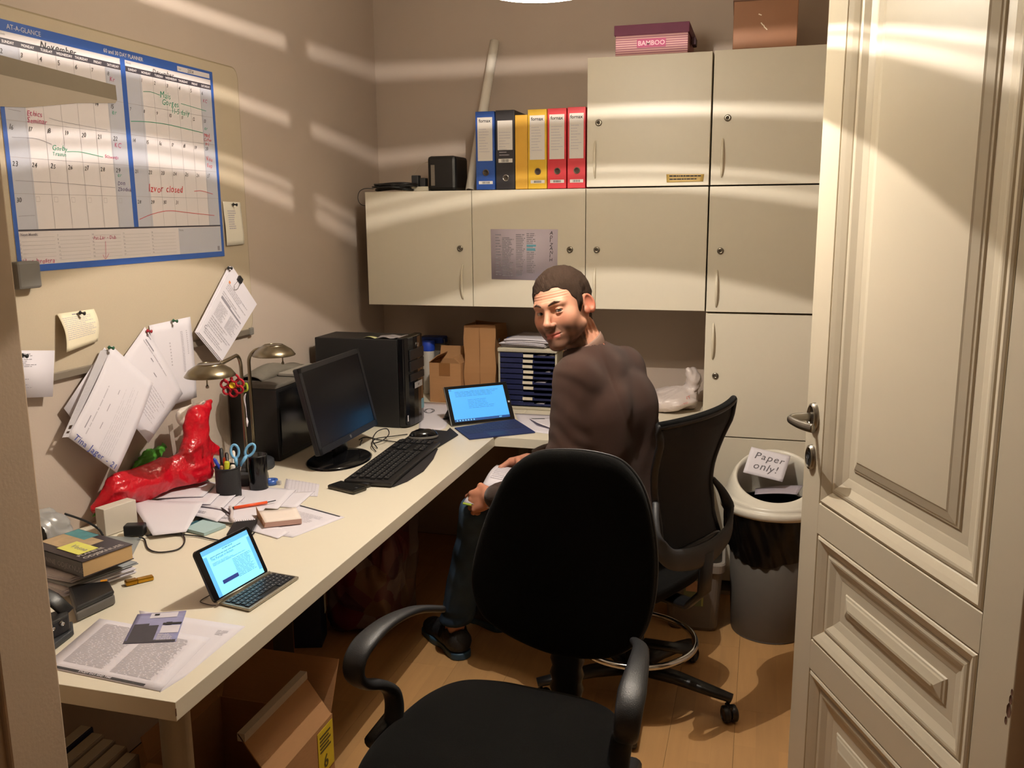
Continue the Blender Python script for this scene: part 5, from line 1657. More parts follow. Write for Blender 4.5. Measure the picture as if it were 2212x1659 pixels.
# ---------------------------------------------------------------- clutter on the long desk
def ss_(x, a, b):
    t = np.clip((x - a) / (b - a), 0, 1)
    return t * t * (3 - 2 * t)
m_redbag = mat('red_bag', 'c00f22', 0.28, var=0.12, scale=10, spec=0.5, coat=0.2, bump=0.8, bscale=24)
RA, RB, RC, RD = V(*(-0.078, -1.6545, 0.7846)), V(*(-0.052, -1.5788, 0.8319)), V(*(-0.022, -1.4459, 0.8136)), V(*(0.012, -1.3264, 0.8145))
RE, RF, RG = V(*(0.005, -1.2989, 0.8797)), V(*(-0.005, -1.2853, 0.9487)), V(*(0, -1.2167, 1))
RH = V(*(0.02, -1.2183, 0.8449))
RI = V(*(-0.015, -1.3002, 0.995))
def f_red(p):
    w1, w2, w3 = vnoise(p, 22, 11), vnoise(p, 20, 12), vnoise(p, 25, 13)
    fl = np.array([1.7, 1.0, 1.0])
    q = (p + 0.010 * np.stack([w1, w2, w3], 1)) * fl
    A, B_, C_, D_, E_, F_, G_, H_ = [np.array(k) * fl for k in (RA, RB, RC, RD, RE, RF, RG, RH)]
    d = sd_cap(q, A, B_, 0.012, 0.050)
    d = smin(d, sd_cap(q, B_, C_, 0.050, 0.056), 0.012)
    d = smin(d, sd_cap(q, C_, D_, 0.056, 0.066), 0.012)
    d = smin(d, sd_cap(q, D_, E_, 0.066, 0.062), 0.012)
    d = smin(d, sd_cap(q, E_, F_, 0.062, 0.050), 0.012)
    d = smin(d, sd_cap(q, F_, G_, 0.045, 0.010), 0.010)
    d = smin(d, sd_cap(q, E_, H_, 0.045, 0.016), 0.008)
    cr = np.abs(np.sin(q[:, 1] * 26 + 34 * q[:, 2] + 3.5 * w1))
    cr2 = np.abs(np.sin(q[:, 2] * 30 - 22 * q[:, 1] + 3.0 * w2))
    d = (d + 0.011 * np.minimum(cr, cr2) + 0.004 * (1 - cr) ** 4 - 0.004) / 1.35
    return np.maximum(np.maximum(d, DZ + 0.043 - p[:, 2] - 0.035 * ss_(p[:, 1], -1.45, -1.58)), RX0 + 0.004 - p[:, 0])
for n_ in m_redbag.node_tree.nodes:
    if n_.type == 'BUMP':
        n_.inputs['Distance'].default_value = 0.012
rbag = thing('gift_bag', 'shiny red plastic bag slumped against the wall beside the pen cups', 'bag', (RD.x, RD.y, DZ))
pts_ = np.array([RA, RB, RC, RD, RE, RF, RG, RH])
sdf_obj('body', f_red, pts_.min(0) - 0.08, pts_.max(0) + 0.07, 0.005, m_redbag, rbag)
def f_lin(p):
    w1 = vnoise(p, 40, 21)
    q = p + 0.004 * np.stack([w1, vnoise(p, 38, 22), w1], 1)
    d = smin(sd_cap(q, RI + V(-0.004, -0.012, -0.006), RG + V(-0.012, -0.012, 0.004), 0.014, 0.006), sd_ell(q, RI + V(-0.006, -0.016, -0.02), (0.016, 0.030, 0.030)), 0.01)
    return d + 0.003 * np.abs(np.sin(q[:, 1] * 120 + 5 * w1))
sdf_obj('white_lining', f_lin, np.array(RI) - 0.08, np.array(RG) + 0.06, 0.003, mat('lining_white', 'd2c9bf', 0.3, bump=0.3), rbag)
obj('side_tag', M().box((-0.001, -0.009, 0), (0.001, 0.009, 0.13)).xf(Tr(*(-0.03, -1.3539, 0.8339)) @ Matrix.Rotation(0.1, 4, 'X')), mat('tag_beige', 'a39a90', 0.6), rbag, world=True)
GA, GB, GC, GD = V(*(-0.092, -1.4412, 0.8327)), V(*(-0.092, -1.3954, 0.8627)), V(*(-0.092, -1.3231, 0.8842)), V(*(-0.098, -1.6391, 0.7631))
def f_green(p):
    w1 = vnoise(p, 40, 31)
    q = p + 0.008 * np.stack([0 * w1, w1, vnoise(p, 36, 32)], 1)
    d = smin(sd_cap(q, GA, GB, 0.034, 0.034), sd_cap(q, GB, GC, 0.032, 0.012), 0.012)
    d = smin(d, sd_cap(q, GD, GD + V(0, 0.08, 0.045), 0.008, 0.012), 0.01)
    d = smin(d, sd_cap(q, GD + V(0, 0.08, 0.045), GA, 0.012, 0.02), 0.01)
    d = np.maximum(d, np.abs(q[:, 0] - GA.x) - 0.012)
    d = d + 0.005 * np.abs(np.sin(q[:, 2] * 90 + 40 * q[:, 1] + 5 * w1))
    return np.maximum(np.maximum(d, RX0 + 0.003 - p[:, 0]), DZ + 0.002 - p[:, 2])
pts_ = np.array([GA, GB, GC, GD])
gb = sdf_obj('green_wrap', f_green, pts_.min(0) - 0.05, pts_.max(0) + 0.06, 0.004, mat('green_tissue', '4f9a32', 0.5, var=0.15, scale=16))
tag(gb, 'crumpled green tissue wrap between the wall and the red bag', 'wrap')

# pen cups
def cup(label, p, r, h, m, nm='pen_cup'):
    t = thing(nm, label, 'cup', p)
    obj('body', M().lathe([(0, 0), (r * 0.97, 0), (r, 0.003), (r, h - 0.002), (r - 0.0005, h), (r - 0.003, h), (r - 0.003, 0.004), (0, 0.004)], n=36), m, t)
    obj('rim', M().tube([(r * math.cos(a), r * math.sin(a), h - 0.001) for a in [2 * PI * i / 36 for i in range(36)]], 0.0022, n=6, closed=True), m_black, t)
    return t
PC = V(0.138, -1.343, D0)
pcup = cup('black mesh pen cup holding scissors and pens', PC, 0.0365, 0.098, mat('mesh_black', '19181a', 0.5, bump=0.9, bscale=900))
cup('plain black cup behind the pen cup', V(0.181, -1.248, D0), 0.0290, 0.112, m_blacks, 'cup')
def pen(label, base, top, r, m, capm=None, name='pen', cat='pen', group=None):
    b_, t_ = V(*base), V(*top)
    d = (t_ - b_)
    t = thing(name, label, cat, b_, d.to_track_quat('Z', 'Y').to_euler(), group)
    L = d.length
    obj('barrel', M().lathe([(0, 0), (r * 0.4, 0.001), (r, 0.014), (r, L * 0.62), (0, L * 0.62)], n=10), m, t)
    obj('cap', M().lathe([(r * 1.08, L * 0.62), (r * 1.1, L * 0.96), (r * 0.7, L), (0, L)], n=10), capm or m, t)
    return t
m_pblue = mat('pen_blue', '2743b0', 0.35)
m_pgre = mat('pen_lime', 'b9bb2c', 0.35)
m_pwh = mat('pen_white', 'd6d0c8', 0.4)
m_por = mat('pen_orange', 'e0561e', 0.35)
m_ptan = mat('pen_tan', 'a8744a', 0.5)
m_pteal = mat('pen_teal', '2f7f78', 0.4)
fl0 = PC.z + 0.0055
pen('blue ballpoint leaning out of the pen cup toward the red bag', (PC.x + 0.012, PC.y + 0.010, fl0), (0.1044, -1.3574, 0.8654), 0.0046, m_pblue)
pen('black marker standing tallest in the pen cup', (PC.x - 0.020, PC.y + 0.006, fl0), (0.0885, -1.2956, 0.8797), 0.0055, m_black)
pen('black fine pen in the middle of the pen cup', (PC.x - 0.009, PC.y + 0.012, fl0), (0.0939, -1.2767, 0.8605), 0.0052, m_black)
pen('white capped pen at the back of the pen cup', (PC.x + 0.009, PC.y + 0.018, fl0), (0.1029, -1.253, 0.8608), 0.0052, m_pteal, m_pwh)
pen('lime green highlighter in the front of the pen cup', (PC.x + 0.002, PC.y - 0.020, fl0), (0.1418, -1.3486, 0.857), 0.0075, m_pgre)
pen('tan wooden pencil low in the pen cup', (PC.x - 0.012, PC.y - 0.016, fl0), (0.1323, -1.364, 0.8463), 0.0048, m_ptan)
pen('white glue stick in the pen cup beside the scissors', (PC.x + 0.018, PC.y - 0.014, fl0), (0.1595, -1.3458, 0.846), 0.0070, m_pwh)
pen('thin orange pen between the black pens in the cup', (PC.x - 0.010, PC.y + 0.002, fl0), (0.1106, -1.315, 0.8573), 0.0035, m_por)
SP = V(*(0.1667, -1.3286, 0.8159))
scs = thing('scissors', 'pair of light blue handled scissors standing in the pen cup', 'scissors', (PC.x + 0.014, PC.y + 0.006, fl0))
m_sci = mat('scissor_blue', '6aa6d0', 0.4)
for nm_, e0, e1, a_ in (('handle', (0.1592, -1.3269, 0.835), (0.152, -1.3201, 0.88), 0), ('handle', (0.167, -1.3192, 0.8363), (0.1904, -1.2985, 0.8811), 1)):
    a, b = V(*e0), V(*e1)
    ctr = b
    upd = (V(*e1) - V(*e0)).normalized()
    sd_ = upd.cross((V(1.651, -3.592, 1.571) - a).normalized()).normalized()
    lp = [b + upd * (0.020 * math.cos(t)) + sd_ * (0.0115 * math.sin(t)) for t in [2 * PI * i / 20 for i in range(20)]]
    obj('handle', M().tube(lp, 0.0040, n=8, closed=True).tube([V(*e0), b - upd * 0.019], [0.0045, 0.0058], n=8), m_sci, scs, world=True)
for dx in (-0.003, 0.003):
    obj('blade', M().prism([V(*(0.1619, -1.3262, 0.835)) + V(dx, 0, 0), V(*(0.1686, -1.3244, 0.8349)) + V(dx, 0, 0), V(PC.x + 0.016 + dx, PC.y + 0.004, fl0 + 0.002)], (0.0012, 0.0012, 0)), m_chrome, scs, world=True)
tpb = thing('tape_roll', 'small blue roll of sticky tape beside the black cup', 'tape', (0.1865, -1.1851, 0.7412))
obj('roll', M().lathe([(0.011, 0.0), (0.021, 0.0), (0.021, 0.014), (0.011, 0.014), (0.011, 0.0)], n=24), mat('tape_blue', '3c63b4', 0.3), tpb)
obj('loose_end', M().box((0.015, -0.004, 0.0), (0.034, 0.004, 0.012), bev=0.001), mat('tape_clear', 'c9c6c8', 0.2, alpha=0.7), tpb)
tag(obj('power_brick', M().box((-0.03, -0.022, 0), (0.03, 0.022, 0.028), bev=0.003).xf(Tr(*(0.0095, -1.3035, 0.7412)) @ Rz(0.9)), m_black), 'black power brick behind the pen cup under the red bag', 'adapter')

# loose papers of the pile
def dpaper(label, px, h, bend=None, mt=None, th=0.0006, prints=(), group=None):
    pts = [V(p[0], p[1], DZ + h) for p in px]
    return paper(label, pts, bend or (lambda u, v: 0.0003 * math.sin(PI * u)), mt, th, prints, group=group)
LB = 'loose white sheet in the messy pile below the red bag'
LG = 'loose sheets in the paper pile'
dpaper('blank white sheet farthest right in the pile, half under the cards', [(0.389, -1.5853, 0.741), (0.4915, -1.5987, 0.741), (0.5538, -1.4174, 0.741), (0.3618, -1.3439, 0.741)], 0.0010, prints=[('bar_print', m_inkd, lambda s, m: s.rect(m, 0.10, 0.955, 0.93, 0.985)), ('faint_print', m_inkl, lambda s, m: s.dashes(m, 0.2, 0.8, 0.6, 0.3, 8, seed=3, fill=0.3))])
dpaper('white sheet peeking out under the cardboard cube', [(0.3634, -1.5844, 0.741), (0.4588, -1.6176, 0.741), (0.4638, -1.5663, 0.741), (0.3256, -1.487, 0.741)], 0.0022)
dpaper('squared sheet at the far end of the paper pile', [(0.2859, -1.2906, 0.741), (0.3895, -1.2647, 0.741), (0.337, -1.1521, 0.741), (0.2037, -1.1233, 0.741)], 0.0010, prints=[('grid_print', m_inkl, lambda s, m: [s.rect(m, 0.1 * i, 0, 0.1 * i + 0.008, 1, k=1) for i in range(10)] + [s.rect(m, 0, 0.1 * i, 1, 0.1 * i + 0.008, k=2) for i in range(10)])])
piles = [
    ([(0.207, -1.3915, 0.741), (0.3828, -1.3819, 0.741), (0.3594, -1.2252, 0.741), (0.2628, -1.2777, 0.741)], 0.0030, 0),
    ([(0.165, -1.4451, 0.741), (0.339, -1.4098, 0.741), (0.2993, -1.2306, 0.741), (0.077, -1.2369, 0.741)], 0.0055, 0.003),
    ([(0.1919, -1.5522, 0.741), (0.3415, -1.5603, 0.741), (0.3022, -1.4107, 0.741), (0.1153, -1.37, 0.741)], 0.0080, 0.002),
    ([(0.1228, -1.5381, 0.741), (0.2448, -1.5658, 0.741), (0.1963, -1.3497, 0.741), (0.0425, -1.3328, 0.741)], 0.0120, 0.004),
    ([(0.0602, -1.4715, 0.741), (0.2062, -1.4848, 0.741), (0.1579, -1.3133, 0.741), (-0.0167, -1.2702, 0.741)], 0.0180, 0.002),
    ([(0.0081, -1.5264, 0.741), (0.1575, -1.4681, 0.741), (0.1114, -1.3156, 0.741), (-0.0796, -1.2759, 0.741)], 0.0235, 0.003),
    ([(-0.0371, -1.4874, 0.741), (0.1057, -1.4256, 0.741), (0.0677, -1.298, 0.741), (-0.1237, -1.2616, 0.741)], 0.0290, 0.002),
]
for c, h, bd_ in piles:
    dpaper({0.0030: 'white sheet under the orange pen\'s far end in the pile', 0.0290: 'topmost white sheet of the pile, right beneath the red bag'}.get(h, LB), c, h, (lambda u, v, b=bd_: b * math.sin(PI * u) * (1 - v) + 0.0002), th=0.0016, group=LG,
           prints=[('dark_print', m_ink, lambda s, m: s.dashes(m, 0.30, 0.20, 0.35, 0.10, 2, seed=int(s.w * 1e5), fill=0.6))] if h in (0.0080, 0.0120) else ())
paper('big curled sheet tinted pink by the red bag above it', [(0.1416, -1.7018, 0.75), (0.2064, -1.6511, 0.748), (0.1405, -1.4732, 0.769), (-0.07, -1.526, 0.769)], lambda u, v: 0.010 * (1 - u) * (1 - u) * v + 0.002, m_paper, 0.0008)
tag(obj('box', M().box((-0.018, -0.05, 0), (0.018, 0.05, 0.075), bev=0.002).xf(Tr(*(0.0035, -1.6651, 0.7412)) @ Rz(-0.25)), mat('carton_white', 'cfc7ba', 0.6)), 'narrow white cardboard box standing under the red bag', 'box')
op = thing('pen', 'bright orange ballpoint lying across the paper pile', 'pen', (0.2206, -1.4477, 0.752))
oa, ob = V(*(0.2273, -1.4579, 0.7545)), V(*(0.2937, -1.3897, 0.7545))
od = (ob - oa).normalized()
obj('barrel', M().tube([oa, ob], 0.0042, n=10), mat('neon_orange', 'ee5a28', 0.35), op, world=True)
obj('tip', M().tube([oa - od * 0.012, oa - od * 0.004, oa], [0.001, 0.0034, 0.0042], n=8), m_black, op, world=True)
obj('clip_end', M().tube([ob, ob + od * 0.022 + V(0, 0.006, 0)], 0.0015, n=6), m_dkgrey, op, world=True)
nb_ = thing('notepad', 'small black ring-bound notebook behind the bright tablet', 'notebook', (0.3234, -1.5763, 0.745))
nq = [V(*(0.3271, -1.6479, 0.745)), V(*(0.3734, -1.6004, 0.745)), V(*(0.3434, -1.5256, 0.745)), V(*(0.2917, -1.5578, 0.745))]
obj('cover', M().prism(nq, (0, 0, 0.008)), m_black, nb_, world=True)
for i in range(10):
    c = nq[3].lerp(nq[2], (i + 0.6) / 10.4) + V(0, 0, 0.007)
    ax_ = (nq[2] - nq[3]).normalized()
    px_ = V(-ax_.y, ax_.x, 0)
    obj('ring', M().tube([c + px_ * 0.004 * math.cos(t) + V(0, 0, 0.0042 * math.sin(t)) for t in [2 * PI * k / 10 for k in range(10)]], 0.0007, n=4, closed=True), m_chrome, nb_, world=True)
sn = thing('sticky_pad', 'pale blue block of sticky notes at the front of the paper pile', 'pad', (0.2255, -1.6014, 0.7412))
obj('block', M().prism([V(*(0.1842, -1.6267, 0.7412)), V(*(0.2585, -1.6478, 0.7412)), V(*(0.2759, -1.5737, 0.7412)), V(*(0.1915, -1.5451, 0.7412))], (0, 0, 0.008)), mat('sticky_blue', 'a3bdc0', 0.7), sn, world=True)
tag(obj('teal_card', M().prism([V(*(0.1589, -1.6033, 0.7412)), V(*(0.1865, -1.6076, 0.7412)), V(*(0.1892, -1.5417, 0.7412)), V(*(0.1723, -1.5342, 0.7412))], (0, 0, 0.003)), mat('teal_card', '2c5a68', 0.6)), 'dark teal card edge beside the pale blue sticky notes', 'card')
cube = thing('paper_cube', 'opened cardboard holder of cream note paper in the pile', 'box', (0.3891, -1.4965, 0.743))
cq = [V(*(0.3849, -1.5593, 0.7445)), V(*(0.4674, -1.5044, 0.7445)), V(*(0.4083, -1.4279, 0.7445)), V(*(0.3177, -1.4832, 0.7445))]
obj('note_block', M().prism(cq, (0, 0, 0.014)), mat('note_pink', 'c9a394', 0.7, var=0.05, scale=200, stretch=(0.1, 0.1, 8)), cube, world=True)
top_ = M().grid(lambda u, v: (cq[0].lerp(cq[1], u)).lerp(cq[3].lerp(cq[2], u), v) + V(0, 0, 0.0145 + 0.006 * abs(u - 0.45) * v), 9, 5, thick=0.0008)
obj('top_sheet', top_, mat('cream_sheet', 'e3d6cc', 0.7), cube, world=True)
obj('end_flap', M().prism([cq[0] + V(0, 0, 0.0005), cq[3] + V(0, 0, 0.0005), cq[3] + V(-0.002, 0, 0.030), cq[0] + V(0.006, -0.004, 0.014)], (-0.0012, 0, 0)), m_card, cube, world=True)
ew = M().tube(spline([(0.2166, -1.4597, 0.757), (0.2448, -1.4943, 0.757), (0.2723, -1.5395, 0.757), (0.2961, -1.5636, 0.754)], 6), 0.0045, n=8)
tag(obj('white_lead', ew, mat('white_rubber', 'cfc4c4', 0.5)), 'thick white cable piece lying beside the orange pen', 'cable')
ew = M().tube(spline([(0.1992, -1.4767, 0.757), (0.2313, -1.4988, 0.756), (0.2597, -1.5199, 0.756)], 4), 0.003, n=6)
tag(obj('black_stylus', ew, m_black), 'short black stick crossing the white cable piece', 'stick')

# adapter with looped cable in front of the pile
tag(obj('power_plug', M().box((-0.026, -0.016, 0), (0.026, 0.016, 0.030), bev=0.004).xf(Tr(*(0.0739, -1.6838, 0.7412)) @ Rz(0.35)), m_black), 'black plug adapter at the start of the looped cable', 'adapter')
lc = M().tube(spline([(0.1105, -1.7167, 0.75), (0.1249, -1.7141, 0.744), (0.1763, -1.7667, 0.7432), (0.2214, -1.7813, 0.7432), (0.2531, -1.7504, 0.7432), (0.2327, -1.6949, 0.7432), (0.1884, -1.6501, 0.746), (0.1557, -1.644, 0.75), (0.1314, -1.6601, 0.747), (0.1199, -1.6962, 0.746)], 8), 0.0021, n=6)
lc.tube(spline([(0.1189, -1.6984, 0.748), (0.1611, -1.6714, 0.746), (0.236, -1.6576, 0.744), (0.3293, -1.6725, 0.744), (0.3824, -1.6487, 0.744), (0.3779, -1.5965, 0.744)], 8), 0.0020, n=6)
tag(obj('charging_cable', lc, m_black), 'thin black looped charging cable in front of the paper pile', 'cable')

# foil bag, roll and grey sleeve at the near end
FB = V(*(-0.1462, -1.7575, 0.7412))
def f_foil(p):
    w1 = vnoise(p, 24, 41)
    q = p + 0.010 * np.stack([w1, vnoise(p, 22, 42), vnoise(p, 25, 43)], 1)
    c = V(*(-0.02, -1.8879, 0.8419))
    d = smin(sd_box(q, (c.x, c.y - 0.02, DZ + 0.055), (0.045, 0.085, 0.050), None, 0.03), sd_cap(q, (c.x - 0.02, c.y - 0.03, DZ + 0.09), (c.x - 0.03, c.y + 0.04, DZ + 0.10), 0.022, 0.012), 0.03)
    d = d + 0.006 * np.abs(np.sin(40 * q[:, 1] + 25 * q[:, 2] + 4 * w1))
    return np.maximum(d, DZ + 0.002 - p[:, 2])
fbo = sdf_obj('foil_bag', f_foil, (-0.11, -1.93, DZ - 0.004), (0.075, -1.60, 0.90), 0.005, mat('silver_foil', 'a9a9a8', 0.35, metal=0.35, var=0.05))
tag(fbo, 'crumpled silver grey foil bag at the desk\'s near wall end', 'bag')
ra, rb = V(*(-0, -1.8299, 0.8115)), V(*(0.02, -1.7994, 0.7903))
ra.z = rb.z = DZ + 0.026
tag(obj('paper_roll', M().tube([ra - (rb - ra) * 0.6, rb], 0.0245, n=20), m_paperw), 'short white paper roll lying beside the foil bag', 'roll')
bc_ = M().tube(spline([(-0.02, -1.8197, 0.8369), (-0.01, -1.7935, 0.819), (0, -1.7667, 0.7983), (0.01, -1.7447, 0.7738), (0.03, -1.7532, 0.7609)], 8), 0.003, n=7)
tag(obj('cable', bc_, m_black), 'black cable arching from the foil bag across the white roll', 'cable')
dpaper('translucent grey plastic sleeve under the book, reaching toward the looped cable', [(0.1948, -2.0598, 0.741), (0.2252, -1.9233, 0.741), (0.1042, -1.7005, 0.741), (-0.1225, -1.751, 0.741)], 0.0012, lambda u, v: 0.004 * math.sin(PI * u) + 0.0005, mat('grey_sleeve', '8d9190', 0.35, var=0.04), 0.0010)
for i, (dx, lab, mt_) in enumerate(((0, 'lowest printed stack under the thick book', m_paper), (0.006, 'grey folder lying under the thick book', mat('grey_folder', '8f9396', 0.45)), (-0.004, 'ragged white sheets just under the thick book', m_paper))):
    T = Tr(0.13 + dx, -1.965, 0) @ Rz(math.radians(-20 + 5 * i))
    th = (0.016, 0.006, 0.012)[i]
    z = DZ + (0.0085, 0.0265, 0.0345)[i]
    w_, l_ = 0.215 - 0.01 * i, 0.17
    P4 = [T @ V(-w_ / 2, -l_ / 2, 0), T @ V(w_ / 2, -l_ / 2, 0), T @ V(w_ / 2, l_ / 2, 0), T @ V(-w_ / 2, l_ / 2, 0)]
    P4 = [V(p.x, p.y, z) for p in P4]
    s = Sheet(*P4, bulge=lambda u, v, i=i: 0.004 * u * u * (1 - v))
    k = M()
    nl = 6 if i != 1 else 2
    for q in range(nl):
        of = 0.003 * math.sin(q * 2.1 + i)
        k.grid(lambda u, v, q=q, of=of: s.P(u, v, th * (q + 0.6) / nl) + V(of, of * 0.5, 0), 5, 5, thick=th / nl * 0.75)
    tag(obj(('paper_stack', 'folder', 'paper_stack')[i], k, mt_), lab, ('paper', 'folder', 'paper')[i])
tag(obj('blue_file_edge', M().prism([V(*(0.2241, -1.9565, 0.743)), V(*(0.2285, -1.9159, 0.743)), V(*(0.213, -1.8849, 0.743)), V(*(0.2049, -1.9219, 0.743))], (0, 0, 0.004)), mat('file_edge_blue', '2b3f86', 0.5)), 'corner of a blue file showing under the paper stack', 'file')

bk_ = thing('book', 'thick dark paperback with a yellow sticky note on its cover', 'book', (0.1075, -1.9544, 0.79))
zb, zt = DZ + 0.054, DZ + 0.090
q0, q1, q2 = V(*(0.2425, -2.0657, 0.83)), V(*(0.2547, -1.9685, 0.83)), V(*(0.0502, -2.0115, 0.83))
eX = (q0 - q2).normalized()
eY = V(-eX.y, eX.x, 0)
Lb, Wb = 0.205, 0.128
Tb = Matrix(((eX.x, eY.x, 0, q0.x - eX.x * Lb), (eX.y, eY.y, 0, q0.y - eX.y * Lb), (0, 0, 1, 0), (0, 0, 0, 1)))
m_bkc = mat('book_cover', '2a2024', 0.35, var=0.1)
obj('cover', M().box((0, 0, zt - 0.0015), (Lb, Wb, zt)).box((0, 0, zb), (Lb, Wb, zb + 0.0015)).box((0, 0, zb), (Lb, 0.0018, zt)).xf(Tb), m_bkc, bk_, world=True)
obj('page_block', M().box((0.002, 0.0019, zb + 0.0015), (Lb - 0.0015, Wb - 0.002, zt - 0.0015)).xf(Tb), mat('page_edges', 'c9a878', 0.8, var=0.06, scale=300, stretch=(0.2, 0.2, 6)), bk_, world=True)
k = M().box((0.002, 0.03, zt), (Lb * 0.62, Wb - 0.02, zt + 0.0002)).xf(Tb)
obj('cover_picture', k, mat('cover_skin', 'b39a78', 0.4, var=0.35, scale=45), bk_, world=True)
k = M().box((0.002, Wb - 0.040, zt), (Lb * 0.40, Wb - 0.002, zt + 0.0003)).xf(Tb)
obj('cover_picture', k, mat('cover_teal', '4f8a90', 0.4, var=0.35, scale=60), bk_, world=True)
k = M().text('PLANINE ODJEKNUSE', (0.035, -0.0004, zb + 0.011), (1, 0, 0), (0, 0, 1), 0.0165, jit=0.03).xf(Tb)
obj('spine_lettering', k, mat('spine_grey', '8d8688', 0.5), bk_, world=True)
k = M().text('ODJEKNUSE', (Lb - 0.012, 0.016, zt + 0.0004), (0, 1, 0), (-1, 0, 0), 0.018, bold=True).text('PLANINE', (Lb - 0.034, 0.016, zt + 0.0004), (0, 1, 0), (-1, 0, 0), 0.016, bold=True).xf(Tb)
obj('cover_lettering', k, mat('cover_silver', 'b8b0aa', 0.4), bk_, world=True)
nt_ = obj('sticky_note', M().box((Lb * 0.38, 0.022, zt + 0.0006), (Lb * 0.78, 0.072, zt + 0.0012)).xf(Tb), mat('sticky_yellow', 'd9d66a', 0.7), bk_, world=True)
k = M().text('Vesna', (Lb * 0.46, 0.042, zt + 0.0016), (1, 0, 0), (0, 1, 0), 0.021, jit=0.10).xf(Tb)
obj('pencil_lettering', k, m_ink, nt_, world=True)

us = thing('usb_stick', 'small golden memory stick lying alone on the desk', 'drive', (0.2912, -1.9504, 0.7408), math.radians(52))
obj('body', M().box((-0.004, -0.0085, 0), (0.032, 0.0085, 0.010), bev=0.0025), mat('gold_metal', 'c7952c', 0.28, metal=0.9), us)
obj('cap', M().box((-0.030, -0.0095, 0), (-0.004, 0.0095, 0.0115), bev=0.003), mat('gold_metal_dark', 'a87a20', 0.32, metal=0.9), us)
lp_ = thing('label_printer', 'black handheld scanner with a grey side and an orange sticker', 'scanner', (0.2573, -2.0682, 0.7408))
lq = [V(*(0.304, -2.1623, 0.7412)), V(*(0.3209, -2.0649, 0.7412)), V(*(0.27, -2.0205, 0.7412)), V(*(0.1988, -2.0642, 0.7412))]
obj('base', M().prism(lq, (0, 0, 0.022)), mat('scanner_grey', '5d5a58', 0.45), lp_, world=True, bevel=0.004)
obj('top', M().prism([p + V(0, 0, 0.022) for p in lq], (0, 0, 0.010)), m_black, lp_, world=True, bevel=0.005)
obj('orange_sticker', M().box((-0.007, -0.005, 0), (0.007, 0.005, 0.0008)).xf(Tr(*(lq[2].lerp(lq[1], 0.25) + V(-0.02, 0.004, 0.0325))) @ Rz(0.6)), mat('sticker_orange', 'd08a22', 0.5), lp_, world=True)
hp_ = thing('hole_punch', 'black office hole punch beside the door frame at the desk\'s near end', 'punch', (0.3148, -2.2334, 0.7408))
hb = [V(*(0.3559, -2.3117, 0.7412)), V(*(0.3399, -2.2111, 0.7412)), V(*(0.3075, -2.1768, 0.7412)), V(*(0.2727, -2.2244, 0.7412))]
obj('base', M().prism(hb, (0, 0, 0.012)), m_dkgrey, hp_, world=True, bevel=0.003)
hq = [V(*(0.3315, -2.2742, 0.753)), V(*(0.3364, -2.2157, 0.753)), V(*(0.3083, -2.1864, 0.753)), V(*(0.2852, -2.2289, 0.753))]
obj('body', M().prism(hq, (0, 0, 0.035)), m_black, hp_, world=True, bevel=0.004)
lv_ = hq[1].lerp(hq[2], 0.5) + V(0, 0, 0.03)
obj('lever', M().sweep([lv_, lv_ + V(-0.03, -0.006, 0.030), lv_ + V(-0.075, -0.012, 0.052), lv_ + V(-0.10, -0.014, 0.056)], [0.030, 0.034, 0.036, 0.03], 0.008, (0.3, 0.95, 0), r=0.4), m_black, hp_, world=True)
for t_ in (0.3, 0.7):
    obj('pivot', M().lathe([(0, 0.002), (0.005, 0.002), (0.006, 0)], (0, 0, 0), n=12).xf(Matrix.Translation(hq[0].lerp(hq[1], t_) + V(0.001, -0.001, 0.024)) @ frame((0, 0, 0), hq[1] - hq[0], (0, 0, 1))), m_chrome, hp_, world=True)
tag(obj('blue_clip', M().box((-0.02, -0.015, 0), (0.02, 0.015, 0.02), bev=0.003).xf(Tr(*(0.2011, -2.1665, 0.7412))), mat('clip_blue', '2c56b0', 0.5)), 'blue plastic piece behind the hole punch', 'clip')

# printed sheets and photo card at the desk's near end
dpaper('text sheet with a black bar along its edge at the desk\'s near corner', [(0.3762, -2.3336, 0.741), (0.6479, -2.3535, 0.741), (0.6161, -2.1514, 0.741), (0.3361, -2.1333, 0.741)], 0.0011, prints=[
    ('bar_print', mat('bar_black', '3c3a3c', 0.7), lambda s, m: s.rect(m, 0.0, 0.018, 0.86, 0.055)),
    ('faint_print', mat('grey_text', 'bdb8c0', 0.8), lambda s, m: (s.dashes(m, 0.10, 0.92, 0.36, 0.78, 46, seed=1, fill=0.40, ragged=0.08), s.dashes(m, 0.52, 0.88, 0.36, 0.76, 46, seed=2, fill=0.40, ragged=0.08))),
    ('bar_lettering', m_paper, lambda s, m: s.text(m, 'STUDY DAY AND TIME', 0.30, 0.026, 0.0075, bold=True))])
dpaper('letter sheet beneath the photo card, next to the desk edge', [(0.6499, -2.3562, 0.741), (0.6594, -2.2985, 0.741), (0.6544, -2.0864, 0.741), (0.3901, -2.0777, 0.741)], 0.0002, prints=[('faint_print', m_inkl, lambda s, m: (s.dashes(m, 0.80, 0.86, 0.12, 0.10, 4, seed=4, fill=0.4), s.dashes(m, 0.55, 0.60, 0.2, 0.03, 1, seed=5, fill=0.4)))])
pc_mat = mat('photo_sky', '8f8fb6', 0.3, var=0.25, scale=30, stretch=(0.3, 3, 1))
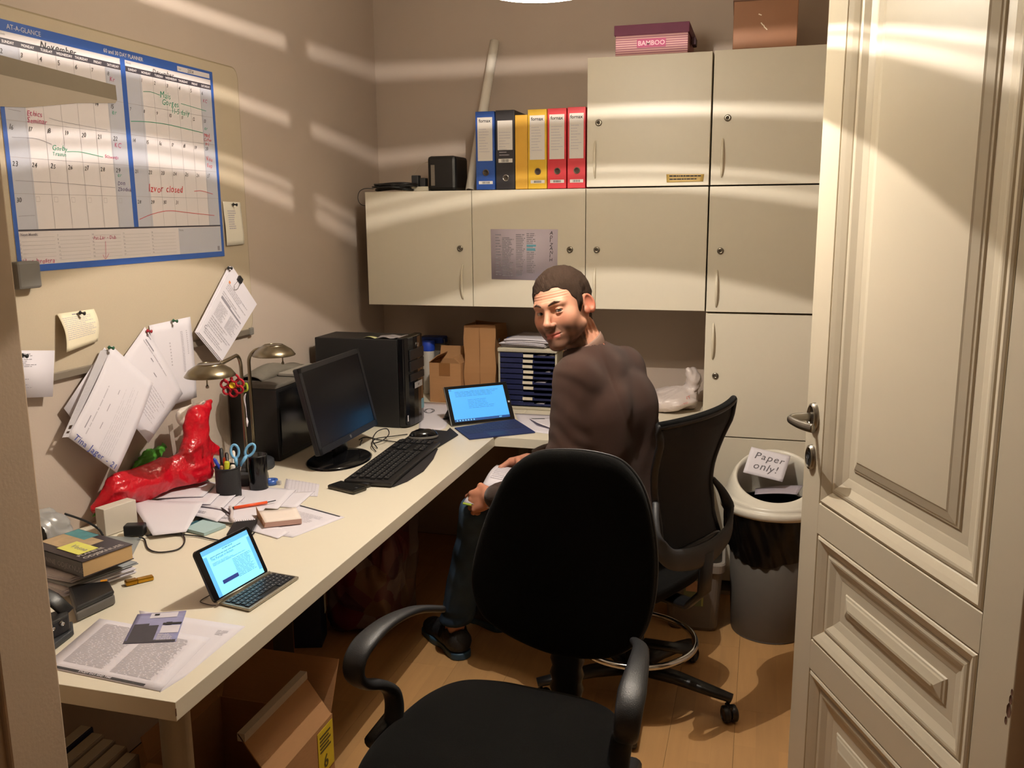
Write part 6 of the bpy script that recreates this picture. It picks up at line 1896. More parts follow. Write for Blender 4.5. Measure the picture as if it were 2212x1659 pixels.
dpaper('blue-grey photo postcard lying on the printed sheets', [(0.4628, -2.2197, 0.741), (0.5594, -2.1845, 0.741), (0.4929, -2.0559, 0.741), (0.4023, -2.0979, 0.741)], 0.0022, mt=pc_mat, prints=[
    ('photo_print', mat('photo_dark', '34323c', 0.4, var=0.2, scale=60), lambda s, m: (s.rect(m, 0.05, 0.05, 0.35, 0.62), s.rect(m, 0.35, 0.05, 0.55, 0.55), s.rect(m, 0.02, 0.0, 0.98, 0.07))),
    ('photo_lights', mat('photo_light', 'cfcbd6', 0.4, var=0.1), lambda s, m: (s.rect(m, 0.30, 0.80, 0.85, 0.97), s.rect(m, 0.62, 0.28, 0.98, 0.52), s.dashes(m, 0.60, 0.25, 0.35, 0.2, 6, seed=2, fill=0.5))),
    ('plane_print', m_inkd, lambda s, m: (s.rect(m, 0.62, 0.555, 0.99, 0.61, lift=0.0012), s.rect(m, 0.68, 0.54, 0.80, 0.63, lift=0.0012), s.rect(m, 0.38, 0.88, 0.48, 0.94, lift=0.0012)))])

# ---------------------------------------------------------------- chairs
m_fab = mat('black_fabric', '070707', 0.95, spec=0.12, var=0.25, scale=400, bump=0.5, bscale=900, sheen=0.04)
m_arm = mat('arm_plastic', '1e1f22', 0.45, var=0.1, bump=0.25, bscale=500)
def pad(outline, T0, T1, sm=2, crown=1.0, n=90, rings=12):
    """cushion over a closed 2D outline; T0 front bulge, T1 back depth; returns M in local x,y (outline), z front"""
    ol = [p.to_2d() for p in spline([(x, y, 0) for x, y in outline], 6, closed=True)]
    c = Vector((sum(p.x for p in ol) / len(ol), sum(p.y for p in ol) / len(ol)))
    m = M()
    vs, fs = [], []
    N = len(ol)
    prof = []
    for k in range(rings + 1):
        a = PI / 2 * k / rings
        prof.append((math.sin(a) ** 0.55, T0 * (math.cos(a) ** 0.5)))
    for k in range(rings - 1, -1, -1):
        a = PI / 2 * k / rings
        prof.append((math.sin(a) ** 0.55, -T1 * (math.cos(a) ** 0.5)))
    vs.append(Vector((c.x, c.y, T0)))
    for s, z in prof[1:-1]:
        for p in ol:
            q = c + (p - c) * s
            vs.append(Vector((q.x, q.y, z)))
    vs.append(Vector((c.x, c.y, -T1)))
    R_ = len(prof) - 2
    for i in range(N):
        j = (i + 1) % N
        fs.append((0, 1 + i, 1 + j))
        for r in range(R_ - 1):
            fs.append((1 + r * N + i, 1 + (r + 1) * N + i, 1 + (r + 1) * N + j, 1 + r * N + j))
        fs.append((1 + (R_ - 1) * N + i, len(vs) - 1, 1 + (R_ - 1) * N + j))
    m.add(vs, fs, 0, True)
    m.ol = ol
    return m
def star_base(root, c, r, a0, m, zhub=0.10, n=5, caster_r=0.027):
    """five castor legs; world coordinates, each leg and castor a part"""
    for k in range(n):
        a = a0 + 2 * PI * k / n
        d = V(math.cos(a), math.sin(a), 0)
        s = V(-d.y, d.x, 0)
        b = V(c[0], c[1], 0)
        lgm = M().sweep([b + d * 0.03 + V(0, 0, zhub), b + d * r * 0.45 + V(0, 0, zhub - 0.004), b + d * r * 0.85 + V(0, 0, zhub - 0.022), b + d * (r + 0.012) + V(0, 0, zhub - 0.030)], [0.060, 0.052, 0.042, 0.036], [0.040, 0.036, 0.028, 0.022], s, r=0.35)
        l = obj('leg', lgm, m, root, world=True)
        w_ = M()
        ca = a + 0.7 + k
        cd_ = V(math.cos(ca), math.sin(ca), 0)
        cc_ = b + d * r + V(0, 0, caster_r + 0.001) - V(-cd_.y, cd_.x, 0) * 0.014
        fr_ = frame((0, 0, 0), cd_, V(-cd_.y, cd_.x, 0))
        wheel = M().lathe([(0, -0.010), (caster_r * 0.75, -0.010), (caster_r, -0.006), (caster_r, 0.006), (caster_r * 0.75, 0.010), (0, 0.010)], n=20)
        for off in (-0.0125, 0.0125):
            w_.add([cc_ + cd_ * off + (V(-cd_.y, cd_.x, 0) * p[0] + V(0, 0, 1) * p[1] + cd_ * p[2]) for p in wheel.v], wheel.f, 0, True)
        w_.box((-0.006, -0.012, -0.004), (0.006, 0.022, 0.026), T=Matrix.Translation(cc_) @ fr_)
        w_.tube([b + d * r + V(0, 0, caster_r * 1.6), b + d * r + V(0, 0, zhub - 0.02)], 0.006, n=8)
        obj('castor', w_, m_black, l, world=True)
# ---- foreground chair, facing the photographer
cx, cy = 1.165, -1.955
F1 = V(-0.1, -0.995, 0)
R1 = V(0.995, -0.1, 0)
ch = thing('office_chair', 'empty black office chair with looped armrests turned toward the photographer', 'chair', (cx, cy, 0))
def L1(x, y, z):
    return V(cx, cy, 0) + R1 * x + F1 * y + V(0, 0, z)
so = [(0, -0.235), (0.10, -0.232), (0.185, -0.20), (0.232, -0.12), (0.250, 0.0), (0.252, 0.12), (0.225, 0.215), (0.12, 0.245), (0, 0.25), (-0.12, 0.245), (-0.225, 0.215), (-0.252, 0.12), (-0.250, 0.0), (-0.232, -0.12), (-0.185, -0.20), (-0.10, -0.232)]
sp = pad(so, 0.045, 0.045)
sp.v = [tuple(L1(p[0], p[1], 0.455 + p[2] - 0.018 * max(0, (p[1] - 0.12) / 0.12) ** 2 + 0.10 * (p[0] ** 2))) for p in sp.v]
obj('seat', sp, m_fab, ch, world=True)
sh_m = pad([(x * 0.9, y * 0.9) for x, y in so], 0.004, 0.030)
sh_m.v = [tuple(L1(p[0], p[1], 0.415 + p[2])) for p in sh_m.v]
obj('seat_shell', sh_m, m_arm, ch, world=True)
bo = [(0.004, 0.21), (0.083, 0.208), (0.139, 0.192), (0.185, 0.141), (0.213, 0.059), (0.227, -0.035), (0.223, -0.131), (0.199, -0.205), (0.152, -0.25), (0.087, -0.27), (-0.004, -0.275), (-0.1, -0.254), (-0.174, -0.218), (-0.207, -0.173), (-0.219, -0.106), (-0.203, -0.012), (-0.171, 0.082), (-0.133, 0.153), (-0.076, 0.196)]
til = math.radians(9)
U1 = V(0, 0, 1) * math.cos(til) - F1 * math.sin(til)
N1 = V(0, 0, 1) * math.sin(til) + F1 * math.cos(til)
BC = V(1.225, -1.63, 0.82)
bpad = pad(bo, 0.030, 0.020)
bend = lambda x, y: 0.35 * x * x + 0.25 * (y + 0.05) ** 2
bpad.v = [tuple(BC + R1 * p[0] + U1 * p[1] + N1 * (p[2] + bend(p[0], p[1]))) for p in bpad.v]
obj('backrest', bpad, m_fab, ch, world=True)
bs = pad([(x * 1.012, y * 1.010) for x, y in bo], 0.004, 0.022)
bs.v = [tuple(BC + R1 * p[0] + U1 * p[1] + N1 * (p[2] + bend(p[0], p[1]) - 0.014)) for p in bs.v]
obj('back_shell', bs, mat('shell_plastic', '26272a', 0.4, bump=0.1, bscale=400), ch, world=True)
# post with rubber bellows
pm_ = M()
zs_ = [0.37 + 0.018 * k for k in range(14)]
pth = [L1(0.05 - 0.0, -0.285 - 0.06 * (z - 0.4), z) for z in zs_]
pm_.sweep(pth, [0.082 if k % 2 else 0.072 for k in range(14)], [0.040 if k % 2 else 0.032 for k in range(14)], R1, r=0.3)
obj('back_post', pm_, m_black, ch, world=True)
obj('post_bracket', M().sweep([L1(0.05, -0.28, 0.375), L1(0.03, -0.20, 0.385), L1(0.0, -0.02, 0.40)], 0.07, 0.02, R1), m_arm, ch, world=True)
for sx in (-1, 1):
    pa = spline([L1(sx * 0.232, -0.205, 0.652), L1(sx * 0.262, -0.13, 0.678), L1(sx * 0.279, -0.04, 0.690), L1(sx * 0.288, 0.04, 0.684), L1(sx * 0.292, 0.088, 0.662), L1(sx * 0.291, 0.100, 0.628), L1(sx * 0.284, 0.078, 0.598), L1(sx * 0.272, 0.035, 0.576), L1(sx * 0.260, 0.006, 0.550), L1(sx * 0.254, 0.002, 0.515), L1(sx * 0.252, 0.012, 0.475), L1(sx * 0.245, 0.016, 0.445), L1(sx * 0.20, 0.016, 0.418)], 5)
    nP = len(pa)
    ws = [0.022 + 0.034 * min(1, i / 16) if i < 17 else 0.056 - 0.010 * min(1, (i - 16) / 14) for i in range(nP)]
    hs = [0.016 + 0.008 * min(1, i / 20) for i in range(nP)]
    ar = obj('armrest', M().sweep(pa, ws, hs, R1, r=0.42, n=16), m_arm, ch, world=True)
    obj('arm_bracket', M().sweep([L1(sx * 0.275, -0.035, 0.470), L1(sx * 0.272, 0.075, 0.462)], 0.034, 0.034, (0, 0, 1), r=0.45), m_arm, ar, world=True)
obj('column', M().lathe([(0, 0.10), (0.028, 0.10), (0.028, 0.26), (0.024, 0.26), (0.024, 0.40), (0, 0.40)], (cx, cy, 0), n=20), m_black, ch, world=True)
star_base(ch, (cx, cy), 0.29, -0.3, m_arm)
# ---- drafting chair the man sits on
ax, ay = 1.30, -0.87
F2 = V(-0.89, 0.456, 0).normalized()
R2 = V(0.456, 0.89, 0).normalized()
c2 = thing('drafting_chair', 'black mesh-backed swivel chair with a chrome foot ring under the seated man', 'chair', (ax, ay, 0))
def L2(x, y, z):
    return V(ax, ay, 0) + R2 * x + F2 * y + V(0, 0, z)
so2 = [(0, -0.16), (0.12, -0.155), (0.19, -0.12), (0.215, -0.03), (0.225, 0.10), (0.19, 0.19), (0.08, 0.22), (0, 0.225), (-0.08, 0.22), (-0.19, 0.19), (-0.225, 0.10), (-0.215, -0.03), (-0.19, -0.12), (-0.12, -0.155)]
sp = pad(so2, 0.035, 0.04)
SZ = 0.466
sp.v = [tuple(L2(p[0], p[1], SZ - 0.035 + p[2])) for p in sp.v]
obj('seat', sp, m_fab, c2, world=True)
def backS(u, v):
    """u across, v up"""
    z = 0.600 + 0.390 * v
    hw = 0.155 - 0.010 * math.sin(PI * min(1, v * 1.6)) + 0.055 * v ** 2.2
    y = -0.205 + 0.040 * math.sin(PI * min(1, v * 1.15)) - 0.005 * v
    x = (u - 0.5) * 2 * hw
    zz = z - (0.03 * (2 * abs(u - 0.5)) ** 2.5) * (1 if v < 0.2 else 0) - 0.0 
    zz += 0.012 * (u - 0.5) * v
    return L2(x, y - 0.040 * (1 - (2 * u - 1) ** 2) * 0.9, zz)
mm = mat('mesh_fabric', '131316', 0.7, var=0.2, scale=500, bump=0.8, bscale=1200)
obj('mesh_back', M().grid(backS, 22, 26, thick=0.006), mm, c2, world=True)
rimp = [backS(i / 14, 1.0) for i in range(15)] + [backS(1.0, 1 - j / 20) for j in range(1, 21)] + [backS(1 - i / 14, 0) for i in range(1, 15)] + [backS(0.0, j / 20) for j in range(1, 20)]
obj('back_frame', M().tube(rimp, 0.0115, n=10, closed=True), m_black, c2, world=True)
tpad = M().sweep([backS(i / 14, 0.995) + V(0, 0, 0.004) for i in range(15)], 0.026, 0.022, (0, 0, 1), r=0.45)
obj('top_roll', tpad, m_fab, c2, world=True)
lowp = spline([L2(0.160, -0.175, 0.745), L2(0.188, -0.195, 0.70), L2(0.200, -0.215, 0.64), L2(0.165, -0.235, 0.590), L2(0.08, -0.25, 0.570), L2(0, -0.255, 0.565), L2(-0.08, -0.25, 0.570), L2(-0.165, -0.235, 0.590), L2(-0.200, -0.215, 0.64), L2(-0.188, -0.195, 0.70), L2(-0.160, -0.175, 0.745)], 6)
nP = len(lowp)
obj('lumbar_frame', M().sweep(lowp, [0.016 + 0.062 * math.sin(PI * i / (nP - 1)) ** 1.5 for i in range(nP)], 0.020, (0, 0, 1), r=0.45, n=14), m_dkgrey, c2, world=True)
obj('back_stem', M().sweep([L2(0, -0.255, 0.57), L2(0, -0.25, 0.44), L2(0, -0.20, 0.385), L2(0, -0.05, 0.385)], 0.07, 0.025, R2, r=0.4), m_black, c2, world=True)
obj('column', M().lathe([(0, 0.08), (0.030, 0.08), (0.030, 0.27), (0.024, 0.275), (0.024, 0.40), (0.09, 0.405), (0.09, 0.42), (0, 0.42)], (ax, ay, 0), n=24), m_black, c2, world=True)
rg = M().tube([(ax + 0.195 * math.cos(t), ay + 0.195 * math.sin(t), 0.205) for t in [2 * PI * i / 56 for i in range(56)]], 0.0105, n=10, closed=True)
fr_ = obj('foot_ring', rg, m_chrome, c2, world=True, label='chrome foot ring')
for k in range(3):
    a = -0.2 + k * 2 * PI / 3
    obj('ring_spoke', M().sweep([(ax + 0.03 * math.cos(a), ay + 0.03 * math.sin(a), 0.195), (ax + 0.19 * math.cos(a), ay + 0.19 * math.sin(a), 0.205)], 0.05, 0.02, (-math.sin(a), math.cos(a), 0)), m_black, fr_, world=True)
star_base(c2, (ax, ay), 0.312, math.radians(-12.5), m_black, zhub=0.105)

# ---------------------------------------------------------------- waste bins
pb = thing('waste_bin', 'tall grey paper bin with black liner and white hooded lid', 'bin', (1.728, -0.255, 0))
m_binb = mat('bin_grey', '58544f', 0.5, var=0.04)
obj('body', M().lathe([(0, 0.002), (0.134, 0.002), (0.138, 0.010), (0.160, 0.50), (0.156, 0.50), (0.134, 0.012), (0, 0.010)], n=56), m_binb, pb)
def liner(u, v):
    a = 2 * PI * u
    z = 0.505 - (0.190 + 0.014 * math.sin(3 * a + 1) + 0.003 * math.sin(11 * a)) * v
    r = 0.183 - 0.026 * v ** 1.6 + 0.006 * math.sin(9 * a + 5 * v) * (1 - v * .6) + 0.003 * math.sin(23 * a - 9 * v)
    return (r * math.cos(a), r * math.sin(a), z)
obj('black_liner', M().grid(liner, 120, 14, closed_u=True), mat('bin_liner', '060607', 0.34, bump=0.4, scale=20, bscale=30, spec=0.35), pb, label='shiny black bin liner turned over the rim')
m_lid = mat('lid_white', 'd8d2c4', 0.35, var=0.015)
def lidf(prof):
    vs = []
    def fn(u, v):
        a = 2 * PI * u
        k = v * (len(prof) - 1)
        i = min(int(k), len(prof) - 2)
        t = k - i
        r = prof[i][0] * (1 - t) + prof[i + 1][0] * t
        z = prof[i][1] * (1 - t) + prof[i + 1][1] * t
        tl = prof[i][2] * (1 - t) + prof[i + 1][2] * t
        return (r * math.cos(a), r * math.sin(a), z + tl * math.sin(a))
    return M().grid(fn, 72, (len(prof) - 1) * 2 + 1, closed_u=True)
obj('lid', lidf([(0.182, 0.490, 0), (0.192, 0.492, 0), (0.194, 0.515, 0), (0.184, 0.523, 0.002), (0.180, 0.540, 0.006), (0.174, 0.548, 0.012), (0.166, 0.575, 0.035), (0.152, 0.603, 0.056), (0.142, 0.611, 0.062), (0.135, 0.606, 0.060), (0.134, 0.585, 0.056), (0.150, 0.55, 0.03), (0.168, 0.52, 0.0), (0.172, 0.492, 0)]), m_lid, pb)
obj('inner_liner', M().lathe([(0.150, 0.50), (0.145, 0.40), (0.10, 0.34), (0, 0.33)], n=40), mat('bin_liner', '0c0c0e'), pb)
paper('grey paper thrown inside the paper bin', [(1.6593, -0.3, 0.5448), (1.8091, -0.3, 0.5565), (1.8346, -0.18, 0.5574), (1.662, -0.18, 0.5316)], lambda u, v: 0.004 * math.sin(PI * u), mat('bin_paper', 'a29aa6', 0.7))
paper('white card note taped into the paper bin\'s opening', [(1.614, -0.245, 0.6111), (1.7569, -0.245, 0.5837), (1.7849, -0.165, 0.6639), (1.64, -0.165, 0.6909)], lambda u, v: 0.004 * math.sin(PI * v), m_paper,
      prints=[('pencil_lettering', mat('pencil', '5a565c', 0.7), lambda s, m: (s.text(m, 'Paper', 0.14, 0.60, 0.042, jit=0.06), s.text(m, 'only!', 0.18, 0.22, 0.042, jit=0.06)))], name='note')
gbn = thing('waste_bin', 'low square grey bin with a picture label beside the tall paper bin', 'bin', (1.446, -0.235, 0), 0.03)
m_bin2 = mat('bin_taupe', '716a63', 0.45, var=0.03)
def sqb(hw, hd, z, rr=0.03, n=6):
    out = []
    for sx, sy, a0 in ((1, 1, 0), (-1, 1, 90), (-1, -1, 180), (1, -1, 270)):
        for k in range(n):
            a = math.radians(a0 + 90 * k / (n - 1))
            out.append(V(sx * (hw - rr) + rr * math.cos(a), sy * (hd - rr) + rr * math.sin(a), z))
    return out
loops = [sqb(0.090, 0.105, 0.003), sqb(0.094, 0.110, 0.015), sqb(0.108, 0.132, 0.265), sqb(0.109, 0.133, 0.268), sqb(0.104, 0.128, 0.268), sqb(0.090, 0.106, 0.016)]
bmn = M()
n_ = len(loops[0])
for A, B in zip(loops, loops[1:]):
    for i in range(n_):
        j = (i + 1) % n_
        bmn.add([A[i], A[j], B[j], B[i]], [(0, 1, 2, 3)], 0, False)
bmn.add(loops[0], [tuple(range(n_))[::-1]])
bmn.add(loops[-1], [tuple(range(n_))])
obj('body', bmn, m_bin2, gbn)
rl = [sqb(0.104, 0.129, 0.286), sqb(0.114, 0.141, 0.286), sqb(0.117, 0.144, 0.280), sqb(0.115, 0.142, 0.250), sqb(0.108, 0.133, 0.255)]
rm_ = M()
for A, B in zip(rl, rl[1:] + rl[:1]):
    for i in range(n_):
        j = (i + 1) % n_
        rm_.add([A[i], A[j], B[j], B[i]], [(3, 2, 1, 0)], 0, True)
obj('rim', rm_, mat('bin_rim', '8b837b', 0.4), gbn)
def lyz(x, z, o=0.0012):
    return V(x, -0.110 - 0.022 * (z - 0.015) / 0.25 - o, z)
lb = obj('picture_label', M().prism([lyz(-0.035, 0.105), lyz(0.040, 0.105), lyz(0.042, 0.215), lyz(-0.033, 0.215)], (0, -0.0006, 0)), mat('label_green', '6f7a5c', 0.5, var=0.2, scale=30), gbn)
obj('face_print', M().prism([lyz(-0.026, 0.165, 0.0022), lyz(0.030, 0.165, 0.0022), lyz(0.030, 0.210, 0.0022), lyz(-0.026, 0.210, 0.0022)], (0, -0.0003, 0)), mat('label_skin', 'b08a6a', 0.5, var=0.35, scale=40), lb)
obj('edge_print', M().prism([lyz(0.032, 0.107, 0.0022), lyz(0.039, 0.107, 0.0022), lyz(0.041, 0.213, 0.0022), lyz(0.034, 0.213, 0.0022)], (0, -0.0003, 0)), mat('label_lime', 'a3a866', 0.5), lb)

# ---------------------------------------------------------------- under the desk
oc = thing('carton', 'large open cardboard box with a yellow sticker under the desk\'s near end', 'box', (0.455, -1.87, 0))
BX0, BX1, BY0, BY1, BZ = 0.29, 0.622, -1.985, -1.675, 0.300
carton(oc, BX0, BX1, BY0, BY1, 0.001, BZ, m_card, [
    (((BX1, BY0 + 0.01, BZ), (BX1, BY1 - 0.005, BZ)), (-1, 0, 0), 0.135, 0.62),
    (((BX0 + 0.005, BY1, BZ), (BX1 - 0.005, BY1, BZ)), (0, 1, 0), 0.135, 0.45),
    (((BX0, BY0 + 0.01, BZ), (BX0, BY1 - 0.01, BZ)), (-1, 0, 0), 0.06, 0.2),
    (((BX0 + 0.01, BY0, BZ), (BX1 - 0.01, BY0, BZ)), (0, -1, 0), 0.17, 1.9)])
fe = V(BX1, 0, BZ) + V(-math.sin(0.62), 0, math.cos(0.62)) * 0.135
obj('flap_edge', M().box((fe.x - 0.004, BY0 + 0.01, fe.z - 0.018), (fe.x + 0.0155, BY1 - 0.006, fe.z + 0.002)), mat('torn_white', 'b5aa9c', 0.8, var=0.1, scale=80), oc, world=True)
ys = obj('yellow_sticker', M().box((BX1 + 0.0005, BY1 - 0.085, BZ - 0.135), (BX1 + 0.0015, BY1 - 0.004, BZ - 0.012)), mat('sticker_yellow_strong', 'd0b81c', 0.5), oc, world=True)
k = M().text('6', (BX1 + 0.0022, BY1 - 0.060, BZ - 0.122), (0, 1, 0), (0, 0, 1), 0.050, bold=True)
for i in range(5):
    k.box((BX1 + 0.0016, BY1 - 0.075, BZ - 0.032 - 0.010 * i), (BX1 + 0.0021, BY1 - 0.018 - 0.01 * (i % 2), BZ - 0.027 - 0.010 * i))
obj('black_print', k, mat('sticker_ink', '4a4210', 0.6), ys, world=True)
paper('worn white paper strip standing behind the open cardboard box', [(0.3, -1.5753, 0.2361), (0.36, -1.6323, 0.2798), (0.36, -1.5708, 0.3824), (0.3, -1.5547, 0.3524)], None, m_paperw)
cb_ = thing('cereal_box', 'upright food carton with an orange and yellow front under the desk', 'box', (0.42, -1.02, 0), 0.55)
c0 = V(*(0.0433, -0.9308, 0))
cb_.location = (c0.x + 0.01, c0.y - 0.02, 0)
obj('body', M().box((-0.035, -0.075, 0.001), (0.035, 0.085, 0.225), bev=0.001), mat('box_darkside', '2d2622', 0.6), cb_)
obj('front_print', M().box((0.0352, -0.073, 0.004), (0.0358, 0.083, 0.222)), mat('box_tan', 'a8794a', 0.6, var=0.3, scale=25), cb_)
obj('red_print', M().box((0.0359, -0.073, 0.004), (0.0363, -0.030, 0.150)), mat('box_redorange', 'c0492a', 0.6), cb_)
obj('yellow_print', M().box((0.0359, -0.073, 0.150), (0.0363, 0.083, 0.222)), mat('box_yellow', 'b89a2e', 0.6), cb_)
bb_ = thing('storage_box', 'dark blue box standing behind the food carton under the desk', 'box', (0.40, -0.80, 0), 0.3)
c1 = V(*(0.0759, -0.7932, 0))
bb_.location = (c1.x, c1.y + 0.02, 0)
obj('body', M().box((-0.06, -0.075, 0.001), (0.045, 0.035, 0.25), bev=0.002), mat('dark_blue_box', '1c2440', 0.5), bb_)
obj('white_edge', M().box((0.0455, 0.005, 0.10), (0.047, 0.033, 0.22)), m_paperw, bb_)
# big patterned carrier bag
def patt():
    m = mat('bag_pattern', '5a3a44', 0.4, var=0.1)
    nt = m.node_tree
    vo = nt.nodes.new('ShaderNodeTexVoronoi')
    vo.inputs['Scale'].default_value = 11
    rp = nt.nodes.new('ShaderNodeValToRGB')
    rp.color_ramp.interpolation = 'CONSTANT'
    e = rp.color_ramp.elements
    e[0].color = rgb('5e3842')
    e[1].position = 0.3
    e[1].color = rgb('74666a')
    for ps, c in ((0.5, '5c1f30'), (0.62, '6a5448'), (0.8, '452538')):
        q = e.new(ps)
        q.color = rgb(c)
    tcx = [n for n in nt.nodes if n.type == 'TEX_COORD'][0]
    nt.links.new(tcx.outputs['Object'], vo.inputs['Vector'])
    sx = nt.nodes.new('ShaderNodeSeparateColor')
    nt.links.new(vo.outputs['Color'], sx.inputs[0])
    nt.links.new(sx.outputs[0], rp.inputs[0])
    nt.links.new(rp.outputs[0], nt.nodes['Principled BSDF'].inputs['Base Color'])
    return m
def f_shop(p):
    w1 = vnoise(p, 14, 51)
    q = p + 0.02 * np.stack([w1, vnoise(p, 13, 52), vnoise(p, 15, 53)], 1)
    d = sd_box(q, (0.235, -0.58, 0.235), (0.15, 0.17, 0.225), None, 0.06)
    d = d + 0.014 * np.abs(np.sin(22 * q[:, 1] + 14 * q[:, 2] + 4 * w1))
    return np.maximum(d, 0.003 - p[:, 2])
sb = thing('shopping_bag', 'large crumpled pink patterned carrier bag under the middle of the desk', 'bag', (0.33, -0.62, 0))
sdf_obj('body', f_shop, (0.02, -0.85, -0.01), (0.46, -0.32, 0.52), 0.014, patt(), sb)
obj('strap', M().sweep(spline([(0.34, -0.65, 0.42), (0.36, -0.66, 0.50), (0.35, -0.60, 0.56), (0.34, -0.54, 0.51), (0.34, -0.52, 0.42)], 6), 0.025, 0.003, (0, 0.2, 1)), mat('strap_plum', '5a2038', 0.6), sb, world=True)
# row of files and books at the near end
fz = V(*(0.0414, -1.8796, 0.2))
for i, (c, lab, h) in enumerate((('20264a', 'navy file leaning first in the row under the desk\'s near end', 0.33), ('b5aca0', 'cream file next to the navy one under the desk', 0.32), ('a39c94', 'grey file in the middle of the row under the desk', 0.315), ('b0a598', 'beige file fourth in the row under the desk', 0.31), ('8e8a86', 'dull grey file at the end of the row under the desk', 0.30))):
    t = thing('file', lab, 'file', (0.085 + 0.0385 * i, -1.915 - 0.008 * i, 0.004), (0, math.radians(-3), math.radians(90)), 'files under the desk')
    obj('cover', M().box((-0.42, -0.018, 0), (0.0, 0.018, h), bev=0.002), mat('file_' + c, c, 0.6, var=0.06), t)
    obj('pages', M().box((-0.416, -0.014, h), (-0.004, 0.014, h + 0.002)), m_paperw, t)
tag(obj('crate', M().box((-0.06, -2.27, 0.001), (0.05, -1.99, 0.26), bev=0.003), mat('crate_brown', '6a5848', 0.7)), 'brown box at the wall behind the files under the desk', 'box')

# ---------------------------------------------------------------- the seated man
F2a, L2a = np.array(F2), np.array(V(0, 0, 1).cross(F2))
def B3(*a):
    return np.array(a, float)
hipC = B3(1.265, -0.862, 0.565)
waist = B3(1.222, -0.862, 0.76)
chest = B3(1.196, -0.868, 0.965)
shC = B3(1.160, -0.872, 1.090)
neckB = B3(1.128, -0.882, 1.172)
HD = B3(1.068, -0.918, 1.288)
shL, elL, wrL = B3(1.128, -0.995, 1.086), B3(1.105, -1.038, 0.785), B3(0.838, -0.935, 0.672)
shR, elR, wrR = B3(1.232, -0.735, 1.080), B3(1.130, -0.560, 0.80), B3(0.905, -0.625, 0.715)
hpL, knL, anL = hipC + L2a * 0.09, B3(0.752, -0.800, 0.560), B3(0.628, -0.735, 0.095)
hpR, knR, anR = hipC - L2a * 0.09, B3(0.860, -0.610, 0.555), B3(0.70, -0.50, 0.095)
# head frame: f forward, s his left, u up
_f0 = np.array([-0.289, -0.957, 0.0])
_s0 = np.array([0.957, -0.289, 0.0])
_ph = math.radians(-4)
_f1 = _f0 * math.cos(_ph) + np.array([0, 0, 1]) * math.sin(_ph)
_u1 = np.cross(_s0, _f1)
_u1 = _u1 if _u1[2] > 0 else -_u1
_ro = math.radians(13)
hs = _s0 * math.cos(_ro) + _u1 * math.sin(_ro)
hu = _u1 * math.cos(_ro) - _s0 * math.sin(_ro)
hf = _f1
HR = np.stack([hs, hf, hu], 1)          # local -> world columns
def to_head(p):
    return (p - HD) @ HR
def from_head(*q):
    return HD + HR @ np.array(q, float)
def mir(fn):
    return fn(1), fn(-1)
def skull(q):
    d = sd_ell(q, (0, -0.010, 0.036), (0.0755, 0.099, 0.084))
    d = smin(d, sd_ell(q, (0, 0.022, 0.010), (0.068, 0.070, 0.080)), 0.02)
    return d
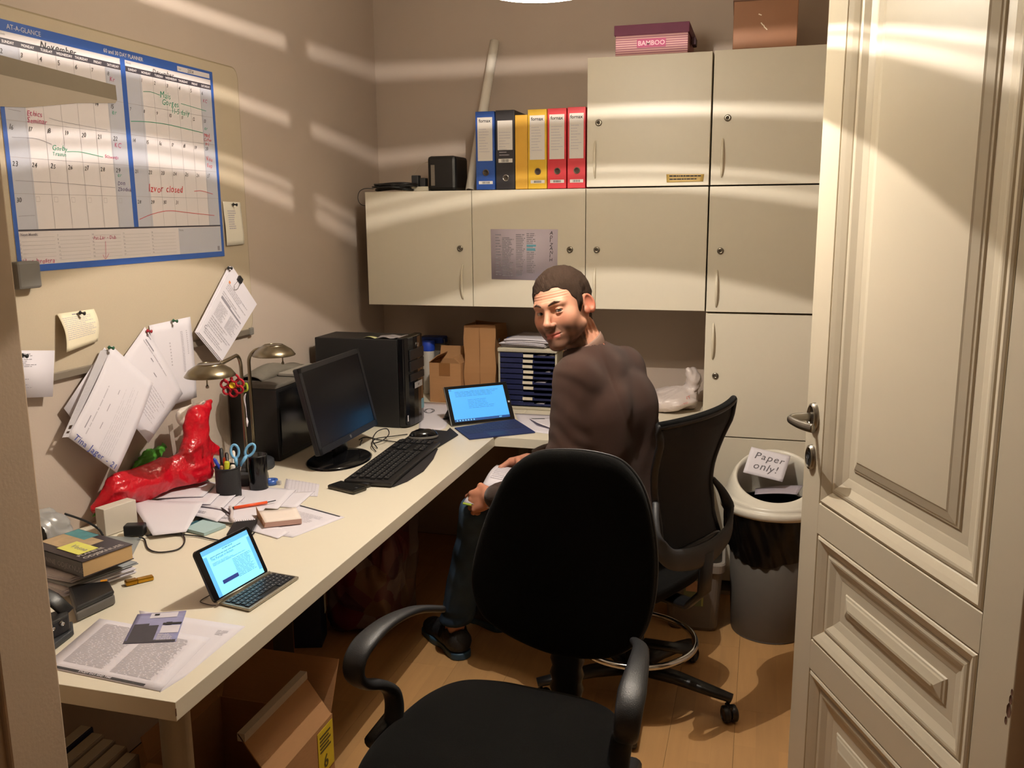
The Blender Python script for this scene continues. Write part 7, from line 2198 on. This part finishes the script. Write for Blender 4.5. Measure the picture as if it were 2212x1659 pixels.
def face(q):
    d = skull(q)
    d = smin(d, sd_ell(q, (0, 0.032, -0.048), (0.0595, 0.060, 0.062)), 0.025)
    d = smin(d, sd_ell(q, (0, 0.044, -0.045), (0.054, 0.040, 0.030)), 0.02)
    for s in (1, -1):
        d = smin(d, sd_cap(q, (s * 0.053, 0.004, -0.058), (s * 0.012, 0.078, -0.100), 0.016, 0.015), 0.022)
        d = smin(d, sd_ell(q, (s * 0.043, 0.060, -0.024), (0.024, 0.018, 0.022)), 0.03)
        d = smin(d, sd_ell(q, (s * 0.040, 0.042, -0.052), (0.021, 0.032, 0.032)), 0.02)
        d = smin(d, sd_cap(q, (s * 0.010, 0.092, 0.020), (s * 0.045, 0.076, 0.022), 0.010, 0.008), 0.016)
    d = smin(d, sd_ell(q, (0, 0.084, -0.100), (0.020, 0.016, 0.016)), 0.016)
    d = smin(d, sd_ell(q, (0, 0.082, -0.070), (0.030, 0.018, 0.022)), 0.016)
    for s in (1, -1):
        d = smax(d, -sd_ell(q, (s * 0.032, 0.104, -0.002), (0.019, 0.020, 0.013)), 0.010)
    # eyelids
    for s in (1, -1):
        lid = np.abs(np.linalg.norm(q - np.array([s * 0.032, 0.0775, 0.0]), axis=1) - 0.0138) - 0.0016
        up = np.maximum(lid, 0.0046 - q[:, 2] - 0.10 * np.abs(q[:, 0] - s * 0.032))
        dn = np.maximum(lid, q[:, 2] + 0.0046 - 0.06 * np.abs(q[:, 0] - s * 0.032))
        d = smin(d, np.minimum(up, dn), 0.003)
    # nose
    d = smin(d, sd_cap(q, (0, 0.090, 0.012), (0.0, 0.1135, -0.034), 0.0065, 0.0105), 0.012)
    d = smin(d, sd_ell(q, (0, 0.113, -0.037), (0.012, 0.012, 0.0105)), 0.006)
    for s in (1, -1):
        d = smin(d, sd_ell(q, (s * 0.0125, 0.102, -0.040), (0.0075, 0.011, 0.0075)), 0.005)
        d = smax(d, -sd_ell(q, (s * 0.0075, 0.109, -0.0495), (0.0035, 0.006, 0.004)), 0.002)
    # lips, a crooked smile
    d = smin(d, sd_cap(q, (-0.021, 0.090, -0.0685), (0.000, 0.1005, -0.0655), 0.003, 0.0058), 0.006)
    d = smin(d, sd_cap(q, (0.024, 0.087, -0.0650), (0.000, 0.1005, -0.0655), 0.003, 0.0058), 0.006)
    d = smin(d, sd_cap(q, (-0.015, 0.092, -0.0775), (0.016, 0.091, -0.0765), 0.0062, 0.0062), 0.006)
    for a, b in (((-0.026, 0.092, -0.0705), (0.0, 0.1075, -0.0715)), ((0.028, 0.090, -0.0665), (0.0, 0.1075, -0.0715))):
        d = smax(d, -sd_cap(q, a, b, 0.0016, 0.0022), 0.002)
    # crease from nose to mouth corner
    for s in (1, -1):
        d = smax(d, -sd_cap(q, (s * 0.020, 0.098, -0.045), (s * 0.033, 0.090, -0.066), 0.0022, 0.0018), 0.004)
    # ears
    for s in (1, -1):
        R = np.array(Euler((math.radians(-12), 0, s * math.radians(32)), 'XYZ').to_matrix())
        e = sd_ell(q, (s * 0.0830, -0.017, -0.003), (0.0075, 0.0198, 0.0315), R)
        e = smax(e, -sd_ell(q, (s * 0.0885, -0.0130, 0.002), (0.0095, 0.0130, 0.0225), R), 0.004)
        e = smin(e, sd_ell(q, (s * 0.078, -0.004, -0.022), (0.006, 0.009, 0.012), R), 0.005)
        d = smin(d, e, 0.006)
    # forehead wrinkles (raised brows)
    fw_ = (q[:, 1] > 0.055) & (q[:, 2] > 0.030)
    d = d + np.where(fw_, 0.0006 * np.exp(-((q[:, 2] - 0.046) / 0.014) ** 2) * np.sin(q[:, 2] * 820 + 10 * np.abs(q[:, 0])), 0)
    return d
def neck(p):
    d = sd_cap(p, from_head(0, -0.030, -0.045), neckB + B3(0.010, 0.004, -0.03), 0.050, 0.057)
    # the strained muscle of the turned neck
    d = smin(d, sd_cap(p, from_head(0.050, -0.030, -0.035), neckB + B3(-0.045, -0.030, -0.01), 0.014, 0.014), 0.02)
    d = smin(d, sd_cap(p, from_head(0.030, -0.065, -0.030), neckB + B3(0.045, -0.010, -0.01), 0.018, 0.020), 0.02)
    ql = to_head(p)
    tw = np.sin((ql[:, 0] * 0.9 - ql[:, 1] * 0.75 + 0.25 * ql[:, 2]) * 380)
    d = d + 0.0026 * tw * np.exp(-((ql[:, 2] + 0.078) / 0.028) ** 2) * (ql[:, 0] > 0.0)
    return d
def f_head(p):
    d = smin(face(to_head(p)), neck(p), 0.018)
    return smin(d, sd_ell(p, neckB + B3(0.01, 0.0, -0.05), (0.05, 0.05, 0.03)), 0.02)
def hand_sdf(wr, d, t, side, curl, thumb_to, spread=0.019):
    """palm, four fingers of unequal length with two bends, and a thumb from the palm's side; returns an sdf"""
    d = d / np.linalg.norm(d)
    t = t - d * (t @ d)
    t /= np.linalg.norm(t)
    n = np.cross(t, d) * side            # back of the hand
    parts = [('e', wr + d * 0.045 + t * 0.002, np.stack([d, t, n], 1), (0.056, 0.040, 0.0155)),
             ('c', wr - d * 0.06, wr + d * 0.012, 0.027, 0.025), ('c', wr + d * 0.012 + t * 0.014, wr + d * 0.075 + t * 0.028, 0.014, 0.0115), ('c', wr + d * 0.012 - t * 0.012, wr + d * 0.072 - t * 0.026, 0.014, 0.0105)]
    fing = []
    for i, (ln, a0) in enumerate(((0.92, 0), (1.0, 0.06), (0.95, 0.12), (0.78, 0.2))):
        k0 = wr + d * (0.087 - 0.004 * abs(i - 1)) + t * (0.029 - spread * i) + n * 0.003
        ang = curl[0] + a0
        p0 = k0
        r0 = 0.0095 - 0.0006 * i
        seg = []
        for L_, da, rr in ((0.045 * ln, 0, 0.0088), (0.027 * ln, curl[1], 0.0080), (0.021 * ln, curl[2], 0.0070)):
            ang += da
            q = p0 + (d * math.cos(ang) - n * math.sin(ang)) * L_
            seg.append((p0, q, r0, rr - 0.0004 * i))
            p0, r0 = q, rr - 0.0004 * i
        fing.append(seg)
    m0 = wr + d * 0.022 + t * 0.026
    m1 = wr + d * 0.052 + t * 0.048 - n * 0.012
    m2 = np.asarray(thumb_to, float)
    m1b = m1 + (m2 - m1) * 0.55 + t * 0.004
    thumb = [(m0, m1, 0.0150, 0.0112), (m1, m1b, 0.0110, 0.0095), (m1b, m2, 0.0095, 0.0080)]
    def f(p):
        o = None
        for q in parts:
            v = sd_ell(p, q[1], q[3], q[2]) if q[0] == 'e' else sd_cap(p, *q[1:])
            o = v if o is None else smin(o, v, 0.012)
        fs = None
        for seg in fing:
            v = None
            for s_ in seg:
                w_ = sd_cap(p, *s_)
                v = w_ if v is None else smin(v, w_, 0.003)
                o2 = np.linalg.norm(p - s_[0], axis=1) - s_[2] * 1.06
                v = smin(v, o2, 0.003)
            fs = v if fs is None else np.minimum(fs, v)
        o = smin(o, fs, 0.005)
        v = None
        for s_ in thumb:
            w_ = sd_cap(p, *s_)
            v = w_ if v is None else smin(v, w_, 0.004)
        return smin(o, v, 0.007)
    return f, d, t, n, fing, thumb
# open notebook on his lap
nA = B3(*(0.7653, -0.8078, 0.668))
nx = np.array([0.94, -0.34, 0.0])
nBk = nA + nx * 0.145
nC = B3(*(0.7692, -0.6479, 0.694))
nD = nC + nx * 0.140
nE = B3(*(0.7338, -0.918, 0.64))
nF = nE + nx * 0.145
hdir = nE + nx * 0.03 - wrL
hL, dL, tL, bL, fingL, thL = hand_sdf(wrL, np.array([-0.80, 0.25, -0.36]), np.array([0.0, 0.35, 0.9]), 1, (0.55, 0.75, 0.5), nE + nx * 0.045 + B3(0.0, 0.030, 0.018))
hR_, dR, tR, bR, fingR, thR = hand_sdf(wrR, np.array([-0.88, -0.15, -0.25]), np.array([0.1, -0.6, 0.7]), -1, (0.45, 0.6, 0.5), nD + B3(-0.03, -0.01, 0.012))
def f_limbs(p):
    d = sd_cap(p, hipC, waist, 0.09, 0.085)
    d = smin(d, sd_cap(p, waist, chest, 0.085, 0.095), 0.05)
    d = smin(d, sd_cap(p, shL, shR, 0.05, 0.05), 0.05)
    d = smin(d, sd_cap(p, chest, neckB, 0.09, 0.05), 0.05)
    for a, b, c, r0, r1, r2 in ((shL, elL, wrL, 0.045, 0.036, 0.024), (shR, elR, wrR, 0.045, 0.036, 0.024), (hpL, knL, anL, 0.075, 0.052, 0.033), (hpR, knR, anR, 0.075, 0.052, 0.033)):
        d = smin(d, np.minimum(sd_cap(p, a, b, r0, r1), sd_cap(p, b, c, r1, r2)), 0.02)
    for a in (anL, anR):
        d = smin(d, sd_cap(p, a, a - B3(0, 0, 0.045), 0.034, 0.03), 0.01)
    return d
def ss(a, b, x):
    t = np.clip((x - a) / (b - a), 0, 1)
    return t * t * (3 - 2 * t)
def skin_tone(p):
    base = np.array(rgb('cd967c')[:3])
    red = np.array(rgb('c0705a')[:3])
    stub = np.array(rgb('33231c')[:3])
    lipc = np.array(rgb('b5655c')[:3])
    q = to_head(p)
    c = np.repeat(base[None], len(p), 0)
    n = vnoise(p, 120, 5) * 0.5 + 0.5
    near = (np.linalg.norm(q, axis=1) < 0.19)[:, None]
    ear = ss(0.074, 0.080, np.abs(q[:, 0]))[:, None] * near
    cheek = (np.exp(-(((np.abs(q[:, 0]) - 0.042) / 0.02) ** 2 + ((q[:, 2] + 0.028) / 0.02) ** 2)) * (q[:, 1] > 0.03))[:, None]
    nose = np.exp(-((q[:, 0] / 0.014) ** 2 + ((q[:, 2] + 0.036) / 0.016) ** 2 + ((q[:, 1] - 0.115) / 0.02) ** 2))[:, None]
    c = c + (red - c) * np.clip(0.75 * ear + 0.35 * cheek * near + 0.35 * nose, 0, 1)
    # stubble over chin, jaw, upper lip
    low = ss(-0.030, -0.062, q[:, 2] + 0.30 * np.clip(0.062 - q[:, 1], -0.03, 0.06) * 0.9)
    lipz = ss(-0.050, -0.056, q[:, 2]) * (np.abs(q[:, 0]) < 0.034) * (q[:, 1] > 0.07)
    s = np.clip(np.maximum(low, lipz * 0.9), 0, 1) * (q[:, 2] > -0.128) * (q[:, 1] > -0.005) * near[:, 0]
    s = s * (0.62 + 0.30 * n)
    c = c + (stub - c) * s[:, None] * 0.95
    # lips
    l = np.exp(-(((q[:, 2] + 0.071 - 0.10 * np.clip(q[:, 0], 0, 1)) / 0.0085) ** 4)) * (np.abs(q[:, 0] - 0.002) < 0.023) * (q[:, 1] > 0.088)
    c = c + (lipc - c) * np.clip(l, 0, 1)[:, None] * 0.9
    # hands and wrists are redder
    hnd = ((np.linalg.norm(p - wrL, axis=1) < 0.20) | (np.linalg.norm(p - wrR, axis=1) < 0.20)) & (p[:, 2] < 0.8)
    c = np.where(hnd[:, None], c * 0.55 + np.array(rgb('bd7558')[:3]) * 0.45, c)
    # short stubble hairline shade at the temples
    return np.clip(c, 0, 1)
man = thing('person', 'young man in a brown sweater and jeans seated with an open notebook', 'person', (1.28, -0.86, 0))
def multi_sdf(name, items, mats, parent, colour):
    VS, FS, off = [], [], 0
    for f, lo_, hi_, h in items:
        v, q = surface_nets(f, lo_, hi_, h)
        VS.append(v)
        FS.append(q + off)
        off += len(v)
    vs, fs = np.concatenate(VS), np.concatenate(FS)
    me = bpy.data.meshes.new(name)
    Mi = np.array(wm(parent).inverted())
    lv = vs @ Mi[:3, :3].T + Mi[:3, 3]
    me.vertices.add(len(lv))
    me.vertices.foreach_set('co', lv.astype(np.float32).ravel())
    me.loops.add(len(fs) * 4)
    me.loops.foreach_set('vertex_index', fs.astype(np.int32).ravel())
    me.polygons.add(len(fs))
    me.polygons.foreach_set('loop_start', np.arange(0, len(fs) * 4, 4, dtype=np.int32))
    me.polygons.foreach_set('loop_total', np.full(len(fs), 4, np.int32))
    me.polygons.foreach_set('use_smooth', np.ones(len(fs), bool))
    me.update(calc_edges=True)
    me.validate()
    me.materials.append(mats)
    ca = me.color_attributes.new('tone', 'FLOAT_COLOR', 'POINT')
    c = np.ones((len(vs), 4), np.float32)
    c[:, :3] = colour(vs)
    ca.data.foreach_set('color', c.ravel())
    o = bpy.data.objects.new(name, me)
    COL.objects.link(o)
    o.parent = parent
    return o
m_skin = tone_mat('skin', rough=0.52, bump=0.10, scale=300, sss=0.12, spec=0.35)
hb = np.array([from_head(x, y, z) for x in (-0.1, 0.1) for y in (-0.12, 0.135) for z in (-0.13, 0.13)])
multi_sdf('body', [
    (f_head, np.minimum(hb.min(0), neckB - 0.09), np.maximum(hb.max(0), neckB + 0.09), 0.0019),
    (hL, wrL - B3(0.16, 0.13, 0.16), wrL + B3(0.08, 0.13, 0.10), 0.0022),
    (hR_, wrR - B3(0.17, 0.13, 0.13), wrR + B3(0.08, 0.13, 0.10), 0.0026),
    (f_limbs, B3(0.55, -1.10, 0.03), B3(1.42, -0.42, 1.24), 0.0085)], m_skin, man, skin_tone)
# eyes
for s in (1, -1):
    c = from_head(s * 0.032, 0.0775, 0.0)
    look = np.array([1.651, -3.592, 1.571]) - c
    look = look / np.linalg.norm(look)
    T = Matrix.Translation(V(*c)) @ V(*look).to_track_quat('Z', 'Y').to_matrix().to_4x4()
    m = M().lathe([(0.0128 * math.sin(a), 0.0128 * math.cos(a)) for a in [PI * k / 16 for k in range(17)]], n=24)
    ey = obj('eye', m.xf(T), mat('eye_white', 'a89a90', 0.15, var=0.03), man, world=True)
    obj('iris', M().lathe([(0, 0.01300), (0.0030, 0.01292), (0.0056, 0.01205), (0.0060, 0.0117)], n=24).xf(T), mat('iris_grey', '4c5658', 0.1, var=0.3, scale=600), ey, world=True)
    obj('pupil', M().lathe([(0, 0.01330), (0.0024, 0.01315), (0.0026, 0.0129)], n=16).xf(T), m_blacks, ey, world=True)
# eyebrows
for s in (1, -1):
    def f_brow(p, s=s):
        q = to_head(p)
        d = np.minimum(sd_cap(q, (s * 0.013, 0.1010, 0.0205), (s * 0.031, 0.0950, 0.0280), 0.0026, 0.0032), sd_cap(q, (s * 0.031, 0.0950, 0.0280), (s * 0.052, 0.0795, 0.0230), 0.0032, 0.0016))
        return d + 0.0008 * np.sin(q[:, 0] * 2500 + q[:, 2] * 1500)
    c = from_head(s * 0.032, 0.094, 0.022)
    sdf_obj('eyebrow', f_brow, c - 0.03, c + 0.03, 0.0014, mat('brow_hair', '4a3527', 0.8), man)
# short hair
_hy = np.array([-0.13, -0.060, -0.040, -0.030, -0.018, 0.004, 0.0095, 0.014, 0.029, 0.034, 0.042, 0.055, 0.070, 0.085, 0.12])
_hz = np.array([-0.062, -0.062, -0.050, -0.015, 0.026, 0.028, 0.012, -0.026, -0.018, 0.014, 0.034, 0.052, 0.064, 0.067, 0.070])
def f_hair(p):
    q = to_head(p)
    n = vnoise(q, 160, 9) * 0.0012 + 0.0008 * np.sin(q[:, 0] * 900 + 3 * vnoise(q, 60, 3)) * np.sin(q[:, 1] * 800)
    d = skull(q)
    z0_ = np.interp(q[:, 1], _hy, _hz)
    th = 0.0022 + 0.0075 * ss(0.0, 0.05, q[:, 2] - z0_)
    reg = (np.interp(q[:, 1], _hy, _hz) - q[:, 2]) * 0.75 + 0.006 * vnoise(q, 70, 4) * (q[:, 1] > 0.03)
    d2 = smin(d, neck(p) + 0.003, 0.018)
    return smax(np.where(q[:, 1] < -0.02, d2, d) - th + n, reg, 0.004)
sdf_obj('hair', f_hair, hb.min(0), hb.max(0), 0.0022, mat('short_hair', '33251c', 0.8, var=0.45, scale=220, bump=1.0, bscale=800, spec=0.2), man)
# sweater
def f_sweat(p):
    w1, w2, w3 = vnoise(p, 20, 61), vnoise(p, 24, 62), vnoise(p, 18, 63)
    q = p + 0.005 * np.stack([w1, w2, w3], 1)
    d = smin(sd_cap(q, hipC + L2a * 0.045 + B3(0, 0, 0.03), waist + L2a * 0.06, 0.120, 0.112), sd_cap(q, hipC - L2a * 0.045 + B3(0, 0, 0.03), waist - L2a * 0.06, 0.120, 0.112), 0.05)
    for s in (1, -1):
        d = smin(d, sd_cap(q, waist + s * L2a * 0.055, chest + s * L2a * 0.072 - F2a * 0.012, 0.112, 0.118), 0.04)
    d = smin(d, sd_cap(q, chest, shC - F2a * 0.02 + B3(0, 0, -0.015), 0.118, 0.088), 0.05)
    d = smin(d, sd_cap(q, neckB + B3(0.008, 0.004, -0.035), shL + B3(0.01, 0.02, -0.012), 0.060, 0.066), 0.04)
    d = smin(d, sd_cap(q, neckB + B3(0.008, 0.004, -0.035), shR + B3(0.0, -0.01, -0.012), 0.060, 0.066), 0.04)
    arm = smin(sd_cap(q, shL, elL, 0.071, 0.060), sd_cap(q, elL, wrL + (elL - wrL) * 0.10, 0.058, 0.038), 0.02)
    # cloth gathers over the bend of the elbow
    bend_ = np.exp(-((np.linalg.norm(p - elL - B3(-0.02, 0, 0.04), axis=1)) / 0.10) ** 2)
    arm = arm - 0.008 * bend_ + 0.0030 * np.sin((p - elL) @ B3(0.5, 0.2, 0.85) * 130 + 2 * w1) * (0.25 + bend_)
    armR = smin(sd_cap(q, shR, elR, 0.068, 0.056), sd_cap(q, elR, wrR + (elR - wrR) * 0.1, 0.055, 0.038), 0.02)
    d = smin(d, np.minimum(arm, armR), 0.022)
    # raglan seam and broad folds down the back
    seam = np.abs((p - neckB) @ B3(0.80, 0.25, 0.30) - 0.030)
    d = d + 0.0025 * np.exp(-(seam / 0.004) ** 2) * (p[:, 2] > 0.9)
    d = d + 0.0024 * np.sin((p - chest) @ (L2a * 42 + B3(14, 0, 16)) + 2.0 * w2) * ss(1.12, 0.90, p[:, 2])
    # neck opening
    ax_ = (HD - neckB) / np.linalg.norm(HD - neckB)
    hh = (p - neckB) @ ax_
    rad = np.linalg.norm((p - neckB) - hh[:, None] * ax_, axis=1)
    d = smax(d, -np.maximum(rad - 0.060, -hh - 0.030), 0.006)
    return np.maximum(d, 0.555 - p[:, 2])
def sw_tone(p):
    c = np.repeat(np.array(rgb('42302a')[:3])[None], len(p), 0)
    return c * (1 + 0.10 * vnoise(p, 40, 71))[:, None]
m_knit = tone_mat('brown_knit', rough=0.95, bump=0.5, scale=900, sheen=0.06, spec=0.15)
sdf_obj('sweater', f_sweat, (0.76, -1.16, 0.54), (1.46, -0.44, 1.26), 0.0055, m_knit, man, colour=sw_tone)
# collar of the shirt below and ribbed cuffs
axn = (HD - neckB) / np.linalg.norm(HD - neckB)
Tn = Matrix.Translation(V(*(neckB + axn * 0.004))) @ V(*axn).to_track_quat('Z', 'Y').to_matrix().to_4x4()
cl = M().lathe([(0.0595, -0.028), (0.0635, -0.010), (0.0635, 0.004), (0.0605, 0.009), (0.0580, 0.006), (0.0580, -0.020)], n=48)
obj('shirt_collar', cl.xf(Tn), mat('collar_taupe', '84695c', 0.9, bump=0.4, bscale=800), man, world=True, label='lighter taupe collar')
for wr_, el_ in ((wrL, elL), (wrR, elR)):
    v_ = (wr_ - el_) / np.linalg.norm(wr_ - el_)
    Tc = Matrix.Translation(V(*(wr_ - v_ * 0.032))) @ V(*v_).to_track_quat('Z', 'Y').to_matrix().to_4x4()
    N_ = 96
    cf = M()
    vs, fs = [], []
    prof_ = [(0.040, -0.030), (0.0415, -0.012), (0.0405, 0.010), (0.0365, 0.032), (0.033, 0.034), (0.032, 0.020), (0.034, -0.028)]
    for r_, z_ in prof_:
        for k in range(N_):
            a = 2 * PI * k / N_
            rr = r_ * (1 + 0.030 * (1 if k % 2 else -1) * (1 if r_ > 0.0345 else 0)) * (1 + 0.12 * math.cos(2 * a + 0.6))
            vs.append(Tc @ V(rr * math.cos(a), rr * math.sin(a), z_))
    for i in range(len(prof_) - 1):
        for k in range(N_):
            k2 = (k + 1) % N_
            fs.append((i * N_ + k, i * N_ + k2, (i + 1) * N_ + k2, (i + 1) * N_ + k))
    cf.add(vs, fs, 0, True)
    obj('cuff', cf, mat('cuff_knit', '38271f', 0.95, sheen=0.2, bump=0.3, bscale=900), man, world=True)
# jeans
def f_jean(p):
    w1, w2 = vnoise(p, 24, 81), vnoise(p, 28, 82)
    q = p + 0.004 * np.stack([w1, w2, w1], 1)
    d = smin(sd_cap(q, hpL + B3(0, 0, 0.0), hpR, 0.105, 0.105), sd_cap(q, hipC, hipC + B3(0, 0, 0.05), 0.11, 0.10), 0.03)
    for h_, k_, a_ in ((hpL, knL, anL), (hpR, knR, anR)):
        leg = smin(sd_cap(q, h_, k_, 0.092, 0.070), sd_cap(q, k_, a_ + (k_ - a_) * 0.06, 0.066, 0.058), 0.03)
        ks = np.exp(-((np.linalg.norm(p - k_ - B3(0.05, 0.02, -0.10), axis=1)) / 0.14) ** 2)
        leg = leg + 0.0055 * np.sin((p - k_) @ B3(55, 30, 62) + 2.5 * w1) * ks
        low_ = ss(0.25, 0.12, p[:, 2])
        leg = leg + 0.004 * np.sin(p[:, 2] * 120 + 3 * w2) * low_
        leg = np.maximum(leg, 0.128 + 0.08 * (p - a_) @ B3(-0.7, 0.7, 0) - p[:, 2])
        d = smin(d, leg, 0.03)
    return d
def jn_tone(p):
    c = np.array(rgb('2a3b50')[:3])
    k = np.exp(-(np.linalg.norm(p - knL - B3(-0.03, -0.02, 0.03), axis=1) / 0.12) ** 2) + 0.5 * np.exp(-(np.linalg.norm(p - (knL + anL) / 2, axis=1) / 0.10) ** 2)
    fade = np.array(rgb('56708c')[:3])
    n = vnoise(p, 60, 91) * 0.5 + 0.5
    return c + (fade - c) * np.clip(k * (0.35 + 0.5 * n), 0, 1)[:, None]
sdf_obj('jeans', f_jean, (0.52, -1.08, 0.08), (1.45, -0.40, 0.75), 0.0065, tone_mat('denim', rough=0.9, bump=0.5, scale=700, spec=0.2), man, colour=jn_tone)
# shoes
m_shoe = mat('shoe_black', '121215', 0.6, var=0.2, bump=0.3, bscale=300)
for a_, dr_ in ((anL, B3(-0.72, 0.69, 0)), (anR, B3(-0.9, 0.43, 0))):
    dr_ = dr_ / np.linalg.norm(dr_)
    lt = np.cross([0, 0, 1], dr_)
    Rm = np.stack([dr_, lt, [0, 0, 1]], 1)
    O = B3(a_[0], a_[1], 0)
    def f_shoe(p, O=O, Rm=Rm):
        q = (p - O) @ Rm
        d = sd_cap(q, (-0.035, 0, 0.055), (0.13, 0.004, 0.040), 0.042, 0.036)
        d = smin(d, sd_ell(q, (0.155, 0.004, 0.036), (0.060, 0.044, 0.032)), 0.02)
        d = smin(d, sd_cap(q, (-0.02, 0, 0.06), (0.0, 0, 0.085), 0.042, 0.043), 0.02)
        d = smax(d, -sd_cap(q, (-0.005, 0, 0.085), (0.0, 0, 0.14), 0.036, 0.038), 0.006)
        d = d + 0.0015 * np.sin(q[:, 0] * 160)* (q[:, 2] > 0.05)
        return np.maximum(d, 0.020 - q[:, 2])
    def f_sole(p, O=O, Rm=Rm):
        q = (p - O) @ Rm
        w_ = 0.040 + 0.008 * ss(0.02, 0.12, q[:, 0]) - 0.006 * np.exp(-((q[:, 0] - 0.05) / 0.03) ** 2)
        d = np.maximum(np.abs(q[:, 0] - 0.068) - 0.145, np.abs(q[:, 1]) - w_)
        e = np.linalg.norm(np.stack([np.maximum(np.abs(q[:, 0] - 0.068) - 0.100, 0), q[:, 1]], 1), axis=1) - w_ - 0.003
        return np.maximum(np.maximum(d, e), np.abs(q[:, 2] - 0.0135) - 0.0125)
    C_ = O + dr_ * 0.07
    sh_o = sdf_obj('shoe', f_shoe, C_ - B3(0.17, 0.17, 0), C_ + B3(0.17, 0.17, 0.13), 0.004, m_shoe, man)
    sdf_obj('sole', f_sole, C_ - B3(0.18, 0.18, 0.006), C_ + B3(0.18, 0.18, 0.05), 0.004, mat('sole_blue', '27455a', 0.5, var=0.25, scale=25), sh_o)
    lc_ = M()
    for k in range(5):
        x = 0.055 + 0.018 * k
        c_ = O + dr_ * x
        lc_.tube(spline([V(*(c_ + lt * 0.022)) + V(0, 0, 0.078 - 0.007 * k), V(*c_) + V(0, 0, 0.089 - 0.006 * k), V(*(c_ - lt * 0.022)) + V(0, 0, 0.078 - 0.007 * k)], 3), 0.0025, n=5)
    obj('laces', lc_, mat('lace_grey', '3a3a3e', 0.8), sh_o, world=True)
# the notebook
nbk = thing('notebook', 'open white notebook held on the seated man\'s lap', 'notebook', V(*nA))
def page(a, b, c, d, s):
    return M().grid(lambda u, v: V(*((a * (1 - u) + b * u) * (1 - v) + (d * (1 - u) + c * u) * v)) + V(0, 0, s * math.sin(PI * v) * 0.010), 8, 8, thick=0.004)
obj('page', page(nA, nBk, nD, nC, 1), m_paper, nbk, world=True)
obj('page', page(nE, nF, nBk, nA, 1), m_paper, nbk, world=True)
obj('green_edge', M().prism([V(*nE) + V(0, 0, -0.004), V(*(nE + nx * 0.035)) + V(0, 0, -0.004), V(*(nE + nx * 0.035)) + V(0.0, -0.008, -0.006), V(*nE) + V(0.0, -0.008, -0.006)], (0, 0, 0.003)), mat('lime_edge', '93a83c', 0.5), nbk, world=True)
ps_ = Sheet(V(*nA), V(*nBk), V(*nD), V(*nC), lambda u, v: 0.010 * math.sin(PI * v))
k = M()
ps_.dashes(k, 0.12, 0.88, 0.75, 0.65, 9, seed=8, fill=0.2, lift=0.0012)
obj('faint_print', k, m_inkl, nbk, world=True)
# ring on his finger
rp0 = (fingL[2][0][0] * 0.6 + fingL[2][0][1] * 0.4)
rdv = fingL[2][0][1] - fingL[2][0][0]
Tq = Matrix.Translation(V(*rp0)) @ V(*rdv).to_track_quat('Z', 'Y').to_matrix().to_4x4()
obj('ring', M().tube([Tq @ V(0.0096 * math.cos(t), 0.0096 * math.sin(t), 0) for t in [2 * PI * i / 24 for i in range(24)]], 0.0014, n=6, closed=True), m_chrome, man, world=True)
